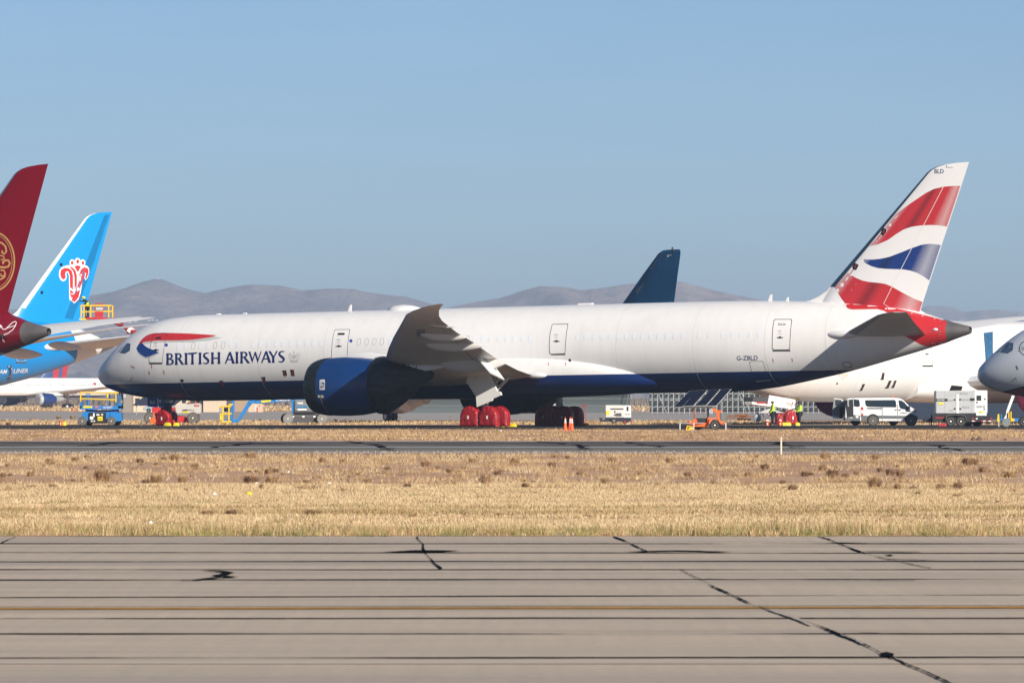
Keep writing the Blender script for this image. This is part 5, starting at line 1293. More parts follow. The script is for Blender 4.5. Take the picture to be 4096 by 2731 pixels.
# --- white airliner behind the tail of the main one
TS, tso, fu, cn, fr, fn, st, ws = big_jet('parked_airliner', 'plain white airliner behind the waved tail with TSN on its nose gear door', 16.2, 409.0, -46, 0.3, m_wj, M['white'], cover=mat('maroon_intake_cover', (0.17, 0.012, 0.045), 0.8, var=0.4, scale=1.5, stretch=(1, 3, 0.2)))
tt = TS.add_skin([fu]); ttf = TS.add_skin([fu, fr])
R7 = lambda pts: q4(pts, 2.486, (3150, 1180)); R6 = lambda pts: q4(pts, 5.394, (3660, 1500))
dr = R7([(1338, 530), (1432, 520), (1448, 600), (1445, 708), (1342, 710), (1350, 610)])
TS.decal(tt, [dr, shrink(dr, 1.4)], 'passenger_door', tape, fu, off=.02); TS.decal(tt, [R7([(1342, 698), (1445, 698), (1445, 712), (1342, 712)])], 'door_sill', tape, fu, off=.024)
TS.decal(tt, [R7([(1368, 583), (1380, 583), (1380, 576), (1392, 576), (1392, 583), (1407, 583), (1407, 590), (1392, 590), (1385, 600), (1378, 590), (1368, 590)])], 'door_handle', tape, fu, off=.024)
brn = mat('dark_brown_port_film', (0.04, 0.02, 0.022), 0.4)
for p in [[(942, 773), (966, 771), (955, 842), (918, 842), (930, 830)], [(744, 884), (773, 883), (742, 948), (712, 954), (735, 915)], [(1008, 850), (1036, 848), (1004, 926), (960, 928), (985, 905)], [(1062, 849), (1086, 848), (1058, 922), (1025, 922), (1045, 895)], [(488, 871), (503, 870), (498, 888), (483, 887)]]: TS.decal(tt, [R7(p)], 'port_cover', brn, fu, off=.02, cell=14)
TS.decal(ttf, [R6([(785, 215), (1028, 240), (1000, 328), (735, 332)])], 'vent_cover', tape, fr, off=.03)
dset(TS, tt, [[stroke(R7(p), 1.6)] for p in ([(505, 790), (545, 838), (560, 790)], [(500, 800), (550, 780), (600, 800)], [(545, 838), (590, 805), (606, 765)], [(515, 770), (560, 815), (585, 770)])], 'gold_flower_emblem', mat('pale_gold_line', (0.55, 0.40, 0.22), 0.5), fu)
TS.decal(tt, [q4([(1230, 320), (1310, 325), (1325, 360), (1245, 350)], 2.486, (3150, 1180)) if False else [(3178, 1592), (3197, 1592), (3199, 1600), (3188, 1598)]], 'yellow_green_tape', mat('lime_tape', (0.45, 0.5, 0.08), 0.5), fu, off=.02)
cloth = mat('blue_hanging_cloth', (0.02, 0.10, 0.21), 0.8, var=0.5, scale=2.5, stretch=(3, 3, 0.2), bump=0.5)
TS.decal(tt, [[(3934, 1332), (3971, 1327), (3971, 1425), (3955, 1450), (3943, 1458)]], 'cloth_cover', cloth, fu, off=.05)
# TSN nose gear door, bay and sill
ngd = MB(); q = [TS.plane(*p, -1.0) for p in [(3078, 1580), (3180, 1598), (3183, 1606), (3178, 1634), (3120, 1630), (3071, 1617)]]
ngd.add(q + [p + Vector((0, .06, 0)) for p in q], [tuple(range(6)), tuple(range(6, 12))[::-1]] + [(i, (i + 1) % 6, 6 + (i + 1) % 6, 6 + i) for i in range(6)])
gd = ngd.build('nose_gear_door', M['white'], tso); tg = TS.add_skin([gd])
TS.dtext(tg, 'TSN', 3142, 1608, 21, 13, 'lettering', M['black'], gd, rise=.08)
TS.decal(tg, [[(3169, 1608), (3180, 1608), (3180, 1620), (3169, 1619)], [(3170.5, 1609.5), (3178.5, 1609.5), (3178.5, 1618.5), (3170.5, 1617.5)]], 'placard', navy, gd, off=.03)
TS.decal(tg, [stroke([(3167, 1595), (3168, 1610), (3164, 1632)], 1.8)], 'strap', M['red'], gd, off=.03)
mb = MB(); q = [TS.plane(*p, -.9) for p in [(3012, 1590), (3075, 1585), (3075, 1612), (3012, 1606)]]; mb.add(q + [p + Vector((0, .9, 0)) for p in q], [(0, 1, 2, 3), (7, 6, 5, 4), (0, 1, 5, 4), (1, 2, 6, 5), (2, 3, 7, 6), (3, 0, 4, 7)]); mb.build('gear_bay', M['dgrey'], tso)
mb = MB(); q = [TS.plane(*p, -.95) for p in [(3009, 1606), (3083, 1619), (3083, 1625), (3009, 1616)]]; mb.add(q + [p + Vector((0, .7, 0)) for p in q], [(0, 1, 2, 3), (7, 6, 5, 4), (0, 1, 5, 4), (1, 2, 6, 5), (2, 3, 7, 6), (3, 0, 4, 7)]); mb.build('gear_bay_sill', M['white'], tso)
mb = MB(); q = [TS.plane(*p, -1.0) for p in [(3029, 1607), (3064, 1608), (3065, 1613), (3030, 1613)]]; mb.add(q + [p + Vector((0, .05, 0)) for p in q], [(0, 1, 2, 3), (7, 6, 5, 4), (0, 1, 5, 4), (1, 2, 6, 5), (2, 3, 7, 6), (3, 0, 4, 7)]); mb.build('streamer', M['redrib'], tso)
for px, w, r_, nm in ((3164, .52, .56, 'larger red cover over the near nose wheel under the TSN door'), (3128, .5, .52, 'red cover over the far nose wheel, partly hidden behind the TSN door')):
    sd_ += 1; Y = 409 if px > 3150 else 412.5
    wheel_cover(Vector((gx(px, Y), Y, r_)), .5, r_, w, sd_, nm)
# --- nose at the right edge, its grey-blue shade put into the skin colour
def skin3(name, z0):
    m = mat(name, (0.52, 0.56, 0.62), 0.3, coat=0.4); nt, bs = nodes(m)
    tc = nt.nodes.new('ShaderNodeTexCoord'); sp = nt.nodes.new('ShaderNodeSeparateXYZ'); nt.links.new(tc.outputs['Object'], sp.inputs[0])
    zz = mth(nt, 'ADD', sp.outputs[2], mth(nt, 'MULTIPLY', sp.outputs[0], -0.19))
    c = mixc(nt, mth(nt, 'LESS_THAN', zz, 1.98), (0.52, 0.56, 0.62), (0.004, 0.006, 0.02))
    c = mixc(nt, mth(nt, 'LESS_THAN', zz, 1.86), c, (0.19, 0.006, 0.02))
    c = mixc(nt, mth(nt, 'LESS_THAN', zz, 1.32), c, (0.22, 0.22, 0.23))
    nt.links.new(c, bs.inputs['Base Color']); return m
m_st = skin3('shade_grey_with_red_belly_stripe', 0)
ST, sto, fu, cn, fr, fn, st, ws = big_jet('parked_airliner', 'airliner nose at the right edge, coloured in shade grey, with a red belly stripe', gx(3913, 391), 391, 22, 0.6, m_st, M['white'])
ts_ = ST.add_skin([fu])
S7 = lambda pts: q4(pts, 6.03, (3860, 1180))
for p, m_ in (([(1045, 1140), (1168, 1155), (1150, 1330), (1035, 1408), (845, 1382), (940, 1260)], tape),): ST.decal(ts_, [S7(p)], 'cockpit_window', m_, fu, off=.012)
for p in ([(1052, 1150), (1158, 1162), (1146, 1262), (990, 1222)], [(980, 1236), (1144, 1275), (1130, 1325), (1033, 1394), (858, 1372)]): ST.decal(ts_, [S7(p)], 'cockpit_window', cw, fu, off=.02)
for p in ([(1022, 1150), (1030, 1158), (885, 1300), (868, 1290)], [(862, 1300), (880, 1306), (795, 1388), (762, 1390)]): ST.decal(ts_, [S7(p)], 'cockpit_window', cw, fu, off=.02)
dset(ST, ts_, [[stroke(arc(4111, 1393, 33, 100, 262, 16, 30), 3)], [stroke([(4084, 1391), (4090, 1384), (4096, 1388), (4089, 1396), (4084, 1391)], 1.6)], [stroke([(4086, 1398), (4093, 1396), (4100, 1388)], 1.6)], [stroke([(4088, 1403), (4096, 1400), (4104, 1392)], 1.6)]], 'round_emblem', mat('charcoal_emblem', (0.05, 0.055, 0.07), 0.5), fu)
for i, (ch, x, y) in enumerate((('S', 4073, 1400), ('K', 4074, 1390), ('Y', 4077, 1382), ('T', 4081, 1374), ('E', 4087, 1369), ('A', 4094, 1364))): ST.dtext(ts_, ch, x, y, 4.5, 5.5, 'lettering', M['dgrey'], fu, bold=.02)
for pts, w in (([(4066, 1462), (4072, 1478)], 4), ([(4047, 1526), (4062, 1510)], 2), ([(4062, 1510), (4067, 1522)], 2.5)): ST.decal(ts_, [stroke(pts, w)], 'probe_cover', M['dgrey'], fu, off=.05)
ST.decal(ts_, [stroke([(3943, 1500), (3948, 1530), (3957, 1552), (3966, 1562)], 1.0), ], 'seam', M['lgrey'], fu, off=.012)

# ================================================================== NARROWBODIES
NFUS = [(0.0, 3.75, 3.55, .1), (.25, 4.35, 3.1, .6), (1.0, 5.0, 2.72, 1.1), (2.2, 5.7, 2.45, 1.5), (3.6, 6.15, 2.32, 1.75), (5.5, 6.32, 2.3, 1.88), (8, 6.33, 2.3, 1.88), (20, 6.33, 2.3, 1.88), (31, 6.33, 2.3, 1.88), (35, 6.33, 2.5, 1.8), (39, 6.28, 3.1, 1.5), (43, 6.15, 4.0, 1.05), (46, 5.9, 4.9, .55), (47.3, 5.6, 5.25, .18)]
def narrow(name, label, X, Y, th, body, fin_m, nac_m, cover=None, windows=True, doors=False):
    j = Jet(X, Y, th, 0.0); root = j.root(name, label)
    b = MB(); b.rings(fusrings(densify(NFUS, 1.0), j.S, 40)); fu = b.build('fuselage', body, root, smooth=30)
    b = MB(); b.rings([finfoil((l, 0, z), (t, 0, z), th_) for l, t, z, th_ in ((34.6, 44.2, 6.0, .1), (38.2, 45.0, 9.4, .1), (41.0, 45.5, 11.7, .1), (42.9, 45.85, 13.2, .1), (43.5, 45.8, 13.45, .08), (44.2, 45.6, 13.5, .04))]); fn = b.build('fin', fin_m, root, smooth=40)
    b = MB(); b.rings([(airfoil((13.5, 0, 2.9), (25.0, 0, 2.7), .12))][:1] + [airfoil((13.5 + 1.3, 1.9 * s_, 2.9), (25.0, 1.9 * s_, 2.7), .12) for s_ in (1,)]); 
    for s_ in (-1, 1):
        b = MB(); b.rings([airfoil((l, s_ * y, z), (t, s_ * y, z - .1), th_) for y, l, z, t, th_ in ((.5, 14.0, 2.95, 24.6, .13), (1.9, 15.2, 3.0, 24.7, .125), (6.5, 18.6, 3.5, 24.9, .11), (12, 22.5, 4.1, 27.2, .1), (18.4, 27.2, 4.9, 29.6, .09), (19.0, 28.0, 4.98, 29.8, .06))]); w = b.build('wing', M['wingw'], root, smooth=40)
        for y_, x0_ in ((5.0, 21.5), (9.5, 23.0), (14, 25.5)):
            b = MB(); b.sphere((x0_ + 1.8, s_ * y_, 2.75 + y_ * .11), .3, 10, 8, (6.5, .8, 1)); b.build('flap_fairing', M['wingw'], w, smooth=60)
        b = MB(); b.rings([airfoil((l, s_ * y, z), (t, s_ * y, z), .09) for y, l, z, t in ((.5, 40.2, 5.2, 45.6), (7.4, 44.6, 5.9, 46.8))]); b.build('tailplane', M['wingw'], root, smooth=40)
        b = MB(); b.lathe([(0, .95), (.1, 1.06), (.5, 1.18), (1.4, 1.27), (2.4, 1.25), (3.4, 1.12), (3.42, .8), (4.2, .72)], (14.2, s_ * 6.5, 1.95), n=28); e = b.build('engine', nac_m, root, smooth=35)
        b = MB(); b.lathe([(0, .75), (.9, .66), (1.9, .5), (1.92, .3), (2.6, .05)], (18.3, s_ * 6.5, 1.97), n=24); b.build('exhaust_nozzle', M['galv'], e, smooth=35)
        b = MB(); b.box((18.0, s_ * 6.5, 3.05), (4.6, .3, .7)); b.build('pylon', M['lgrey'], e)
        if cover:
            b = MB(); b.rings(lumpy([[(14.2 + t, s_ * 6.5 + r * math.sin(2 * math.pi * i / 32), 1.95 + r * math.cos(2 * math.pi * i / 32)) for i in range(32)] for t, r in ((-.05, .02), (-.12, .5), (-.1, .9), (0, 1.1), (.25, 1.17), (.55, 1.22), (.56, 1.16))], .02, 4, 2)); b.build('intake_cover', cover, e, smooth=50)
    for y_ in (-3.7, 3.7): gear_strut(j, root, 23.5, y_, 2.9, r=.52, axles=(-.6, .6), track=.45)
    gear_strut(j, root, 5.3, 0, 2.5, r=.42, axles=(0.0,), track=.3, name='nose_landing_gear')
    if windows:
        tr = j.add_skin([fu]); dk = mat('grey_cabin_window', (0.16, 0.17, 0.18), 0.3); dk2 = mat('black_cabin_window', (0.01, 0.01, 0.01), 0.3)
        k = 0
        for x in np.arange(7.0, 39.0, 0.56):
            if 11.8 < x < 13.2 or 21.0 < x < 22.0: continue
            for s_ in (-1,):
                b = MB(); z = 4.85
                y = s_ * (1.88 * math.sqrt(max(0, 1 - ((z - 4.315) / 2.015) ** 2)) + .02)
                if x > 31: y *= float(np.interp(x, [31, 35, 39], [1, .957, .82]))
                b.prism([(x + .13 * math.cos(R(a)), z + .19 * math.sin(R(a))) for a in range(0, 360, 45)], .02, off=y)
                b.build('cabin_window', dk2 if k % 9 in (3, 7) and k > 9 else dk, fu); k += 1
    return j, root, fu, fn
m_dl = two_tone('white_jet_with_grey_belly', 2.75, (0.03, 0.04, 0.07))
dlb = mat('navy_engine_paint', (0.006, 0.03, 0.14), 0.35, coat=.3)
silv = mat('silver_plastic_cover', (0.42, 0.44, 0.45), 0.35, var=0.45, scale=3, bump=.6)
N1, n1o, fu, fn = narrow('distant_airliner', 'distant white jet under the blue one, navy engines wrapped in silver covers', -110.5, 1142, -40, m_dl, M['white'], dlb, cover=silv)
tr = N1.add_skin([fu])
N1.dtext(tr, 'N6701', 390, 1532, 19, 5, 'registration', M['dgrey'], fu)
N1.decal(tr, [[(373, 1530), (386, 1531), (385, 1539), (373, 1538)]], 'flag', M['redrib'], fu, off=.03); N1.decal(tr, [[(373, 1530), (378, 1530.5), (378, 1535), (373, 1534)]], 'flag', navy, fu, off=.05)
def bands(name):
    m = mat(name, (0.02, 0.07, 0.20), 0.4); nt, bs = nodes(m)
    tc = nt.nodes.new('ShaderNodeTexCoord'); sp = nt.nodes.new('ShaderNodeSeparateXYZ'); nt.links.new(tc.outputs['Object'], sp.inputs[0])
    e = mth(nt, 'SUBTRACT', sp.outputs[0], mth(nt, 'MULTIPLY', sp.outputs[2], 0.15))
    c = mixc(nt, mth(nt, 'GREATER_THAN', e, 39.2), (0.02, 0.07, 0.20), (0.42, 0.02, 0.03)); c = mixc(nt, mth(nt, 'GREATER_THAN', e, 41.0), c, (0.02, 0.09, 0.22)); c = mixc(nt, mth(nt, 'GREATER_THAN', e, 42.0), c, (0.42, 0.02, 0.03))
    nt.links.new(c, bs.inputs['Base Color']); return m
narrow('distant_airliner', 'farthest jet on the left, only its navy and red striped fin showing', gx(283, 1480) - 46 * math.cos(R(35)), 1480 - 46 * math.sin(R(35)), -35, m_dl, bands('navy_red_striped_fin'), dlb, windows=False)
navy2 = mat('deep_navy_fin_paint', (0.004, 0.08, 0.19), 0.8, spec=.2, var=0.25, scale=0.6)
N3, n3o, fu, fn = narrow('parked_airliner', 'smaller white jet behind the long airliner, its deep navy fin rising above', -13.2, 479.3, 55, m_wj, navy2, M['lgrey'], windows=False)
t3 = N3.add_skin([fn])
N3.decal(t3, [q4([(1350, 235), (1455, 232), (1455, 245), (1385, 247), (1385, 285), (1352, 283)], 5.88, (2440, 980))], 'fin_light', M['white'], fn, off=.03, cell=6)
scuff = mat('pale_dropping_streak', (0.12, 0.18, 0.24), 0.8)
for x, y0, y1 in ((1178, 230, 520), (1228, 190, 350), (1322, 200, 510), (1560, 280, 320)): N3.decal(t3, [q4(stroke([(x, y0), (x + 2, (y0 + y1) / 2), (x - 6, y1)], 9, 4), 5.88, (2440, 980))], 'streak', scuff, fn, off=.02, cell=8)
for pts in ([(1120, 265), (1150, 305), (985, 590), (945, 540)], [(775, 815), (815, 880), (650, 1160), (590, 1080)]): N3.decal(t3, [q4(stroke(pts, 4), 5.88, (2440, 980))], 'panel_line', scuff, fn, off=.02, cell=8)
# bird on the fin
p = at(2689.5, 1010, 441.5)
mb = MB(); mb.sphere((0, 0, .13), .085, 10, 8, (1, 1.5, 1.35)); mb.sphere((.0, -.05, .29), .05, 8, 6); mb.cyl((0, -.09, .29), (.01, -.16, .27), .018, .002, 6); mb.cyl((0, .08, .10), (0, .26, .0), .03, .045, 6); mb.cyl((.03, 0, .05), (.03, 0, -.03), .008, .008, 4); mb.cyl((-.03, 0, .05), (-.03, 0, -.03), .008, .008, 4)
o = mb.build('bird', mat('black_feathers', (0.006, 0.006, 0.008), 0.5), None, smooth=60); o.location = p + Vector((0, 0, 0.02)); o.scale = (1.2,) * 3; tag(o, 'black bird perched on top of the deep navy fin', 'bird')
# ================================================================== GROUND EQUIPMENT
class Q:
    """local frame of a thing standing on flat ground: photo pixels -> metres right of and above its base"""
    def __init__(s, px, Y): s.px = px; s.Y = Y; s.s = F / Y; s.g = HOR + H * F / Y; s.loc = Vector((gx(px, Y), Y, 0))
    def x(s, px): return (px - s.px) / s.s
    def z(s, py): return (s.g - py) / s.s
    def p(s, px, py): return (s.x(px), s.z(py))
    def pts(s, L): return [s.p(*q) for q in L]
def wheel(name, parent, x, y, r, w, tm=None, hm=None, hub=None):
    b = MB(); b.lathe([(-w / 2, r * .62), (-w / 2, r * .9), (-w * .4, r * .98), (0, r), (w * .4, r * .98), (w / 2, r * .9), (w / 2, r * .62)], axis='Y', n=22)
    o = b.build(name, tm or M['rubber'], parent, smooth=40); o.location = (x, y, r)
    b = MB(); b.lathe([(-w / 2 - .012, .01), (-w / 2 - .012, r * .16), (-w / 2 + .03, r * .2), (-w / 2 + .05, r * .5), (-w / 2 - .01, r * .6), (-w / 2 + .02, r * .64), (w / 2 - .02, r * .64), (w / 2 - .02, .01)], axis='Y', n=18)
    if hub:
        for i in range(6): b.box((r * .36 * math.cos(i * 1.047), -w / 2 + .03, r * .36 * math.sin(i * 1.047)), (r * .07, .02, r * .07))
    b.build('rim', hm or M['lgrey'], o, smooth=40)
    return o
def part(name, parent, m, fn, **k):
    b = MB(); fn(b); return b.build(name, m, parent, **k)
def frame_box(b, x0, x1, y0, y1, z0, z1, r, mids=(), posts=2):
    """tube guard rail"""
    for z in (z1,) + tuple(mids): b.tube([(x0, y0, z), (x1, y0, z), (x1, y1, z), (x0, y1, z), (x0, y0, z)], r)
    for y in (y0, y1):
        for i in range(posts): x = x0 + (x1 - x0) * i / (posts - 1); b.cyl((x, y, z0), (x, y, z1), r, r, 6)

# --- blue scissor lift
q = Q(390, 399); e = empty('scissor_lift', q.loc, label='blue scissor lift with yellow guard rails and black 4x4 box, beside the airliner nose', cat='scissor lift')
part('chassis', e, M['blue'], lambda b: (b.b2(q.x(327), q.x(470), .15, 1.65, q.z(1676), q.z(1648)), b.b2(q.x(327), q.x(352), .1, 1.7, q.z(1682), q.z(1652)), b.b2(q.x(440), q.x(486), .1, 1.7, q.z(1684), q.z(1650))))
part('engine_box', e, M['black'], lambda b: b.b2(q.x(357), q.x(424), -.05, 1.0, q.z(1693), q.z(1649)), bevel=.03)
part('scissor_stack', e, M['blue'], lambda b: [b.box((q.x(405), yy, q.z(1643)), (2.3, .08, .1), rot=(0, a, 0)) for yy in (.35, 1.45) for a in (-.05, .05)])
part('platform_deck', e, M['blue'], lambda b: (b.b2(q.x(320), q.x(486), 0, 1.8, q.z(1637), q.z(1623)), b.b2(q.x(320), q.x(326), 0, 1.8, q.z(1632), q.z(1608)), b.b2(q.x(472), q.x(486), 0, 1.8, q.z(1632), q.z(1612))))
for px in (345, 352, 432, 462, 470, 478, 485):
    for yy in (.05, 1.75): part('guard_post', e, M['blue'], lambda b: b.cyl((q.x(px), yy, q.z(1624)), (q.x(px), yy, q.z(1571)), .03, .03, 6))
part('guard_rail', e, M['yellow'], lambda b: (b.tube([(q.x(322), 0, q.z(1605)), (q.x(322), 0, q.z(1569)), (q.x(478), 0, q.z(1571))], .055), b.tube([(q.x(322), 0, q.z(1594)), (q.x(408), 0, q.z(1597)), (q.x(464), 0, q.z(1599))], .05), b.tube([(q.x(463), 0, q.z(1608)), (q.x(463), 0, q.z(1570))], .055), b.cyl((q.x(429), 0, q.z(1590)), (q.x(429), 0, q.z(1574)), .07, .07), b.tube([(q.x(322), 1.8, q.z(1569)), (q.x(484), 1.8, q.z(1570)), (q.x(486), 0, q.z(1608))], .04)))
for px, py in ((330, 0), (446, 0)): wheel('wheel', e, q.x(px), .0, .32, .3, M['dustrub'], M['lgrey'])
for px in (350, 462): wheel('wheel', e, q.x(px), 1.55, .32, .3)
part('maker_plate', e, M['yelbr'], lambda b: b.b2(q.x(333), q.x(369), -.03, -.01, q.z(1631), q.z(1623.5)))
part('maker_plate', e, M['yelbr'], lambda b: b.b2(q.x(391), q.x(411), -.09, -.06, q.z(1682), q.z(1665)))
part('maker_plate', e, mat('magenta_sticker', (.45, .05, .2), .5), lambda b: b.b2(q.x(378), q.x(397), -.03, -.01, q.z(1631.5), q.z(1625)))
for x0, x1, y0, y1 in ((360, 374, 1665, 1677), (373, 379, 1652, 1667), (386, 398, 1655, 1661), (405, 413, 1655, 1660)): part('decal_plate', e, M['white'], lambda b: b.b2(q.x(x0), q.x(x1), -.085, -.06, q.z(y1), q.z(y0)))
face_text('GS-2669RT', q.x(413), q.z(1632), (450 - 413) / q.s, 6.5 / q.s, -.03, M['white'], e, bold=.02)
face_text('4x4', q.x(363), q.z(1687), 18 / q.s, 8 / q.s, -.09, M['white'], e, bold=.02)
face_text('ebusy', q.x(380), q.z(1630.5), 15 / q.s, 4.5 / q.s, -.04, M['white'], e)
face_text('Ahern', q.x(393), q.z(1677), 15 / q.s, 6 / q.s, -.1, M['black'], e)
# --- bucket and bag beside it
def bucket(px, Y, hpx, wpx, label, rag=False, m=None):
    q = Q(px, Y); e = empty('bucket', q.loc, label=label, cat='bucket'); h = hpx / q.s; r = wpx / q.s / 2
    part('body', e, m or mat('orange_bucket_plastic', (0.80, 0.10, 0.015), .45), lambda b: b.lathe([(0, r * .8), (h, r), (h - .02, r * .93), (.03, r * .75)], axis='Z', n=16), smooth=50)
    part('rim', e, m or mat('orange_bucket_plastic', (0.80, 0.10, 0.015), .45), lambda b: b.lathe([(h * .9, r * 1.0), (h * .9, r * 1.07), (h * .93, r * 1.07), (h * .93, r)], axis='Z', n=16))
    part('printed_mark', e, M['white'], lambda b: b.prism([(-r * .35, h * .25), (r * .1, h * .2), (r * .35, h * .45), (r * .1, h * .65), (-r * .25, h * .6)], .01, off=-r * .93))
    if rag:
        rnd = random.Random(int(px)); 
        def f(b):
            for i in range(5): b.sphere((rnd.uniform(-.6, .6) * r, rnd.uniform(-.5, .5) * r, h + rnd.uniform(.0, .35) * r), r * rnd.uniform(.4, .65), 8, 6, (1, 1, rnd.uniform(.6, 1.5)))
        part('rag', e, M['whiteB'], f, smooth=60)
    return e
bucket(243, 399, 20, 14, 'orange bucket on the asphalt left of the blue scissor lift')
q = Q(260, 399)
def lump(name, px, Y, wpx, hpx, m, label, cat, seed=0, sp=3, group=None, z0=0):
    q = Q(px, Y); b = MB(); rnd = random.Random(seed); w = wpx / q.s / 2; h = hpx / q.s
    rs = []
    for k in range(7):
        t = k / 6; r = w * math.sin(math.pi * (0.25 + .75 * t)) ** .8 if t < 1 else .01 * w
        rs.append([(max(r, .01) * math.cos(2 * math.pi * i / 12) * (1 + .35 * noise.noise(Vector((i * .9, k * 1.3, seed)))), .6 * max(r, .01) * math.sin(2 * math.pi * i / 12), h * t * (1 + .25 * noise.noise(Vector((i * .7, 5, seed)))) + z0) for i in range(12)])
    b.rings(rs); o = b.build(name, m, None, smooth=25); o.location = q.loc; return tag(o, label, cat, group)
lump('bag', 258, 399, 17, 17, M['yelbr'], 'crumpled yellow bag slumped against the orange bucket', 'bag', 4)
q = Q(291, 850); e = part('marker_post', None, M['orange'], lambda b: (b.cyl((0, 0, 0), (0, 0, 20 / q.s), .09, .07, 8), b.cyl((0, 0, 14 / q.s), (0, 0, 17 / q.s), .095, .09, 8))); e.location = q.loc; tag(e, 'thin orange marker post on the far taxiway edge', 'marker post')

# --- red boom lift with grey hood; its arm rises behind the airliner nose to a yellow basket
q = Q(690, 428); e = empty('boom_lift', q.loc, label='red boom lift with grey hood lettered 60-J, raised basket beside the blue fin', cat='boom lift')
part('chassis', e, M['red'], lambda b: (b.b2(q.x(600), q.x(760), .3, 1.9, q.z(1690), q.z(1668)), b.prism(q.pts([(690, 1660), (735, 1664), (752, 1680), (750, 1690), (690, 1690)]), 1.2, off=1.0)), bevel=.03)
part('turntable', e, M['red'], lambda b: (b.b2(q.x(608), q.x(700), .1, 2.0, q.z(1653), q.z(1628)), b.cyl((q.x(670), 1.0, q.z(1672)), (q.x(670), 1.0, q.z(1650)), .55, .55, 16)), bevel=.04)
hood = part('hood', e, mat('warm_grey_hood', (0.50, 0.48, 0.44), .5), lambda b: b.prism(q.pts([(697, 1621), (797, 1611.5), (802, 1616), (803, 1650), (799, 1655), (708, 1655), (703, 1650)]), 1.9, off=1.0), bevel=.05)
face_text('60-J', q.x(750), q.z(1644), 25 / q.s, 8 / q.s, -.0, M['dgrey'], hood, slant=.15, bold=.0)
face_text('600', q.x(729), q.z(1644), 20 / q.s, 8 / q.s, -.0, M['dgrey'], hood, slant=.15, bold=.04)
part('yellow_plate', hood, M['yelbr'], lambda b: b.b2(q.x(728), q.x(757), .0, .03, q.z(1650), q.z(1645.5)))
part('red_plate', hood, M['red'], lambda b: b.b2(q.x(778), q.x(797), .0, .03, q.z(1624.5), q.z(1618)))
face_text('ebusy', q.x(780), q.z(1623.5), 15 / q.s, 4 / q.s, -.02, M['white'], hood)
part('beacon', hood, M['orange'], lambda b: (b.cyl((q.x(781), .6, q.z(1611)), (q.x(781), .6, q.z(1605)), .05, .05, 8)))
part('beacon', hood, M['orange'], lambda b: (b.cyl((q.x(758), .6, q.z(1613)), (q.x(758), .6, q.z(1607)), .05, .05, 8)))
for px, y in ((772, 0), (600, 0), (772, 1.9), (610, 1.9)): wheel('wheel', e, q.x(px), y, .45, .4, M['dustrub'], M['lgrey'])
A1 = at(541, 1332, 440) - q.loc; A0 = Vector((q.x(624), 1.0, q.z(1626))); B1 = at(503, 1312, 441) - q.loc; B2 = at(478, 1302, 441) - q.loc; K = at(440, 1284, 442) - q.loc
part('lower_boom', e, M['red'], lambda b: b.cyl(A0, A1, .28, .22, 4))
part('boom_elbow', e, M['red'], lambda b: (b.cyl(A1, B1, .22, .16, 6), b.box(tuple((A1 + B1) / 2), (.6, .3, .5))))
part('elbow_guard', e, M['whiteB'], lambda b: b.box(tuple(A1 + (B1 - A1) * .45 + Vector((0, -.2, .05))), (.45, .1, .45), rot=(0, .6, 0)))
part('jib', e, M['red'], lambda b: (b.cyl(B1, K, .10, .10, 6), b.cyl(B1 + Vector((-.2, 0, .3)), K + Vector((.4, 0, .2)), .08, .08, 6)))
b0 = at(388, 1275, 443) - q.loc
bs = F / 443
bx = lambda px: (px - 388) / bs + b0.x
bz = lambda py: b0.z + (1275 - py) / bs
y0, y1 = b0.y - .6, b0.y + .6
part('basket_floor', e, M['red'], lambda b: (b.b2(bx(345), bx(428), y0, y1, bz(1277), bz(1269)), b.b2(bx(382), bx(415), y0 - .06, y0, bz(1268), bz(1246)), b.tube([(bx(382), y0, bz(1244)), (bx(384), y0, bz(1216)), (bx(413), y0, bz(1214)), (bx(415), y0, bz(1246))], .04)))
part('basket_rail', e, M['yellow'], lambda b: (b.tube([(bx(326), y0, bz(1223)), (bx(380), y0, bz(1223)), (bx(448), y0, bz(1223))], .07), b.tube([(bx(326), y0, bz(1248)), (bx(452), y0, bz(1246))], .06), [b.cyl((bx(px), y0, bz(1270)), (bx(px), y0, bz(1222)), .06, .06, 6) for px in (326, 338, 364, 436, 452)], b.b2(bx(320), bx(352), y0, y0 + .15, bz(1280), bz(1273))))
part('basket_rail', e, M['red'], lambda b: (b.tube([(bx(326), y1, bz(1223)), (bx(448), y1, bz(1223))], .04), b.tube([(bx(450), y0, bz(1223)), (bx(450), y1, bz(1223)), (bx(450), y1, bz(1270))], .04), b.cyl((bx(338), y1, bz(1270)), (bx(338), y1, bz(1223)), .04, .04)))
part('control_panel', e, M['lgrey'], lambda b: b.b2(bx(386), bx(414), y0 - .1, y0 - .06, bz(1239), bz(1231)))
BASK = (q.loc, bx, bz, y0, y1)

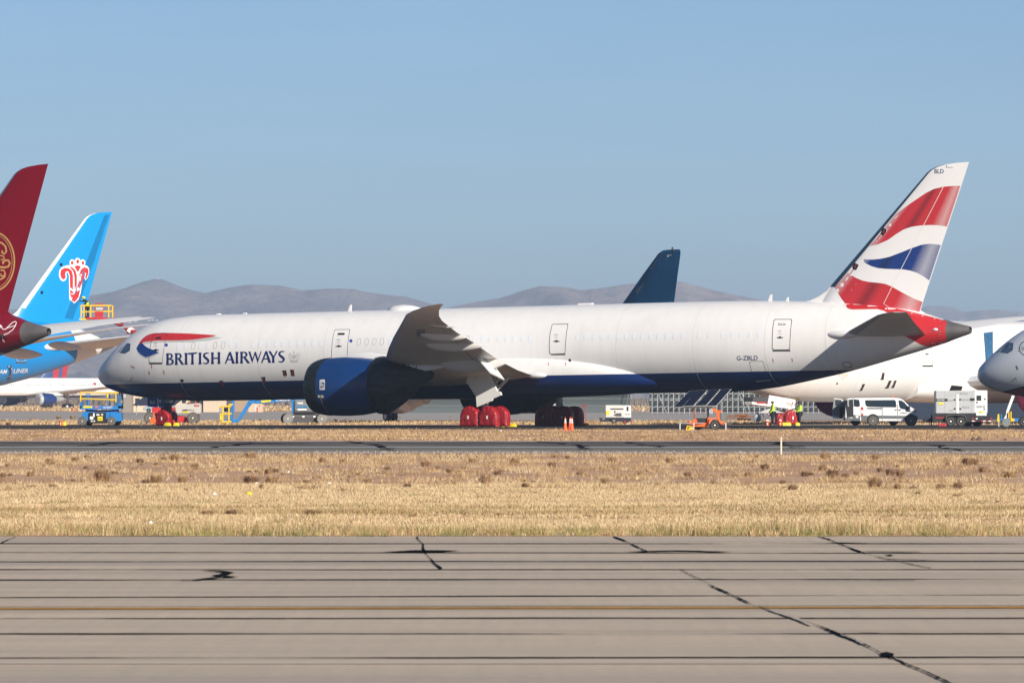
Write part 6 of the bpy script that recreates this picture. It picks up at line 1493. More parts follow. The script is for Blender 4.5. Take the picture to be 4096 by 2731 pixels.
# --- people
def person(loc, face, joints, rad, label, mats, hat=None, scale=1.0, extra=None, hivis=True):
    """one continuous skinned body; clothing shells and hair as children. joints: dict of local points"""
    root = empty('person', loc, (0, 0, face), label=label, cat='person')
    J_ = {k: Vector(v) * scale for k, v in joints.items()}
    chain = [('pelvis', 'waist'), ('waist', 'chest'), ('chest', 'neck'), ('neck', 'head'), ('head', 'crown'), ('pelvis', 'hipL'), ('hipL', 'kneeL'), ('kneeL', 'ankL'), ('ankL', 'toeL'), ('pelvis', 'hipR'), ('hipR', 'kneeR'), ('kneeR', 'ankR'), ('ankR', 'toeR'), ('chest', 'shL'), ('shL', 'elL'), ('elL', 'wrL'), ('wrL', 'haL'), ('chest', 'shR'), ('shR', 'elR'), ('elR', 'wrR'), ('wrR', 'haR')]
    RD = dict(pelvis=.15, waist=.135, chest=.165, neck=.062, head=.092, crown=.075, hipL=.10, hipR=.10, kneeL=.066, kneeR=.066, ankL=.045, ankR=.045, toeL=.038, toeR=.038, shL=.07, shR=.07, elL=.05, elR=.05, wrL=.034, wrR=.034, haL=.036, haR=.036)
    RD.update(rad or {})
    def skinned(name, edges, grow, m, parent):
        names = []; 
        for a, b in edges:
            for n in (a, b):
                if n not in names: names.append(n)
        me = bpy.data.meshes.new(name); me.from_pydata([J_[n] for n in names], [(names.index(a), names.index(b)) for a, b in edges], [])
        o = bpy.data.objects.new(name, me); COL.objects.link(o)
        md = o.modifiers.new('s', 'SKIN'); 
        for i, n in enumerate(names):
            r = RD[n] * grow * scale; me.skin_vertices[0].data[i].radius = (r, r)
        me.skin_vertices[0].data[0].use_root = True
        sb = o.modifiers.new('d', 'SUBSURF'); sb.levels = 2; sb.render_levels = 2
        dg = bpy.context.evaluated_depsgraph_get(); ev = bpy.data.meshes.new_from_object(o.evaluated_get(dg))
        o.modifiers.clear(); old = o.data; o.data = ev; bpy.data.meshes.remove(old)
        ev.materials.clear(); ev.materials.append(m); ev.shade_smooth(); ev.name = name
        o.parent = parent; return o
    body = skinned('body', chain, 1.0, M['skin'], root)
    skinned('trousers', [('pelvis', 'hipL'), ('hipL', 'kneeL'), ('kneeL', 'ankL'), ('pelvis', 'hipR'), ('hipR', 'kneeR'), ('kneeR', 'ankR')], 1.25, mats[0], root)
    jk = skinned('jacket', [('waist', 'pelvis'), ('waist', 'chest'), ('chest', 'shL'), ('shL', 'elL'), ('elL', 'wrL'), ('chest', 'shR'), ('shR', 'elR'), ('elR', 'wrR')], 1.28, mats[1], root)
    for s_ in 'LR':
        t = J_['toe' + s_]; a = J_['ank' + s_]
        part('boot', root, M['black'], lambda b: b.sphere(tuple((t + a) / 2 + Vector((0, 0, -.03))), .07, 10, 8, (.75, 1.9, .75)), smooth=60)
        h = J_['ha' + s_]; w = J_['wr' + s_]; d = (h - w).normalized()
        side = d.cross(Vector((0, 0, 1))); side = side.normalized() if side.length > .1 else Vector((1, 0, 0)); up = side.cross(d).normalized()
        def hand(b):
            b.sphere(tuple(h), .042, 10, 8, (.9, 1, 1))
            for k in range(4): p0 = h + side * (.027 * (k - 1.5)) + d * .02; p1 = p0 + d * (.045 + .008 * (1.5 - abs(k - 1.5))); b.cyl(p0, p1, .0105, .0095, 6); b.cyl(p1, p1 + d * .02 - up * .03, .0095, .008, 6)
            b.cyl(h - side * .035, h - side * .06 + d * .035 - up * .01, .012, .009, 6)
        part('hand', body, mats[2] if len(mats) > 2 else M['skin'], hand, smooth=60)
    hd = J_['head']; f = Vector((0, -1, 0))
    part('face', body, M['skin'], lambda b: (b.sphere(tuple(hd + Vector((0, -.095, -.005))), .017, 8, 6, (.8, 1, 1.5)), b.sphere(tuple(hd + Vector((.105, 0, 0))), .02, 6, 6, (.5, 1, 1.3)), b.sphere(tuple(hd + Vector((-.105, 0, 0))), .02, 6, 6, (.5, 1, 1.3))), smooth=60)
    part('eyes', body, M['black'], lambda b: (b.sphere(tuple(hd + Vector((.035, -.088, .025))), .011, 6, 5), b.sphere(tuple(hd + Vector((-.035, -.088, .025))), .011, 6, 5)))
    if hat: part(hat[0], root, hat[1], lambda b: hat[2](b, hd, J_['crown']), smooth=50)
    return root, J_
def beanie(b, hd, cr): b.sphere(tuple(hd + Vector((0, 0, .055))), .112, 14, 8, (1, 1.05, .95))
def cap(b, hd, cr): b.sphere(tuple(hd + Vector((0, 0, .055))), .112, 14, 8, (1, 1.08, .8)); b.box(tuple(hd + Vector((0, -.15, .045))), (.15, .14, .018))
def hardhat(b, hd, cr): b.sphere(tuple(hd + Vector((0, .0, .06))), .135, 14, 8, (1, 1.15, .85)); b.lathe([(.0, .13), (.02, .165), (.035, .13)], c=tuple(hd + Vector((0, -.01, .05))), axis='Z', n=16)
stand = dict(pelvis=(0, 0, .93), waist=(0, 0, 1.12), chest=(0, 0, 1.34), neck=(0, 0, 1.50), head=(0, -.02, 1.62), crown=(0, 0, 1.72), hipL=(.10, 0, .88), kneeL=(.11, -.03, .48), ankL=(.11, 0, .09), toeL=(.12, -.17, .04), hipR=(-.10, 0, .88), kneeR=(-.11, -.02, .48), ankR=(-.12, .03, .09), toeR=(-.13, -.14, .04), shL=(.20, 0, 1.42), elL=(.25, -.06, 1.14), wrL=(.17, -.30, 1.02), haL=(.14, -.38, 1.02), shR=(-.20, 0, 1.42), elR=(-.25, -.05, 1.14), wrR=(-.19, -.28, 1.0), haR=(-.16, -.36, .99))
def stripes(root, zs, w=.40, d=.36, z0=0):
    for z in zs:
        def f(b): b.rings([[(w / 2 * math.cos(a), d / 2 * math.sin(a), z + k * .045) for a in [2 * math.pi * i / 20 for i in range(20)]] for k in (0, 1)], cap=False)
        part('reflective_band', root, M['lgrey'], f)
Y1 = 398; q1 = Q(3091, Y1)
r1, _ = person(q1.loc, R(-78), {**stand, 'wrL': (.16, -.25, .92), 'haL': (.14, -.33, .86), 'wrR': (-.16, -.26, .90), 'haR': (-.14, -.33, .84)}, {}, 'worker in a lime hi-vis jacket and grey cap, back turned, left of the red covers', [M['darkcloth'], M['hivis'], M['whiteB']], ('cap', M['dgrey'], cap), scale=.98)
stripes(r1, (1.02, 1.22), .44, .42)
q2 = Q(3197, 400)
r2, _ = person(q2.loc, R(-62), {**stand, 'head': (0, -.05, 1.60), 'wrR': (-.14, -.30, 1.12), 'haR': (-.10, -.38, 1.10)}, {}, 'worker in a lime hi-vis jacket and dark beanie, right of the red covers', [M['darkcloth'], M['hivis'], M['whiteB']], ('beanie', mat('navy_knit', (.01, .015, .04), .9), beanie), scale=.97)
stripes(r2, (1.02, 1.22), .44, .42)
loc, bx_, bz_, by0, by1 = BASK
pl = Vector((loc.x + bx_(352), loc.y + (by0 + by1) / 2, loc.z + bz_(1268)))
r3, _ = person(pl, R(-90), {**stand, 'waist': (0, -.05, 1.12), 'chest': (0, -.18, 1.30), 'neck': (0, -.30, 1.42), 'head': (0, -.38, 1.52), 'crown': (0, -.42, 1.62), 'shL': (.19, -.22, 1.38), 'elL': (.24, -.10, 1.15), 'wrL': (.16, -.38, 1.05), 'haL': (.14, -.46, 1.05), 'shR': (-.19, -.22, 1.38), 'elR': (-.2, -.52, 1.28), 'wrR': (-.16, -.78, 1.32), 'haR': (-.15, -.87, 1.38)}, {}, 'worker in a yellow hard hat leaning from the raised basket to the blue fin', [M['darkcloth'], mat('dark_jacket', (.015, .02, .035), .9)], ('hard_hat', M['yelbr'], hardhat), scale=.95)
part('vest', r3, M['hivis'], lambda b: b.rings([[(.19 * math.cos(a), -.1 * (z - .85) * 2.0 + .16 * math.sin(a) - .02, z * .95) for a in [2 * math.pi * i / 16 for i in range(16)]] for z in (.92, 1.05, 1.2)], cap=False), smooth=60)

# --- buildings, canopy, car, toilet far behind the nose
def building(px0, px1, ytop, Y, depth, m, label, roofm=None, extra=None):
    q = Q((px0 + px1) / 2, Y); e = empty('building', q.loc, label=label, cat='building'); w = (px1 - px0) / q.s; h = q.z(ytop)
    part('wall', e, m, lambda b: b.b2(-w / 2, w / 2, 0, depth, 0, h))
    part('roof', e, roofm or M['lgrey'], lambda b: (b.b2(-w / 2 - .1, w / 2 + .1, -.1, depth + .1, h, h + .15)))
    return e, q
ribm = mat('cream_ribbed_cladding', (0.60, 0.48, 0.34), .8, var=.08, scale=2.0, stretch=(8, 8, .2))
e, q = building(489, 527, 1560, 846, 10, mat('taupe_cladding', (.27, .23, .19), .8, var=.06, stretch=(6, 6, .2)), 'taupe corrugated shed with a small sign, behind the scissor lift')
part('sign', e, M['whiteB'], lambda b: b.b2(q.x(493), q.x(502), -.06, -.02, q.z(1588), q.z(1579))); part('sign_symbol', e, M['blue'], lambda b: b.b2(q.x(495.5), q.x(499.5), -.09, -.065, q.z(1586), q.z(1581)))
e, q = building(530, 808, 1555, 850, 14, mat('cream_stucco', (.62, .50, .36), .85, var=.06), 'long cream building behind the airliner nose wheel')
for px0, px1, py0, py1 in ((541, 560, 1592, 1612), (728, 744, 1592, 1612), (780, 797, 1592, 1611)):
    w_ = part('window', e, M['dgrey'], lambda b: b.b2(q.x(px0), q.x(px1), -.05, .05, q.z(py1), q.z(py0))); part('pane', w_, M['glass'], lambda b: b.b2(q.x(px0 + 1), q.x(px1 - 1), -.07, -.04, q.z(py1 - 1), q.z(py0 + 1)))
e, q = building(813, 905, 1560, 845, 12, ribm, 'pale cream ribbed shed behind the yellow lift basket')
e, q = building(938, 1008, 1570, 900, 10, mat('tan_cladding', (.36, .26, .17), .85, var=.08), 'tan building right of the portable toilet')
e, q = building(994, 1050, 1613, 850, 4, mat('peach_panel', (.62, .44, .30), .85, var=.05), 'small peach cabin with a red notice under the blue boom')
part('door', e, M['lgrey'], lambda b: b.b2(q.x(1017), q.x(1026), -.05, .0, q.z(1647), q.z(1616))); part('red_notice', e, M['red'], lambda b: b.b2(q.x(1026), q.x(1031), -.04, -.01, q.z(1647), q.z(1628))); part('window', e, M['dgrey'], lambda b: b.b2(q.x(1036), q.x(1040), -.04, -.01, q.z(1626), q.z(1621)))
q = Q(922, 838); e = empty('portable_toilet', q.loc, label='grey and blue portable toilet with a white roof, behind the yellow basket', cat='portable toilet'); w = 30 / q.s
part('cabin', e, mat('grey_toilet_plastic', (.13, .14, .17), .6), lambda b: b.b2(-w / 2, w / 2, 0, w, 0, q.z(1598)))
part('roof', e, M['white'], lambda b: b.rings([[(sx * w * .55, (sy * .55 + .5) * w, q.z(1598)) for sx, sy in ((-1, -1), (1, -1), (1, 1), (-1, 1))], [(sx * w * .3, (sy * .3 + .5) * w, q.z(1588)) for sx, sy in ((-1, -1), (1, -1), (1, 1), (-1, 1))]]))
part('door', e, M['dgrey'], lambda b: b.b2(q.x(908), q.x(926), -.06, 0, q.z(1645), q.z(1602))); part('side_panel', e, M['blue'], lambda b: b.b2(q.x(929), q.x(938), -.06, 0, q.z(1648), q.z(1600)))
q = Q(625, 700); e = empty('canopy', q.loc, label='dark navy sloping canopy in front of the cream building', cat='canopy')
cl = mat('navy_canopy_cloth', (.012, .018, .045), .8, var=.2)
part('cloth', e, cl, lambda b: (b.prism(q.pts([(528, 1622), (575, 1586), (680, 1586), (722, 1598), (700, 1614), (690, 1623)]), 4.0, off=2.0)))
for px in (545, 690): part('post', e, M['galv'], lambda b: b.cyl((q.x(px), .3, 0), (q.x(px), .3, q.z(1618)), .06, .06, 6))
q = Q(592, 800); e = empty('parked_car', q.loc, (0, 0, 0), label='silver car parked in front of the cream building, behind the navy gear door', cat='car')
sv = mat('silver_car_paint', (.45, .48, .52), .3, metal=.3)
part('body', e, sv, lambda b: b.prism([(-.7, .35), (-.72, .8), (-.2, .95), (.5, 1.5), (2.6, 1.52), (3.4, 1.0), (3.9, .95), (3.95, .35)], 1.7, off=.85), bevel=.06)
part('window', e, M['glass'], lambda b: b.prism([(.15, 1.0), (.6, 1.42), (2.5, 1.44), (3.0, 1.0)], 1.72, off=.85))
for x in (.1, 3.1): wheel('wheel', e, x, .05, .33, .22)

# --- blue articulated boom lift
q = Q(1215, 424); e = empty('boom_lift', q.loc, label='blue boom lift with grey tyres and a lowered yellow basket, ahead of the engine', cat='boom lift')
part('chassis', e, M['dgrey'], lambda b: (b.b2(q.x(1165), q.x(1272), .3, 2.0, q.z(1694), q.z(1664)), b.prism(q.pts([(1160, 1661), (1275, 1661), (1240, 1652), (1190, 1652)]), 1.6, off=1.1)), bevel=.03)
part('turntable', e, M['black'], lambda b: b.b2(q.x(1173), q.x(1275), .2, 2.1, q.z(1655), q.z(1646)))
gh = part('hood', e, mat('mid_grey_hood', (.20, .21, .21), .45), lambda b: b.prism(q.pts([(1178, 1598), (1235, 1598), (1252, 1640), (1245, 1645), (1186, 1647), (1178, 1640)]), 2.0, off=1.1), bevel=.06)
face_text('Genie', q.x(1185), q.z(1631), 46 / q.s, 13 / q.s, .05, mat('cyan_blue_lettering', (.02, .25, .55), .5), gh, bold=.02)
part('plate', gh, M['white'], lambda b: b.b2(q.x(1190), q.x(1212), .04, .09, q.z(1615), q.z(1609))); part('plate', gh, M['white'], lambda b: b.b2(q.x(1190), q.x(1226), .04, .09, q.z(1641), q.z(1634)))
part('riser', e, M['blue'], lambda b: b.b2(q.x(1165), q.x(1178), .3, 1.0, q.z(1652), q.z(1596)))
mb_ = part('main_boom', e, M['blue'], lambda b: b.prism(q.pts([(1018, 1603), (1170, 1589), (1240, 1587), (1240, 1600), (1170, 1603), (1022, 1615)]), .5, off=.9), bevel=.03)
face_text('Z-60/37FE', q.x(1101), q.z(1603.5), 62 / q.s, 8 / q.s, .62, M['white'], mb_, slant=.2, bold=.03)
part('plate', mb_, M['yelbr'], lambda b: b.prism(q.pts([(1043, 1602), (1082, 1598.5), (1082, 1606), (1043, 1610)]), .03, off=.63))
part('elbow', e, M['blue'], lambda b: (b.cyl((q.x(1000), .6, q.z(1606)), (q.x(1000), 1.2, q.z(1606)), .16, .16, 12), b.prism(q.pts([(995, 1602), (1020, 1600), (1025, 1612), (1000, 1613)]), .4, off=.9)))
part('jib', e, M['blue'], lambda b: (b.prism(q.pts([(990, 1605), (1002, 1613), (953, 1688), (945, 1682)]), .25, off=.75), b.prism(q.pts([(1000, 1612), (1004, 1615), (950, 1691), (945, 1689)]), .2, off=1.1)))
part('basket_floor', e, M['blue'], lambda b: (b.b2(q.x(880), q.x(927), .2, 1.6, q.z(1689), q.z(1679)), b.b2(q.x(920), q.x(945), .6, 1.1, q.z(1690), q.z(1676)), b.b2(q.x(921), q.x(929), .2, 1.4, q.z(1686), q.z(1660))))
part('basket_rail', e, M['yellow'], lambda b: (b.tube([(q.x(878), .1, q.z(1626)), (q.x(925), .1, q.z(1624))], .07), b.tube([(q.x(878), .1, q.z(1656)), (q.x(926), .1, q.z(1654))], .07), b.tube([(q.x(880), .1, q.z(1688)), (q.x(926), .1, q.z(1686))], .08), b.tube([(q.x(915), .1, q.z(1618)), (q.x(931), .1, q.z(1617))], .07), [b.cyl((q.x(px), .1, q.z(1689)), (q.x(px), .1, q.z(1624)), .06, .06, 6) for px in (890, 915)], b.b2(q.x(879), q.x(888), .05, .4, q.z(1680), q.z(1660))))
part('basket_rail', e, M['blue'], lambda b: (b.tube([(q.x(880), .1, q.z(1625)), (q.x(880), 1.6, q.z(1624)), (q.x(927), 1.6, q.z(1622))], .04), [b.cyl((q.x(px), yy, q.z(1687)), (q.x(px), yy, q.z(1624)), .04, .04, 6) for px, yy in ((880, .1), (884, 1.6), (922, .15), (926, 1.6))]))
part('control_panel', e, M['black'], lambda b: b.b2(q.x(893), q.x(913), .9, 1.2, q.z(1646), q.z(1629)))
for px, y in ((1152, 0.0), (1288, 0.0), (1140, 1.9), (1280, 1.9)): wheel('wheel', e, q.x(px), y, .40, .38, mat('grey_non_marking_tyre', (.22, .22, .20), .9, var=.15) if y < 1 else M['rubber'], M['lgrey'])
for px in (1171, 1213, 1257): part('plate', e, M['white'], lambda b: b.b2(q.x(px - 5), q.x(px + 5), .26, .29, q.z(1669), q.z(1663)))

# --- orange towing jack by the nose wheel
q = Q(615, 388); e = empty('towing_jack', q.loc, label='orange post jack with a steel tow arm left of the nose wheel covers', cat='jack')
part('post', e, M['orange'], lambda b: (b.cyl((0, 0, .1), (0, 0, q.z(1648)), .07, .05, 8), b.prism(q.pts([(598, 1680), (612, 1668), (618, 1668), (625, 1682), (618, 1697), (602, 1690)]), .3)))
part('arm', e, M['steel'], lambda b: (b.cyl((q.x(566), 0, q.z(1684)), (q.x(600), 0, q.z(1684)), .04, .04, 6), b.cyl((q.x(566), 0, 0), (q.x(566), 0, q.z(1680)), .04, .03, 6)))
part('castor', e, M['rubber'], lambda b: b.lathe([(-.05, .02), (-.05, .1), (.05, .1), (.05, .02)], c=(0, 0, .1), axis='Y', n=12))

# --- small white generator
q = Q(2470, 424); e = empty('generator_trailer', q.loc, label='small white towable generator with one visible wheel, mid background under the tail', cat='generator')
gw = mat('generator_white_in_shade', (.62, .62, .60), .45, var=.03); gb = mat('generator_bright_white', (.8, .8, .76), .45, var=.02); nvy = mat('generator_navy_base', (.012, .02, .045), .5)  # hood side coloured duller than the end panel to stand for shade
hb = part('hood', e, gw, lambda b: b.b2(q.x(2422), q.x(2495), 0, 1.1, q.z(1669), q.z(1620)), bevel=.03)
part('end_panel', e, gb, lambda b: b.b2(q.x(2495), q.x(2524), .02, 1.1, q.z(1671), q.z(1621)), bevel=.03)
part('base', e, nvy, lambda b: b.b2(q.x(2421), q.x(2524), .05, 1.05, q.z(1686), q.z(1670)))
part('black_stripe', hb, M['black'], lambda b: b.b2(q.x(2442), q.x(2494), -.03, .0, q.z(1637), q.z(1633))); part('yellow_plate', hb, M['yelbr'], lambda b: b.b2(q.x(2424), q.x(2438), -.03, .0, q.z(1658), q.z(1643)))
part('control_window', e, M['black'], lambda b: b.b2(q.x(2507), q.x(2514), -.02, .03, q.z(1643), q.z(1626))); part('louvre', e, M['dgrey'], lambda b: [b.b2(q.x(2500 + 6 * i), q.x(2503.5 + 6 * i), -.0, .04, q.z(1659), q.z(1654.5)) for i in range(4)])
part('louvre', hb, M['dgrey'], lambda b: b.prism(q.pts([(2453, 1659), (2466, 1652), (2486, 1652), (2486, 1664), (2466, 1664)]), .03, off=-.01)); part('louvre', e, M['black'], lambda b: b.b2(q.x(2457), q.x(2462), -.03, 0, q.z(1650), q.z(1643)))
part('drawbar', e, nvy, lambda b: (b.b2(q.x(2400), q.x(2422), .4, .6, q.z(1685), q.z(1679)), b.cyl((q.x(2404), .5, 0), (q.x(2404), .5, q.z(1674)), .04, .05, 6), b.box((q.x(2403), .5, q.z(1674)), (.25, .15, .12))))
wheel('wheel', e, q.x(2456), -.05, .25, .2, None, M['white']); wheel('wheel', e, q.x(2503), .95, .25, .2)
part('tail_lamp', e, M['red'], lambda b: b.b2(q.x(2495), q.x(2502), -.0, .04, q.z(1690), q.z(1683))); part('tail_lamp', e, M['red'], lambda b: b.b2(q.x(2524), q.x(2529), 0, .1, q.z(1690), q.z(1683)))

# --- orange solar trailer
q = Q(2830, 337); e = empty('solar_trailer', q.loc, label='orange solar message trailer with four tilted black panels, under the rear fuselage', cat='trailer')
pm = mat('solar_panel_cells', (.008, .012, .025), .25, var=.2, scale=6)
for bl, br, tr_, tl in (((2694, 1628), (2729, 1625.5), (2794, 1562), (2759.5, 1562)), ((2730.5, 1624), (2773, 1621), (2832, 1558), (2794, 1561)), ((2780.6, 1622), (2823, 1620), (2882, 1556), (2842.6, 1558)), ((2828, 1621.6), (2864, 1621.6), (2926, 1555), (2886, 1557))):
    cs = [Vector((q.x(bl[0]), -.3, q.z(bl[1]))), Vector((q.x(br[0]), -.3, q.z(br[1]))), Vector((q.x(tr_[0]), .6, q.z(tr_[1]))), Vector((q.x(tl[0]), .6, q.z(tl[1])))]
    dn = Vector((0, .05, -.04)); ff = [(0, 1, 2, 3), (7, 6, 5, 4), (0, 1, 5, 4), (1, 2, 6, 5), (2, 3, 7, 6), (3, 0, 4, 7)]
    pn = part('solar_panel', e, pm, lambda b: b.add(cs + [c + dn for c in cs], ff))
    part('frame', pn, M['lgrey'], lambda b: [b.cyl(cs[i] + dn * .5, cs[(i + 1) % 4] + dn * .5, .022, .022, 4) for i in range(4)])
part('array_beam', e, M['dgrey'], lambda b: b.b2(q.x(2735), q.x(2850), -.2, -.05, q.z(1632), q.z(1625)))
part('rear_post', e, mat('rust_red_post', (.28, .05, .02), .6), lambda b: b.b2(q.x(2774), q.x(2780), 0, .1, q.z(1678), q.z(1628)))
part('front_post', e, M['black'], lambda b: b.b2(q.x(2828), q.x(2836), 0, .1, q.z(1675), q.z(1626)))
part('winch_box', e, M['grey'], lambda b: b.b2(q.x(2836), q.x(2852), -.1, .15, q.z(1654), q.z(1636)))
part('orange_arm', e, M['orange'], lambda b: (b.prism(q.pts([(2850, 1632), (2856, 1630), (2872, 1641), (2886, 1641), (2886, 1648), (2878, 1650), (2878, 1680), (2867, 1680), (2866, 1652), (2850, 1640)]), .14)))
part('mast', e, M['dgrey'], lambda b: b.cyl((q.x(2880), .3, .3), (q.x(2880), .3, q.z(1604)), .08, .08, 8))
part('frame', e, M['orange'], lambda b: (b.b2(q.x(2768), q.x(2842), 0, .12, q.z(1706), q.z(1693)), b.b2(q.x(2750), q.x(2842), -.02, .08, q.z(1696), q.z(1690)), b.prism(q.pts([(2768, 1690), (2772, 1676), (2786, 1676), (2790, 1690)]), .12), b.prism(q.pts([(2826, 1690), (2832, 1668), (2838, 1668), (2844, 1690)]), .12), b.b2(q.x(2876), q.x(2902), 0, .1, q.z(1696), q.z(1689))))
part('mudguard', e, M['orange'], lambda b: b.prism(q.pts([(2832, 1694), (2838, 1674), (2848, 1670), (2870, 1670), (2880, 1678), (2886, 1694), (2880, 1694), (2873, 1680), (2866, 1675), (2850, 1675), (2844, 1680), (2840, 1694)]), .3, off=-.12))
part('battery_box', e, M['black'], lambda b: b.b2(q.x(2785), q.x(2832), .1, .9, q.z(1692), q.z(1672))); part('side_beam', e, mat('rust_red_post', (.28, .05, .02), .6), lambda b: b.b2(q.x(2775), q.x(2840), .6, .7, q.z(1706), q.z(1695)))
for px, m_ in ((2719, M['lgrey']), (2774, M['lgrey']), (2834, M['dgrey']), (2902, M['lgrey'])): part('jack_leg', e, m_, lambda b: (b.cyl((q.x(px), -.25, q.z(1722)), (q.x(px), -.25, q.z(1690)), .035, .05, 6)))
part('outrigger', e, M['galv'], lambda b: (b.cyl((q.x(2719), -.25, q.z(1692)), (q.x(2760), -.05, q.z(1693)), .03, .03, 6), b.cyl((q.x(2774), -.25, q.z(1693)), (q.x(2815), 0, q.z(1692)), .03, .03, 6)))
part('hitch', e, M['dgrey'], lambda b: (b.cyl((q.x(2900), 0, q.z(1695)), (q.x(2922), 0.2, q.z(1695)), .05, .05, 6), b.box((q.x(2918), .2, q.z(1694)), (.16, .12, .2))))
part('tail_lamp', e, M['red'], lambda b: b.b2(q.x(2749), q.x(2758), -.05, 0, q.z(1690), q.z(1683)))
wheel('wheel', e, q.x(2859), -.1, .31, .22, None, M['white'], hub=True); wheel('wheel', e, q.x(2795), 1.3, .3, .2)
q = Q(2755, 336); e = part('folded_step', None, M['yellow'], lambda b: (b.tube([(q.x(2745), -.1, 0), (q.x(2748), -.1, q.z(1704)), (q.x(2765), -.1, q.z(1706)), (q.x(2771), -.1, q.z(1716)), (q.x(2750), -.1, q.z(1719))], .04), b.prism(q.pts([(2752, 1712), (2768, 1708), (2772, 1717), (2756, 1719)]), .3))); e.location = q.loc; tag(e, 'small yellow folding stand lying left of the solar trailer wheel', 'stand')

# --- traffic cones
def cone(px, Y, label, top):
    q = Q(px, Y); h = (q.g - top) / q.s; e = empty('traffic_cone', q.loc, label=label, cat='traffic cone', group='traffic cones by the far main gear')
    om = mat('orange_cone_plastic', (0.85, 0.12, 0.02), .5)
    prof = lambda t: .02 + (1 - t) * .11
    part('body', e, om, lambda b: (b.lathe([(.03, prof(0) + .0), (h * .95, prof(.95)), (h, .02)], axis='Z', n=16)), smooth=50)
    part('base', e, om, lambda b: b.box((0, 0, .02), (.32, .32, .04)))
    for z0, z1 in ((.58, .66), (.72, .86)): part('reflective_collar', e, M['white'], lambda b: b.lathe([(h * z0, prof(z0) + .008), (h * z1, prof(z1) + .008)], axis='Z', n=16, cap=False), smooth=50)
cone(2261, gy(1722), 'single orange traffic cone, left of the pair by the far main gear', 1668)
cone(2280.5, gy(1721), 'left orange cone of the overlapping pair by the far main gear', 1668)
cone(2287.5, gy(1722), 'right orange cone of the overlapping pair by the far main gear', 1668)
q = Q(2338, 392); e = part('warning_frame', None, M['redrib'], lambda b: (b.tube([(q.x(2342), 0, 0), (q.x(2343), 0, q.z(1636)), (q.x(2346), 0, q.z(1622)), (q.x(2326), 0, q.z(1622)), (q.x(2327), 0, q.z(1632))], .025), b.cyl((q.x(2338), 0, q.z(1622)), (q.x(2338), 0, q.z(1615)), .02, .02, 4))); e.location = q.loc; tag(e, 'thin red tubular handle sticking up behind the shaded wheel covers', 'handle')

# --- van
q = Q(3500, 399); e = empty('van', q.loc, label='white passenger van with its rear doors open, shaded flank, orange beacon on the roof', cat='van')
V = lambda x, y: (3280 + x / 5.6, 1500 + y / 5.6)
vw = mat('van_white_paint', (.78, .78, .78), .3, coat=.4, var=.02); vg = mat('van_grey_plastic', (.12, .13, .14), .55)
def vbody(b):
    lo = q.pts([V(*p) for p in [(560, 990), (580, 620), (610, 540), (660, 518), (900, 512), (1600, 505), (1780, 515), (1850, 545), (1930, 620), (2000, 690), (2060, 730), (2130, 770), (2165, 840), (2180, 900), (2190, 960), (2180, 1000), (2120, 1030), (1930, 1030), (1100, 1030), (880, 1025), (640, 1020)]])
    n = len(lo); rs = []
    for y, k in ((0.05, .975), (0.0, 1.0), (1.95, 1.0), (2.0, .975)):
        rs.append([(x * 1.0, y + (0.16 * max(0, (z - 1.05)) if y < 1 else -0.16 * max(0, (z - 1.05))), z) for x, z in lo])
    b.rings([rs[1], rs[2]])
bd = part('body', e, vw, vbody, bevel=.04)
def vp(name, m_, pts, off=-.02, par=None, th=.03, tilt=True):
    L = q.pts([V(*p) for p in pts]); n = len(L); b = MB()
    f = lambda x, z, o_: (x, (0.16 * max(0, z - 1.05) if tilt else 0) + o_, z)
    b.add([f(x, z, off) for x, z in L] + [f(x, z, off + th) for x, z in L], [tuple(range(n)), tuple(range(n, 2 * n))[::-1]] + [(i, (i + 1) % n, n + (i + 1) % n, n + i) for i in range(n)])
    return b.build(name, m_, par or e)
vp('side_window', M['glass'], [(1012, 560), (1680, 555), (1705, 600), (1710, 715), (1400, 710), (1080, 700), (1040, 680), (1020, 630)])
vp('front_window', M['glass'], [(1762, 565), (1830, 568), (1900, 620), (1960, 690), (1990, 770), (1860, 755), (1800, 735), (1775, 680)])
vp('sill_trim', vg, [(920, 900), (1100, 910), (1260, 905), (1260, 1000), (1240, 1030), (930, 1020)], tilt=False)
vp('sill_trim', vg, [(1265, 900), (1950, 910), (1920, 975), (1265, 970)], tilt=False)
vp('slide_rail', M['dgrey'], [(1060, 730), (1408, 732), (1408, 745), (1060, 742)], off=-.03, tilt=False)
for a in ((1680, 765, 1732, 775), (1765, 770, 1818, 783)): vp('door_handle', M['black'], [(a[0], a[1]), (a[2], a[1] + 2), (a[2], a[3]), (a[0], a[3])], off=-.04, tilt=False)
vp('seam', M['grey'], [(1402, 715), (1407, 715), (1407, 1020), (1402, 1020)], off=-.024, tilt=False); vp('seam', M['grey'], [(1745, 640), (1750, 640), (1752, 1020), (1747, 1020)], off=-.024, tilt=False)
vp('tail_light', M['red'], [(922, 712), (962, 710), (972, 760), (970, 895), (918, 898)], off=-.03, tilt=False); vp('reverse_light', M['white'], [(924, 780), (966, 778), (966, 860), (922, 865)], off=-.045, tilt=False)
vp('headlight', mat('amber_lamp', (.5, .2, .08), .2), [(2100, 765), (2130, 775), (2160, 800), (2162, 838), (2135, 835), (2118, 790)], off=-.03, tilt=False)
vp('mirror', M['black'], [(1965, 690), (2010, 690), (2015, 765), (2060, 780), (1975, 770)], off=-.25, th=.2, tilt=False)
vp('bumper', vg, [(2105, 905), (2185, 912), (2192, 1000), (2130, 1030), (2110, 1000)], off=-.03, th=2.05, tilt=False); vp('bumper', vg, [(560, 950), (900, 965), (900, 1020), (560, 1015)], off=-.04, th=2.05, tilt=False)
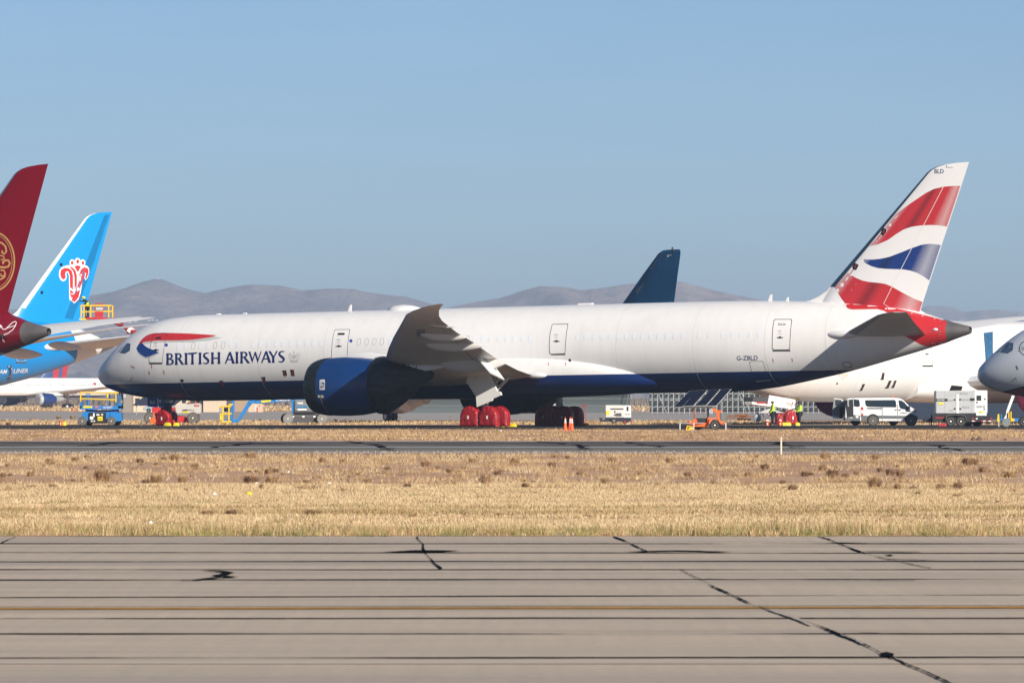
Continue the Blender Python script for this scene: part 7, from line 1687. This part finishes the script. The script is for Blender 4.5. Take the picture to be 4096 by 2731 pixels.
vp('door_logo', M['grey'], [(1790, 850), (1830, 825), (1870, 830), (1960, 845), (1950, 855), (1870, 850), (1840, 845), (1800, 862)], off=-.03, tilt=False)
for a in ((1185, 880), (2035, 885)):
    cx, cz = q.p(*V(a[0], 1010)); part('wheel_arch', e, M['black'], lambda b: b.lathe([(-.035, .02), (-.035, .43), (.0, .43)], c=(cx, 0, .40), axis='Y', n=24))
cm = mat('silver_hubcap', (.5, .5, .5), .35, metal=.5)
for a in (1185, 2035): wheel('wheel', e, q.x(V(a, 0)[0]), .05, .345, .25, M['dustrub'], cm, hub=True)
for a in (830, 1680): wheel('wheel', e, q.x(V(a, 0)[0]), 1.85, .345, .25)
# open rear: dark interior, two doors swung out
part('cargo_bay', e, M['black'], lambda b: b.b2(q.x(V(575, 0)[0]) - .03, q.x(V(590, 0)[0]) + .9, .12, 1.88, q.z(V(0, 950)[1]), q.z(V(0, 560)[1])))
dn_ = vp('rear_door', vw, [(745, 520), (890, 545), (915, 640), (912, 900), (900, 960), (750, 965)], off=-.05, th=.05); vp('door_window', M['glass'], [(760, 535), (880, 555), (895, 690), (850, 705), (765, 690)], off=-.07, par=dn_); vp('lower_trim', vg, [(748, 885), (905, 905), (890, 985), (748, 975)], off=-.065, par=dn_, tilt=False); vp('number_plate', M['white'], [(795, 905), (858, 915), (858, 962), (800, 955)], off=-.10, par=dn_, tilt=False)
db_ = vp('rear_door', mat('van_inner_grey', (.24, .25, .26), .6), [(345, 515), (500, 530), (555, 560), (560, 640), (545, 970), (325, 965), (300, 900), (325, 700)], off=1.9, th=.06, tilt=False)
vp('door_window', M['glass'], [(380, 555), (500, 560), (515, 600), (505, 690), (375, 680)], off=1.88, par=db_, tilt=False); vp('trim_panel', M['black'], [(475, 720), (545, 725), (540, 975), (470, 970)], off=1.87, par=db_, tilt=False); vp('edge_trim', vw, [(345, 515), (500, 530), (555, 560), (560, 650), (535, 590), (500, 550), (345, 535)], off=1.87, par=db_, tilt=False); vp('edge_trim', vw, [(300, 910), (470, 945), (470, 975), (325, 968)], off=1.87, par=db_, tilt=False)
part('dark_opening', e, M['black'], lambda b: b.prism(q.pts([V(*p) for p in [(620, 550), (742, 540), (745, 930), (610, 945), (605, 700)]]), .02, off=-.03)); part('interior_trim', e, M['grey'], lambda b: b.prism(q.pts([V(*p) for p in [(612, 560), (650, 555), (640, 640), (655, 700), (615, 700)]]), .02, off=-.06))
part('beacon', e, M['orange'], lambda b: b.cyl((q.x(3574), .7, q.z(1591)), (q.x(3574), .7, q.z(1583)), .06, .05, 10))

# --- big generator on a tandem trailer
q = Q(3820, 384.5); e = empty('generator_trailer', q.loc, label='large white generator with a shade-toned side, lettered POWER on a black tandem-axle trailer', cat='generator')
G6 = lambda x, y: (3660 + x / 5.394, 1500 + y / 5.394)
gg = mat('generator_shade_grey', (.46, .47, .48), .45, var=.03)  # grey stands in for the long side turned from the sun
hb = part('hood', e, gg, lambda b: b.b2(q.x(G6(450, 0)[0]), q.x(G6(1285, 0)[0]), 0, 1.7, q.z(G6(0, 825)[1]), q.z(G6(0, 335)[1])), bevel=.03)
ep = part('end_panel', e, gb, lambda b: (b.b2(q.x(G6(1285, 0)[0]), q.x(G6(1560, 0)[0]), .03, 1.7, q.z(G6(0, 815)[1]), q.z(G6(0, 328)[1])), b.b2(q.x(G6(1315, 0)[0]), q.x(G6(1545, 0)[0]), .03, 1.6, q.z(G6(0, 875)[1]), q.z(G6(0, 815)[1]))), bevel=.02)
def gp(name, m_, x0, y0, x1, y1, par=None, off=-.03, th=.02): 
    return part(name, par or hb, m_, lambda b: b.b2(q.x(G6(x0, 0)[0]), q.x(G6(x1, 0)[0]), off, off + th, q.z(G6(0, y1)[1]), q.z(G6(0, y0)[1])))
gp('black_stripe', M['black'], 455, 508, 705, 562); gp('black_stripe', M['black'], 1188, 495, 1285, 552)
face_text('MQ POWER', q.x(G6(475, 0)[0]), q.z(G6(0, 552)[1]), 160 / 5.394 / q.s, 30 / 5.394 / q.s, -.04, M['white'], hb, bold=.03, slant=.1)
gp('centre_post', gb, 890, 420, 943, 822, off=-.04, th=.04)
for x0, y0, x1, y1 in ((980, 372, 1145, 410), (1015, 505, 1178, 545), (1030, 665, 1178, 708), (730, 530, 820, 556), (735, 742, 825, 770)): gp('louvre', M['grey'], x0, y0, x1, y1)
for x0, y0, x1, y1 in ((835, 515, 870, 548), (958, 510, 995, 542), (838, 708, 872, 742), (960, 708, 998, 742)): gp('latch', M['black'], x0, y0, x1, y1)
for x in (640, 885, 945, 1228): gp('seam', M['grey'], x, 345, x + 4, 820, off=-.012, th=.012)
gp('yellow_plate', M['yelbr'], 502, 590, 610, 634); gp('seam', M['grey'], 645, 425, 885, 429, off=-.012, th=.012)
gp('control_window', M['glass'], 1330, 438, 1430, 548, par=ep, off=.0); gp('latch', M['black'], 1495, 500, 1525, 530, par=ep, off=0)
for x in (1332, 1394, 1465): gp('louvre', M['grey'], x, 655, x + 52, 702, par=ep, off=0)
gp('yellow_plate', M['yelbr'], 1385, 770, 1468, 814, par=ep, off=0); gp('latch', M['dgrey'], 1325, 570, 1352, 608, par=ep, off=0); gp('decal_plate', M['blue'], 1480, 720, 1516, 748, par=ep, off=0)
part('trailer_frame', e, M['black'], lambda b: (b.b2(q.x(G6(380, 0)[0]), q.x(G6(1650, 0)[0]), .0, 1.8, q.z(G6(0, 1010)[1]), q.z(G6(0, 890)[1])), b.b2(q.x(G6(450, 0)[0]), q.x(G6(1310, 0)[0]), .1, 1.6, q.z(G6(0, 900)[1]), q.z(G6(0, 825)[1])), b.b2(q.x(G6(185, 0)[0]), q.x(G6(385, 0)[0]), .6, 1.1, q.z(G6(0, 1010)[1]), q.z(G6(0, 930)[1])), b.b2(q.x(G6(350, 0)[0]), q.x(G6(378, 0)[0]), .5, .6, q.z(G6(0, 1105)[1]), q.z(G6(0, 840)[1])), b.b2(q.x(G6(1100, 0)[0]), q.x(G6(1400, 0)[0]), .6, 1.5, q.z(G6(0, 1050)[1]), q.z(G6(0, 1000)[1]))))
part('mudguard', e, M['dgrey'], lambda b: b.prism(q.pts([G6(*p) for p in [(645, 960), (670, 880), (730, 848), (1040, 848), (1090, 890), (1125, 960), (1105, 965), (1065, 890), (1020, 868), (740, 868), (690, 890), (662, 965)]]), .3, off=-.13))
for i in range(7): gp('reflector_red' if i % 2 else 'reflector_white', M['red'] if i % 2 else M['white'], 1225 + i * 60, 978, 1285 + i * 60, 1000, par=e, off=-.04)
gp('tail_lamp', M['red'], 1230, 920, 1262, 950, par=e, off=-.05); gp('tail_lamp', M['red'], 1625, 915, 1655, 950, par=e, off=-.05); gp('reflector_red', M['red'], 435, 910, 640, 930, par=e, off=-.04)
gp('number_plate', mat('pale_green_plate', (.5, .62, .5), .5), 1310, 918, 1352, 956, par=e, off=-.05)
for a in (765, 985): wheel('wheel', e, q.x(G6(a, 0)[0]), -.1, .36, .28, None, M['white'], hub=True)
for a in (1180, 1380): wheel('wheel', e, q.x(G6(a, 0)[0]), 1.7, .36, .28)
for i, px in enumerate((3757, 3768, 3779)):
    q = Q(px, 391); c = part('traffic_cone', None, mat('red_cone_plastic', (.5, .02, .02), .5), lambda b: (b.lathe([(.02, .11), (.24, .03), (.25, .01)], axis='Z', n=10), b.box((0, 0, .01), (.25, .25, .02)))); c.location = q.loc; tag(c, ('leftmost', 'middle', 'rightmost')[i] + ' small red cone under the large generator trailer', 'traffic cone', 'small red cones under the generator trailer')

# --- blue and yellow towing dolly at the right edge
q = Q(4040, 381); e = empty('towing_dolly', q.loc, label='blue and yellow wheeled towing dolly with a slanted white strut, right edge', cat='dolly')
U = lambda x, y: (3960 + x / 8.713, 1560 + y / 8.713)
P_ = lambda L: q.pts([U(*p) for p in L])
part('frame', e, M['blue'], lambda b: (b.prism(P_([(355, 995), (680, 990), (680, 1060), (360, 1090)]), .6, off=.4), b.prism(P_([(850, 985), (1400, 990), (1400, 1085), (850, 1085)]), .6, off=.4), b.prism(P_([(380, 840), (415, 835), (420, 1000), (385, 1000)]), .2, off=.2)))
part('yellow_guard', e, M['yellow'], lambda b: (b.tube([(q.x(U(655, 0)[0]), .1, q.z(U(0, 985)[1])), (q.x(U(655, 0)[0]), .1, q.z(U(0, 770)[1]))], .05), b.tube([(q.x(U(735, 0)[0]), .1, q.z(U(0, 1090)[1])), (q.x(U(730, 0)[0]), .1, q.z(U(0, 745)[1]))], .05), b.prism(P_([(720, 985), (850, 985), (850, 1080), (720, 1090)]), .5, off=.3), b.prism(P_([(270, 830), (315, 830), (330, 1110), (290, 1115), (245, 1080), (245, 1010)]), .2, off=.0)))
part('white_strut', e, M['white'], lambda b: b.prism(P_([(775, 180), (872, 200), (670, 730), (585, 870), (585, 985), (490, 990), (570, 850), (580, 720)]), .18, off=.3))
part('jack_leg', e, M['lgrey'], lambda b: (b.cyl((q.x(U(300, 0)[0]), 0, 0), (q.x(U(300, 0)[0]), 0, q.z(U(0, 1110)[1])), .04, .05, 6)))
wheel('wheel', e, q.x(U(553, 0)[0]), -.05, .29, .22, mat('grey_non_marking_tyre', (.22, .22, .20), .9), M['blue']); wheel('wheel', e, q.x(U(1190, 0)[0]), .1, .36, .25)

# --- TSN work area
bucket(3069, 396, 20, 15, 'orange bucket stuffed with white rags, left of the worker in the cap', rag=True); bucket(3121, 396, 20, 15, 'orange bucket with white rags, between the two workers', rag=True)
q = Q(3060, 401); e = empty('folding_table', q.loc, label='grey folding work table with thin crossed legs beside the TSN door', cat='table')
part('table_top', e, M['lgrey'], lambda b: b.prism(q.pts([(3030, 1650), (3075, 1634), (3140, 1650), (3075, 1652)]), .9))
for (a, b_) in (((3053, 1650), (3053, 1702)), ((3040, 1650), (3050, 1700)), ((3048, 1655), (3080, 1695)), ((3082, 1655), (3052, 1690)), ((3118, 1640), (3122, 1700)), ((3100, 1655), (3118, 1690))): part('leg', e, M['dgrey'], lambda b: b.cyl((q.x(a[0]), 0, q.z(a[1])), (q.x(b_[0]), 0.1, max(0, q.z(b_[1]))), .018, .018, 5))
lump('plastic_bag', 3029, 399.5, 30, 37, mat('translucent_grey_bag', (.42, .45, .50), .35, var=.2), 'pale grey rubbish bag hanging beside the folding table', 'bag', 8, z0=.28)
for px, L, lb in ((3136, .25, 'leftmost yellow chock under the TSN covers'), (3151, .45, 'long yellow chock between the TSN covers'), (3190, .3, 'yellow chock right of the large TSN cover')): chock((gx(px, 397.5), 397.5, .012), .2, L, lb)
# rusty timbers
rust = mat('rusty_brown_timber', (.20, .085, .035), .85, var=.4, scale=4)
tm = []
for i, (x0, x1, y0, y1) in enumerate(((2902, 2990, 1668, 1673), (2938, 2993, 1656, 1664), (2958, 3022, 1662, 1668), (2948, 3005, 1673, 1681), (2905, 2960, 1661, 1666))):
    Y = 487 + i * .5; q = Q((x0 + x1) / 2, Y); b = MB(); w = (x1 - x0) / q.s; h = (y1 - y0) / q.s; b.box((0, 0, 0), (w, .3, h), rot=(0, .02 * (i - 2), 0)); o = b.build('timber_beam', rust, None, bevel=.01); o.location = (q.loc.x, Y, q.z((y0 + y1) / 2)); tag(o, ['lowest long rusty beam of the pile behind the solar trailer', 'short top rusty beam of the pile behind the solar trailer', 'right-hand rusty beam of the pile, ending by the grey bag', 'thick bottom rusty beam at the right of the pile', 'left-hand upper rusty beam of the pile'][i], 'beam', 'rusty timber beams in a pile')
q = Q(2955, 489); 
# --- blast fence / stand
q = Q(2070, 800); e = empty('blast_fence', q.loc, label='long grey-green sheet metal blast fence seen under the airliner belly', cat='fence')
fm = mat('grey_green_sheet', (.105, .125, .125), .6, metal=.2, var=.12, scale=.6, stretch=(.1, 1, 5))
def curved(b, x0, x1, h, n=10, y0=0):
    pr = [(2.6 * (t ** 2.2) * -1 + y0, h * t) for t in [i / n for i in range(n + 1)]]
    b.add([(x0, y, z) for y, z in pr] + [(x1, y, z) for y, z in pr] + [(x0, y + .08, z) for y, z in pr] + [(x1, y + .08, z) for y, z in pr], [(i, i + 1, n + 2 + i, n + 1 + i) for i in range(n)] + [(2 * n + 2 + i, 2 * n + 3 + i, 3 * n + 4 + i, 3 * n + 3 + i) for i in range(n)])
part('sheet', e, fm, lambda b: curved(b, q.x(1640), q.x(2520), 4.2), smooth=60)
for z in (1.0, 2.0, 3.0): part('seam_rail', e, M['galv'], lambda b: b.cyl((q.x(1640), -2.6 * (z / 4.2) ** 2.2 - .04, z), (q.x(2520), -2.6 * (z / 4.2) ** 2.2 - .04, z), .03, .03, 4))
for px in range(2505, 2606, 20):
    part('brace', e, M['galv'], lambda b: (b.cyl((q.x(px - 5), -.6, 0), (q.x(px + 14), -2.4, 4.0), .06, .06, 4)))
q = Q(2960, 742); e = empty('blast_fence', q.loc, label='open steel lattice of posts and braces behind the solar trailer and workers', cat='fence')
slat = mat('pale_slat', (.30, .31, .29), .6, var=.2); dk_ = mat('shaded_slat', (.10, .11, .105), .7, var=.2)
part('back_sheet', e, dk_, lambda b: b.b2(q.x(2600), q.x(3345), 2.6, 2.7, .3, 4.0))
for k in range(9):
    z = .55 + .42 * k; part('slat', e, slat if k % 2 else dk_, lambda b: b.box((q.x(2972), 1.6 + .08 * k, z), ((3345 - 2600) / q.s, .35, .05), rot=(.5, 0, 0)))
px = 2608; k = 0
while px < 3345:
    part('post', e, M['galv'], lambda b: b.cyl((q.x(px), 0, 0), (q.x(px), 0, 4.0), .055, .055, 5))
    def br(b):
        for zz in (.9, 1.75, 2.6, 3.4): b.cyl((q.x(px), .05, zz - .35), (q.x(px) + .62, 1.6, zz + .12), .035, .035, 4)
    part('brace', e, M['galv'], br)
    px += 21.5; k += 1
for z in (.9, 2.0, 3.1): part('rail', e, M['galv'], lambda b: b.cyl((q.x(2600), -.05, z), (q.x(3345), -.05, z), .045, .045, 5))
for a, b_ in ((2625, 2665), (2960, 3000), (3080, 3120), (2950, 2985)): part('diagonal', e, M['galv'], lambda b: b.cyl((q.x(b_), -.1, .2), (q.x(a), -.1, 3.2), .045, .045, 5))
px_ = 2900; o = None
# dark hangar wall behind the van's nose
q = Q(3745, 520); e = empty('hangar', q.loc, label='dark navy wall of a low hangar behind the van bonnet', cat='building')
part('wall', e, mat('navy_wall', (.008, .02, .045), .7), lambda b: b.b2(q.x(3600), q.x(4250), 0, 8, 0, q.z(1606))); part('roof', e, M['dgrey'], lambda b: b.b2(q.x(3598), q.x(4252), -.1, 8.1, q.z(1606), q.z(1604.5)))

# --- stake, litter, rocks, shrubs
q = Q(3125, gy(1819)); o = part('survey_stake', None, mat('pale_pine', (.78, .66, .48), .8), lambda b: b.box((0, 0, .3), (.045, .02, .62 + (1819 - 1748) / q.s - .6))); o.location = q.loc
o.data = o.data; 
me = o.data
for v in me.vertices: v.co.z = 0 if v.co.z < .3 else (1819 - 1747) / q.s
tag(o, 'thin pale wooden survey stake standing at the runway edge', 'stake')
litter = [(998, 1980, 24, 14, 'yelbr', 'bright yellow crumpled plastic bag on the straw grass'), (858, 1979, 18, 9, 'whiteB', 'white and grey crumpled wrapper left of the yellow bag'), (604, 2094, 16, 12, 'whiteB', 'crumpled white paper in the straw nearest the concrete'), (1026, 1936, 14, 9, 'whiteB', 'white scrap caught under a dark brown shrub, above the yellow bag'), (1316, 1936, 18, 9, 'whiteB', 'grey-white scrap on bare soil, right of the yellow bag'), (1154, 1890, 11, 8, 'whiteB', 'small white scrap on the pink soil near the gravel'), (834, 1741, 10, 7, 'whiteB', 'small white scrap between runway and nose wheel'), (918, 1737, 10, 7, 'whiteB', 'white scrap beside a brown tuft before the blue boom lift'), (728, 1756, 13, 5, 'whiteB', 'flat white scrap at the far runway edge'), (3447, 1747, 8, 5, 'whiteB', 'tiny white scrap in front of the van'), (2003, 1725, 10, 6, 'whiteB', 'white scrap on the soil in front of the near main gear'), (1360, 1986, 16, 4, 'whiteB', 'flat white strip lying at the upper edge of the straw'), (610, 1825, 10, 5, 'whiteB', 'white scrap in the grass by the gravel, left side'), (2238, 2138, 10, 6, 'blue', 'tiny blue scrap at the concrete edge')]
for i, (px, py, w, h, m_, lb) in enumerate(litter): lump('litter', px, gy(py), w, h, M[m_], lb, 'litter', 20 + i, group='scattered litter on the grass')
rk = mat('dark_brown_rock', (.12, .08, .06), .9, var=.4, scale=5)
for i, (px, py, w, h, lb) in enumerate(((3893, 1761, 20, 14, 'left dark rock of the pair at the far runway edge'), (3916, 1761, 24, 15, 'right, larger dark rock of the pair at the far runway edge'), (4022, 1761, 13, 10, 'lone dark rock at the far runway edge, far right'), (3808, 1761, 9, 7, 'small lone rock left of the pair at the runway edge'))): lump('rock', px, gy(py), w, h, rk, lb, 'rock', 60 + i, group='dark rocks along the far runway edge')
sb = [mat('brown_shrub_twig', (.38, .23, .12), .9, var=.3, scale=3), mat('dark_shrub_twig', (.24, .14, .08), .9, var=.3, scale=3), mat('golden_shrub_twig', (.48, .31, .15), .9, var=.3, scale=3), mat('sage_green_leaf', (.16, .18, .10), .9, var=.3)]
def shrub_mesh(name, n, mats, w, seed, flat=1.0):
    rs = random.Random(seed); b = MB()
    for i in range(n):
        b.m = rs.choice(mats); a = rs.uniform(0, 6.28); r0 = rs.uniform(0, .35) * .5; r1 = r0 + rs.uniform(.1, .5) ** .8 * .5; h = rs.uniform(.3, 1) * math.sqrt(max(.05, 1 - (r1 / .62) ** 2)) * .55 * flat
        p0 = Vector((r0 * math.cos(a), r0 * math.sin(a), 0)); p2 = Vector((r1 * math.cos(a + rs.uniform(-.5, .5)), r1 * math.sin(a), h)); p1 = p0.lerp(p2, .55) + Vector((rs.uniform(-.06, .06), rs.uniform(-.06, .06), .08))
        t = Vector((math.cos(a + 1.6), math.sin(a + 1.6), 0)) * w * rs.uniform(.6, 1.3)
        b.add([p0 - t, p0 + t, p1 + t * .8, p1 - t * .8, p2], [(0, 1, 2, 3), (3, 2, 4)])
        for _ in range(2):
            s0 = p0.lerp(p2, rs.uniform(.3, .8)); s1 = s0 + Vector((rs.uniform(-.14, .14), rs.uniform(-.14, .14), rs.uniform(0, .12))); b.add([s0 - t * .5, s0 + t * .5, s1], [(0, 1, 2)])
    me = bpy.data.meshes.new(name); me.from_pydata(b.v, [], b.f)
    for x in sb: me.materials.append(x)
    me.polygons.foreach_set('material_index', b.mi); return me
SM = [shrub_mesh('shrub', 300, [0, 0, 1, 2], .010, 1), shrub_mesh('shrub', 340, [1, 1, 0], .011, 2, .9), shrub_mesh('shrub', 300, [2, 2, 0], .009, 3, .8), shrub_mesh('shrub', 260, [0, 1, 2], .010, 4, .6), shrub_mesh('shrub', 240, [3, 3, 2], .012, 5, .8)]
KIND = ['brown', 'dark brown', 'golden', 'low spreading brown', 'sage green']
def shrub(px, py, wpx, k, rnd, where, name='dry_shrub'):
    Y = gy(py); o = bpy.data.objects.new(name, SM[k]); COL.objects.link(o); o.location = (gx(px, Y), Y, -.01); s = wpx * Y / F * rnd.uniform(.95, 1.05)
    o.scale = (s, s, s * rnd.uniform(.75, 1.1)); o.rotation_euler = (0, 0, rnd.uniform(0, 6.28))
    return tag(o, '%s dry shrub %s' % (KIND[k], where), 'shrub', 'dry shrubs ' + where)
rnd = random.Random(99)
big = [(585, 1935, 60, 1), (625, 1930, 90, 2), (730, 1928, 70, 2), (410, 1925, 110, 0), (560, 1850, 50, 1), (300, 1848, 55, 0), (195, 1850, 45, 0), (120, 1905, 45, 0), (15, 1908, 45, 0), (210, 1952, 55, 0), (135, 1950, 45, 3), (440, 1950, 40, 3), (1005, 1935, 100, 1), (1085, 1935, 90, 2), (1045, 1955, 40, 0), (1200, 1955, 60, 3), (1225, 1935, 50, 0), (1075, 1895, 60, 0), (1100, 1890, 50, 1), (780, 1870, 50, 1), (460, 1895, 50, 3), (470, 1855, 25, 0), (1290, 1850, 50, 0), (1370, 1850, 40, 1), (1250, 2060, 110, 3), (925, 2060, 80, 1), (830, 2065, 90, 3), (260, 2050, 70, 3), (250, 2010, 40, 3), (3170, 1960, 70, 0), (3135, 1955, 30, 1), (3060, 1875, 60, 1), (2990, 1905, 40, 1), (3220, 1905, 60, 1), (3330, 1908, 80, 1), (3380, 1910, 45, 1), (3425, 1900, 40, 0), (3520, 1888, 45, 0), (3600, 1905, 60, 0), (3560, 1900, 60, 1), (3290, 1882, 55, 0), (3130, 1935, 40, 1), (3500, 1950, 100, 0), (3590, 1955, 50, 0), (3650, 1958, 40, 1), (3870, 1860, 80, 1), (3900, 1858, 50, 0), (3930, 1888, 60, 0), (3760, 1960, 60, 0), (3830, 1958, 70, 1), (3990, 1858, 45, 0), (4040, 1910, 90, 2), (3670, 1976, 40, 4), (3540, 1965, 30, 4), (2670, 1965, 28, 4), (2480, 1975, 30, 4), (3990, 2010, 30, 1), (3830, 1990, 70, 3), (1630, 1950, 50, 1), (1940, 1938, 80, 0), (2100, 1950, 50, 1), (2210, 1870, 60, 0), (2320, 1900, 50, 1), (2420, 1940, 60, 0), (2560, 1900, 50, 3), (2680, 1850, 70, 2), (2750, 1905, 50, 1), (2850, 1940, 45, 0), (1800, 1890, 55, 2), (1700, 1865, 60, 0), (1550, 1880, 45, 1), (1470, 1930, 60, 3), (1650, 2070, 60, 3), (2000, 2060, 50, 3), (2350, 2068, 60, 3), (1990, 1900, 50, 1), (3430, 2050, 35, 3), (900, 1705, 22, 1), (1890, 1850, 60, 2), (2060, 1852, 70, 2), (2450, 1850, 60, 2), (3300, 1835, 70, 2), (3500, 1836, 70, 2), (1000, 1832, 80, 2), (700, 1840, 70, 2)]
for px, py, w, k in big:
    wh = 'on the bare soil beyond the straw' if py < 1970 else 'in the mown straw'
    if py < 1720: wh = 'at the edge of the parking asphalt'
    shrub(px, py, w * 1.15, k, rnd, wh)
for i in range(125):
    Y = rnd.uniform(gy(1968), gy(1828)); py = HOR + H * F / Y; px = rnd.uniform(-250, 4350)
    shrub(px, py, rnd.uniform(18, 42), rnd.choice([0, 0, 1, 2, 2, 3]), rnd, 'on the bare soil beyond the straw')
for i in range(45):
    Y = rnd.uniform(gy(1760), gy(1720)); py = HOR + H * F / Y
    shrub(rnd.uniform(-250, 4350), py, rnd.uniform(12, 28), rnd.choice([0, 1, 2, 3]), rnd, 'between the runway and the parked aircraft')
for px, py, w, k in ((35, 1700, 40, 1), (235, 1675, 46, 2), (290, 1675, 46, 2), (130, 1680, 30, 2), (175, 1683, 22, 0), (110, 1695, 30, 2), (1040, 1684, 26, 1), (1555, 1674, 34, 0), (1600, 1672, 15, 0), (1385, 1680, 22, 2), (1340, 1684, 30, 2), (1460, 1684, 22, 2), (1765, 1686, 18, 1), (1730, 1687, 16, 3), (1800, 1668, 14, 0), (2113, 1688, 20, 1), (2095, 1696, 20, 4), (2120, 1698, 18, 4), (2630, 1690, 20, 3), (2710, 1690, 30, 2), (3600, 1697, 20, 2), (3650, 1694, 24, 2), (870, 1690, 26, 2), (680, 1684, 22, 2)): shrub(px, py, w, k, rnd, 'behind the parked aircraft')
# mast and summit hut on the hills, pale houses on the slope
o = part('radio_mast', None, M['grey'], lambda b: (b.cyl((0, 0, 0), (0, 0, 9.5), .35, .2, 5), [b.cyl((-.7, 0, z), (.7, 0, z), .12, .12, 4) for z in (3, 5, 7)])); o.location = at(1021, 1138, 8995) - Vector((0, 0, 2)); tag(o, 'thin radio mast on the rounded middle hilltop', 'mast')
o = part('hilltop_hut', None, M['lgrey'], lambda b: (b.box((0, 0, .4), (5, 3, 1.8)), b.box((4, 0, .6), (1.6, 2, 1.6)))); o.location = at(634, 1115, 8995); tag(o, 'tiny pale hut on the left hill summit', 'hut')
for i, (px, py) in enumerate(((596, 1283), (611, 1282), (628, 1283), (543, 1287), (520, 1292))):
    o = part('house', None, M['whiteB'], lambda b: b.prism([(-1.6, 0), (1.6, 0), (1.6, 1), (0, 1.5), (-1.6, 1)], 3)); 
    Yh = 7400; o.location = at(px, py, Yh); tag(o, 'tiny pale house low on the hillside behind the airliner nose', 'house', 'tiny pale houses on the hillside')
# ================================================================== haze
hz = MB(); hz.b2(-8000, 8000, -300, 22000, -2, 255)
hm = bpy.data.materials.new('haze_air'); hm.use_nodes = True
nt = hm.node_tree; nt.nodes.clear()
pv = nt.nodes.new('ShaderNodeVolumePrincipled'); ou = nt.nodes.new('ShaderNodeOutputMaterial')
pv.inputs['Color'].default_value = (0.54, 0.70, 0.91, 1)
pv.inputs['Density'].default_value = 1.3e-4
pv.inputs['Anisotropy'].default_value = 0.0
nt.links.new(pv.outputs[0], ou.inputs['Volume'])
o = hz.build('haze', hm)
tag(o, label='thin pale haze lying over the desert', cat='haze', kind='stuff')
